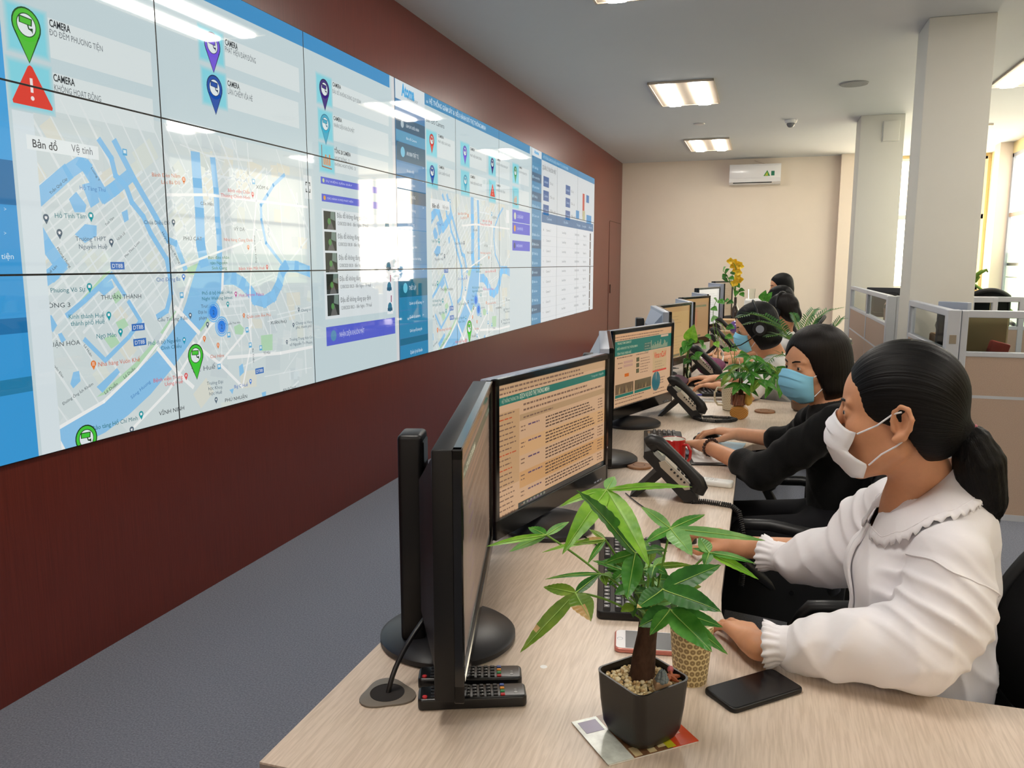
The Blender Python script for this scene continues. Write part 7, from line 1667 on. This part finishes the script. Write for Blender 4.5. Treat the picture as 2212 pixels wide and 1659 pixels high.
OA = Vector((1.925, 3.06, DZ)); tA = glass('tall narrow glass of pothos cuttings beside the second telephone', OA, [(.022, .002), (.024, .01), (.024, .08), (.026, .15)], .10)
for (a, b_, m, l) in (((1484, 740), (1503, 738), LM, .06), ((1487, 735), (1478, 765), LM, .07), ((1490, 740), (1500, 700), LB, .075), ((1480, 750), (1470, 770), LD, .05), ((1500, 772), (1520, 762), LM, .06), ((1496, 768), (1512, 778), LM, .06), ((1488, 776), (1478, 786), LD, .06)):
    p = at_y(*a, 3.04); q = at_y(*b_, 3.0); stem(tA, bez(OA + Vector((0, 0, .03)), OA + Vector((0, 0, .16)), p, 8), .0018, OA); heart(tA, p, max(l, (q - p).length), q - p, m, OA)
OB = Vector((2.06, 3.82, DZ)); tB = glass('clear glass bottle with trailing pothos vine between the telephones', OB, [(.034, .002), (.038, .01), (.038, .10), (.030, .125), (.013, .14), (.013, .165), (.015, .168)], .07)
vine = [at_y(1541, 705, 3.82), at_y(1540, 690, 3.8), at_y(1541, 665, 3.8), at_y(1548, 648, 3.8), at_y(1570, 652, 3.8), at_y(1583, 654, 3.8)]
stem(tB, [OB + Vector((0, 0, .03)), OB + Vector((0, 0, .12))] + vine, .0022, OB)
vine2 = [at_y(1546, 692, 3.8), at_y(1560, 700, 3.78), at_y(1566, 720, 3.75), at_y(1578, 742, 3.72), at_y(1592, 760, 3.7)]
stem(tB, [OB + Vector((0, 0, .16))] + vine2, .002, OB); stem(tB, [OB + Vector((0, 0, .16)), at_y(1550, 715, 3.8), at_y(1566, 748, 3.74)], .002, OB)
for a, b_, m, l in (((1549, 650), (1541, 644), LM, .05), ((1553, 648), (1565, 658), LM, .06), ((1572, 652), (1584, 655), LD, .06), ((1566, 650), (1576, 648), LM, .05), ((1538, 664), (1550, 672), LM, .06), ((1536, 690), (1552, 686), LP, .06), ((1570, 705), (1588, 710), LD, .07), ((1568, 725), (1584, 732), LM, .06), ((1586, 745), (1606, 742), LM, .06), ((1578, 752), (1590, 750), LM, .05), ((1536, 728), (1522, 726), LM, .06), ((1545, 738), (1553, 752), LB, .06), ((1520, 744), (1508, 735), LM, .06), ((1516, 748), (1526, 754), LP, .05), ((1594, 742), (1609, 750), LP, .06)):
    p = at_y(*a, 3.78); q = at_y(*b_, 3.74); heart(tB, p, max(l, (q - p).length), q - p, m, OB)
OC = Vector((2.17, 3.62, DZ)); tC = glass('small square glass jar with pothos stems behind the wrist with bracelet', OC, [(.034, .002), (.036, .006), (.036, .09), (.037, .095)], .05)
for k in range(4): a = k * 1.6; p = OC + Vector((.03 * math.cos(a), .03 * math.sin(a), .13 + .01 * k)); stem(tC, [OC + Vector((0, 0, .02)), OC + Vector((.01 * math.cos(a), .01 * math.sin(a), .09)), p], .002, OC); heart(tC, p, .055, (math.cos(a), math.sin(a) - .4, .1), LM, OC)
# --- yellow orchid in a dark bottle at the end
OD = Vector((2.05, 7.45, DZ)); tD = thing('flower_bottle', 'dark bottle holding a yellow orchid spray and green leaves', 'vase', OD)
MB().lathe([(.036, 0), (.038, .01), (.038, .19), (.03, .22), (.015, .25), (.014, .33), (.017, .335)], 28).build('bottle', mat('brown_bottle', (44, 26, 18), .1, coat=.4), tD, smooth=60)
stem(tD, [OD + Vector((0, 0, .3)), at_y(1588, 600, 7.4), at_y(1590, 580, 7.35), at_y(1585, 568, 7.3)], .004, OD)
m_pet = leaf_mat('orchid_yellow', (226, 176, 20), (246, 214, 60), .3)
for k, (x, y) in enumerate(((1578, 564), (1586, 566), (1596, 571), (1599, 575), (1592, 575), (1590, 583), (1595, 588), (1593, 597), (1598, 604), (1586, 612), (1584, 574), (1593, 606))):
    p = at_y(x, y, 7.35 + .02 * (k % 3))
    for j in range(4): a = j * 1.57 + k; o_ = leaf(tD, p, p + Vector((math.cos(a) * .045, -.02, math.sin(a) * .04)), .022, m_pet, OD, n=6, peak=.5); o_.name = 'petal'
for a, b_, m in (((1566, 588), (1575, 582), LD), ((1568, 592), (1562, 600), LD), ((1580, 586), (1588, 594), LD), ((1576, 598), (1586, 604), LM), ((1572, 606), (1560, 602), LD), ((1590, 612), (1598, 622), LM), ((1596, 626), (1608, 628), LD), ((1592, 628), (1588, 640), LM), ((1600, 632), (1606, 640), LM), ((1562, 584), (1566, 579), LP), ((1590, 606), (1584, 616), LM)):
    p = at_y(*a, 7.42); q = at_y(*b_, 7.38); stem(tD, bez(OD + Vector((0, 0, .32)), OD + Vector((0, 0, .42)), p, 7), .003, OD); heart(tD, p, max(.08, (q - p).length), q - p, m, OD)
tag(MB().lathe([(.028, 0), (.032, .006), (.036, .1), (.036, .105)], 28, cap=False).build('drinking_glass', m_gl, loc=(2.22, 7.2, DZ + .331)), 'clear glass tumbler standing on the white printer', 'glass')
OP = Vector((2.47, 4.72, DZ)); tP = thing('potted_plant', 'upright plant with one big heart leaf left of the tied brown hair', 'potted plant', OP); MB().lathe([(.05, 0), (.07, .01), (.075, .12), (.07, .125)], 28).build('pot', m_cer, tP)
for (px, py, qx, qy) in ((1646, 650, 1652, 634), (1655, 650, 1662, 640), (1640, 668, 1632, 658)): p = at_y(px, py, 4.7); q = at_y(qx, qy, 4.68); stem(tP, bez(OP + Vector((0, 0, .1)), OP + Vector((-.02, 0, .25)), p, 8), .003, OP); heart(tP, p, max(.09, (q - p).length * 1.5), q - p, LM, OP)
# --- areca palm behind the woman in black
OM = Vector((2.55, 2.36, DZ)); tM = thing('potted_palm', 'areca palm on the desk behind the woman in black', 'potted palm', OM)
MB().lathe([(.055, 0), (.07, .01), (.085, .12), (.09, .13), (.084, .132), (.078, .11)], 32).build('pot', mat('palm_pot', (110, 84, 66), .6), tM)
LPALM = leaf_mat('palm_green', (46, 104, 52), (88, 150, 78), .3)
def frond(P, y0, y1, ll, n=20):
    n_ = len(P); pts = [at_y(px, py, y0 + (y1 - y0) * i / (n_ - 1)) for i, (px, py) in enumerate(P)]; base = OM + Vector((0, 0, .12)); full = bez(base, base + Vector((0, 0, .12)), pts[0], 8)[:-1]
    fine = []
    for a, b_ in zip(pts, pts[1:]): fine += [a.lerp(b_, k / 6) for k in range(6)]
    fine.append(pts[-1]); fr = stem(tM, full + fine, [.004] * len(full) + [.0032 - .0024 * i / len(fine) for i in range(len(fine))], OM, m_stem, 'frond'); mb = MB(); N = len(fine)
    for i in range(1, N):
        t = (fine[i] - fine[i - 1]).normalized(); sd = t.cross(Vector((0, 0, 1))).normalized(); up = sd.cross(t); f = i / N; l = ll * (math.sin(PI * (.25 + .7 * f)))
        for q in (-1, 1):
            d = (t * .75 + sd * q * .75 + up * .25).normalized(); a = fine[i]; w_ = l * .058; dr = Vector((0, 0, -l * .22)); c = d.cross(up).normalized() * w_
            V = [a, a + d * l * .35 + c + dr * .1, a + d * l * .7 + c * .8 + dr * .45, a + d * l + dr, a + d * l * .7 - c * .8 + dr * .45, a + d * l * .35 - c + dr * .1]; mb.add([v - OM for v in V], [(0, 1, 2, 4, 5), (2, 3, 4)])
    mb.build('leaflets', LPALM, fr, smooth=60)
frond([(1700, 722), (1680, 700), (1652, 684), (1622, 678), (1594, 686)], 2.36, 2.1, .085); frond([(1704, 730), (1690, 712), (1668, 700), (1640, 694), (1604, 702)], 2.36, 2.14, .07); frond([(1712, 738), (1700, 728), (1682, 722), (1655, 728)], 2.34, 2.16, .075)
frond([(1745, 720), (1762, 690), (1785, 672), (1822, 664)], 2.4, 2.5, .055); frond([(1735, 715), (1745, 690), (1757, 672), (1768, 668)], 2.42, 2.5, .055); frond([(1770, 740), (1800, 710), (1815, 690), (1826, 688)], 2.4, 2.45, .05); frond([(1775, 760), (1805, 742), (1822, 735), (1842, 742)], 2.38, 2.42, .05); frond([(1730, 720), (1722, 700), (1716, 684), (1712, 676)], 2.4, 2.46, .045); frond([(1735, 790), (1690, 765), (1672, 770), (1650, 790)], 2.3, 2.1, .06)
# strappy plant seen past the near pillar
OS = Vector((4.95, 7.2, 0)); tS = thing('potted_plant', 'strappy-leaved plant on a stand past the right side of the near pillar', 'potted plant', OS); MB().lathe([(.12, 0), (.15, .02), (.17, .35), (.16, .36)], 28).build('pot', m_cer, tS)
stem(tS, [OS + Vector((0, 0, .3)), OS + Vector((-.05, 0, .8)), at_y(2098, 610, 7.2)], .012, OS, m_stem, 'stem'); stem(tS, [at_y(2098, 608, 7.2), at_y(2106, 596, 7.2), at_y(2120, 587, 7.2), at_y(2131, 583, 7.2), at_y(2134, 588, 7.2)], [.02, .022, .02, .014, .006], OS, LO, 'leaf'); stem(tS, [at_y(2098, 612, 7.2), at_y(2108, 608, 7.2), at_y(2114, 598, 7.2), at_y(2112, 594, 7.2), at_y(2109, 600, 7.2)], [.008, .012, .016, .016, .01], OS, LO, 'leaf')
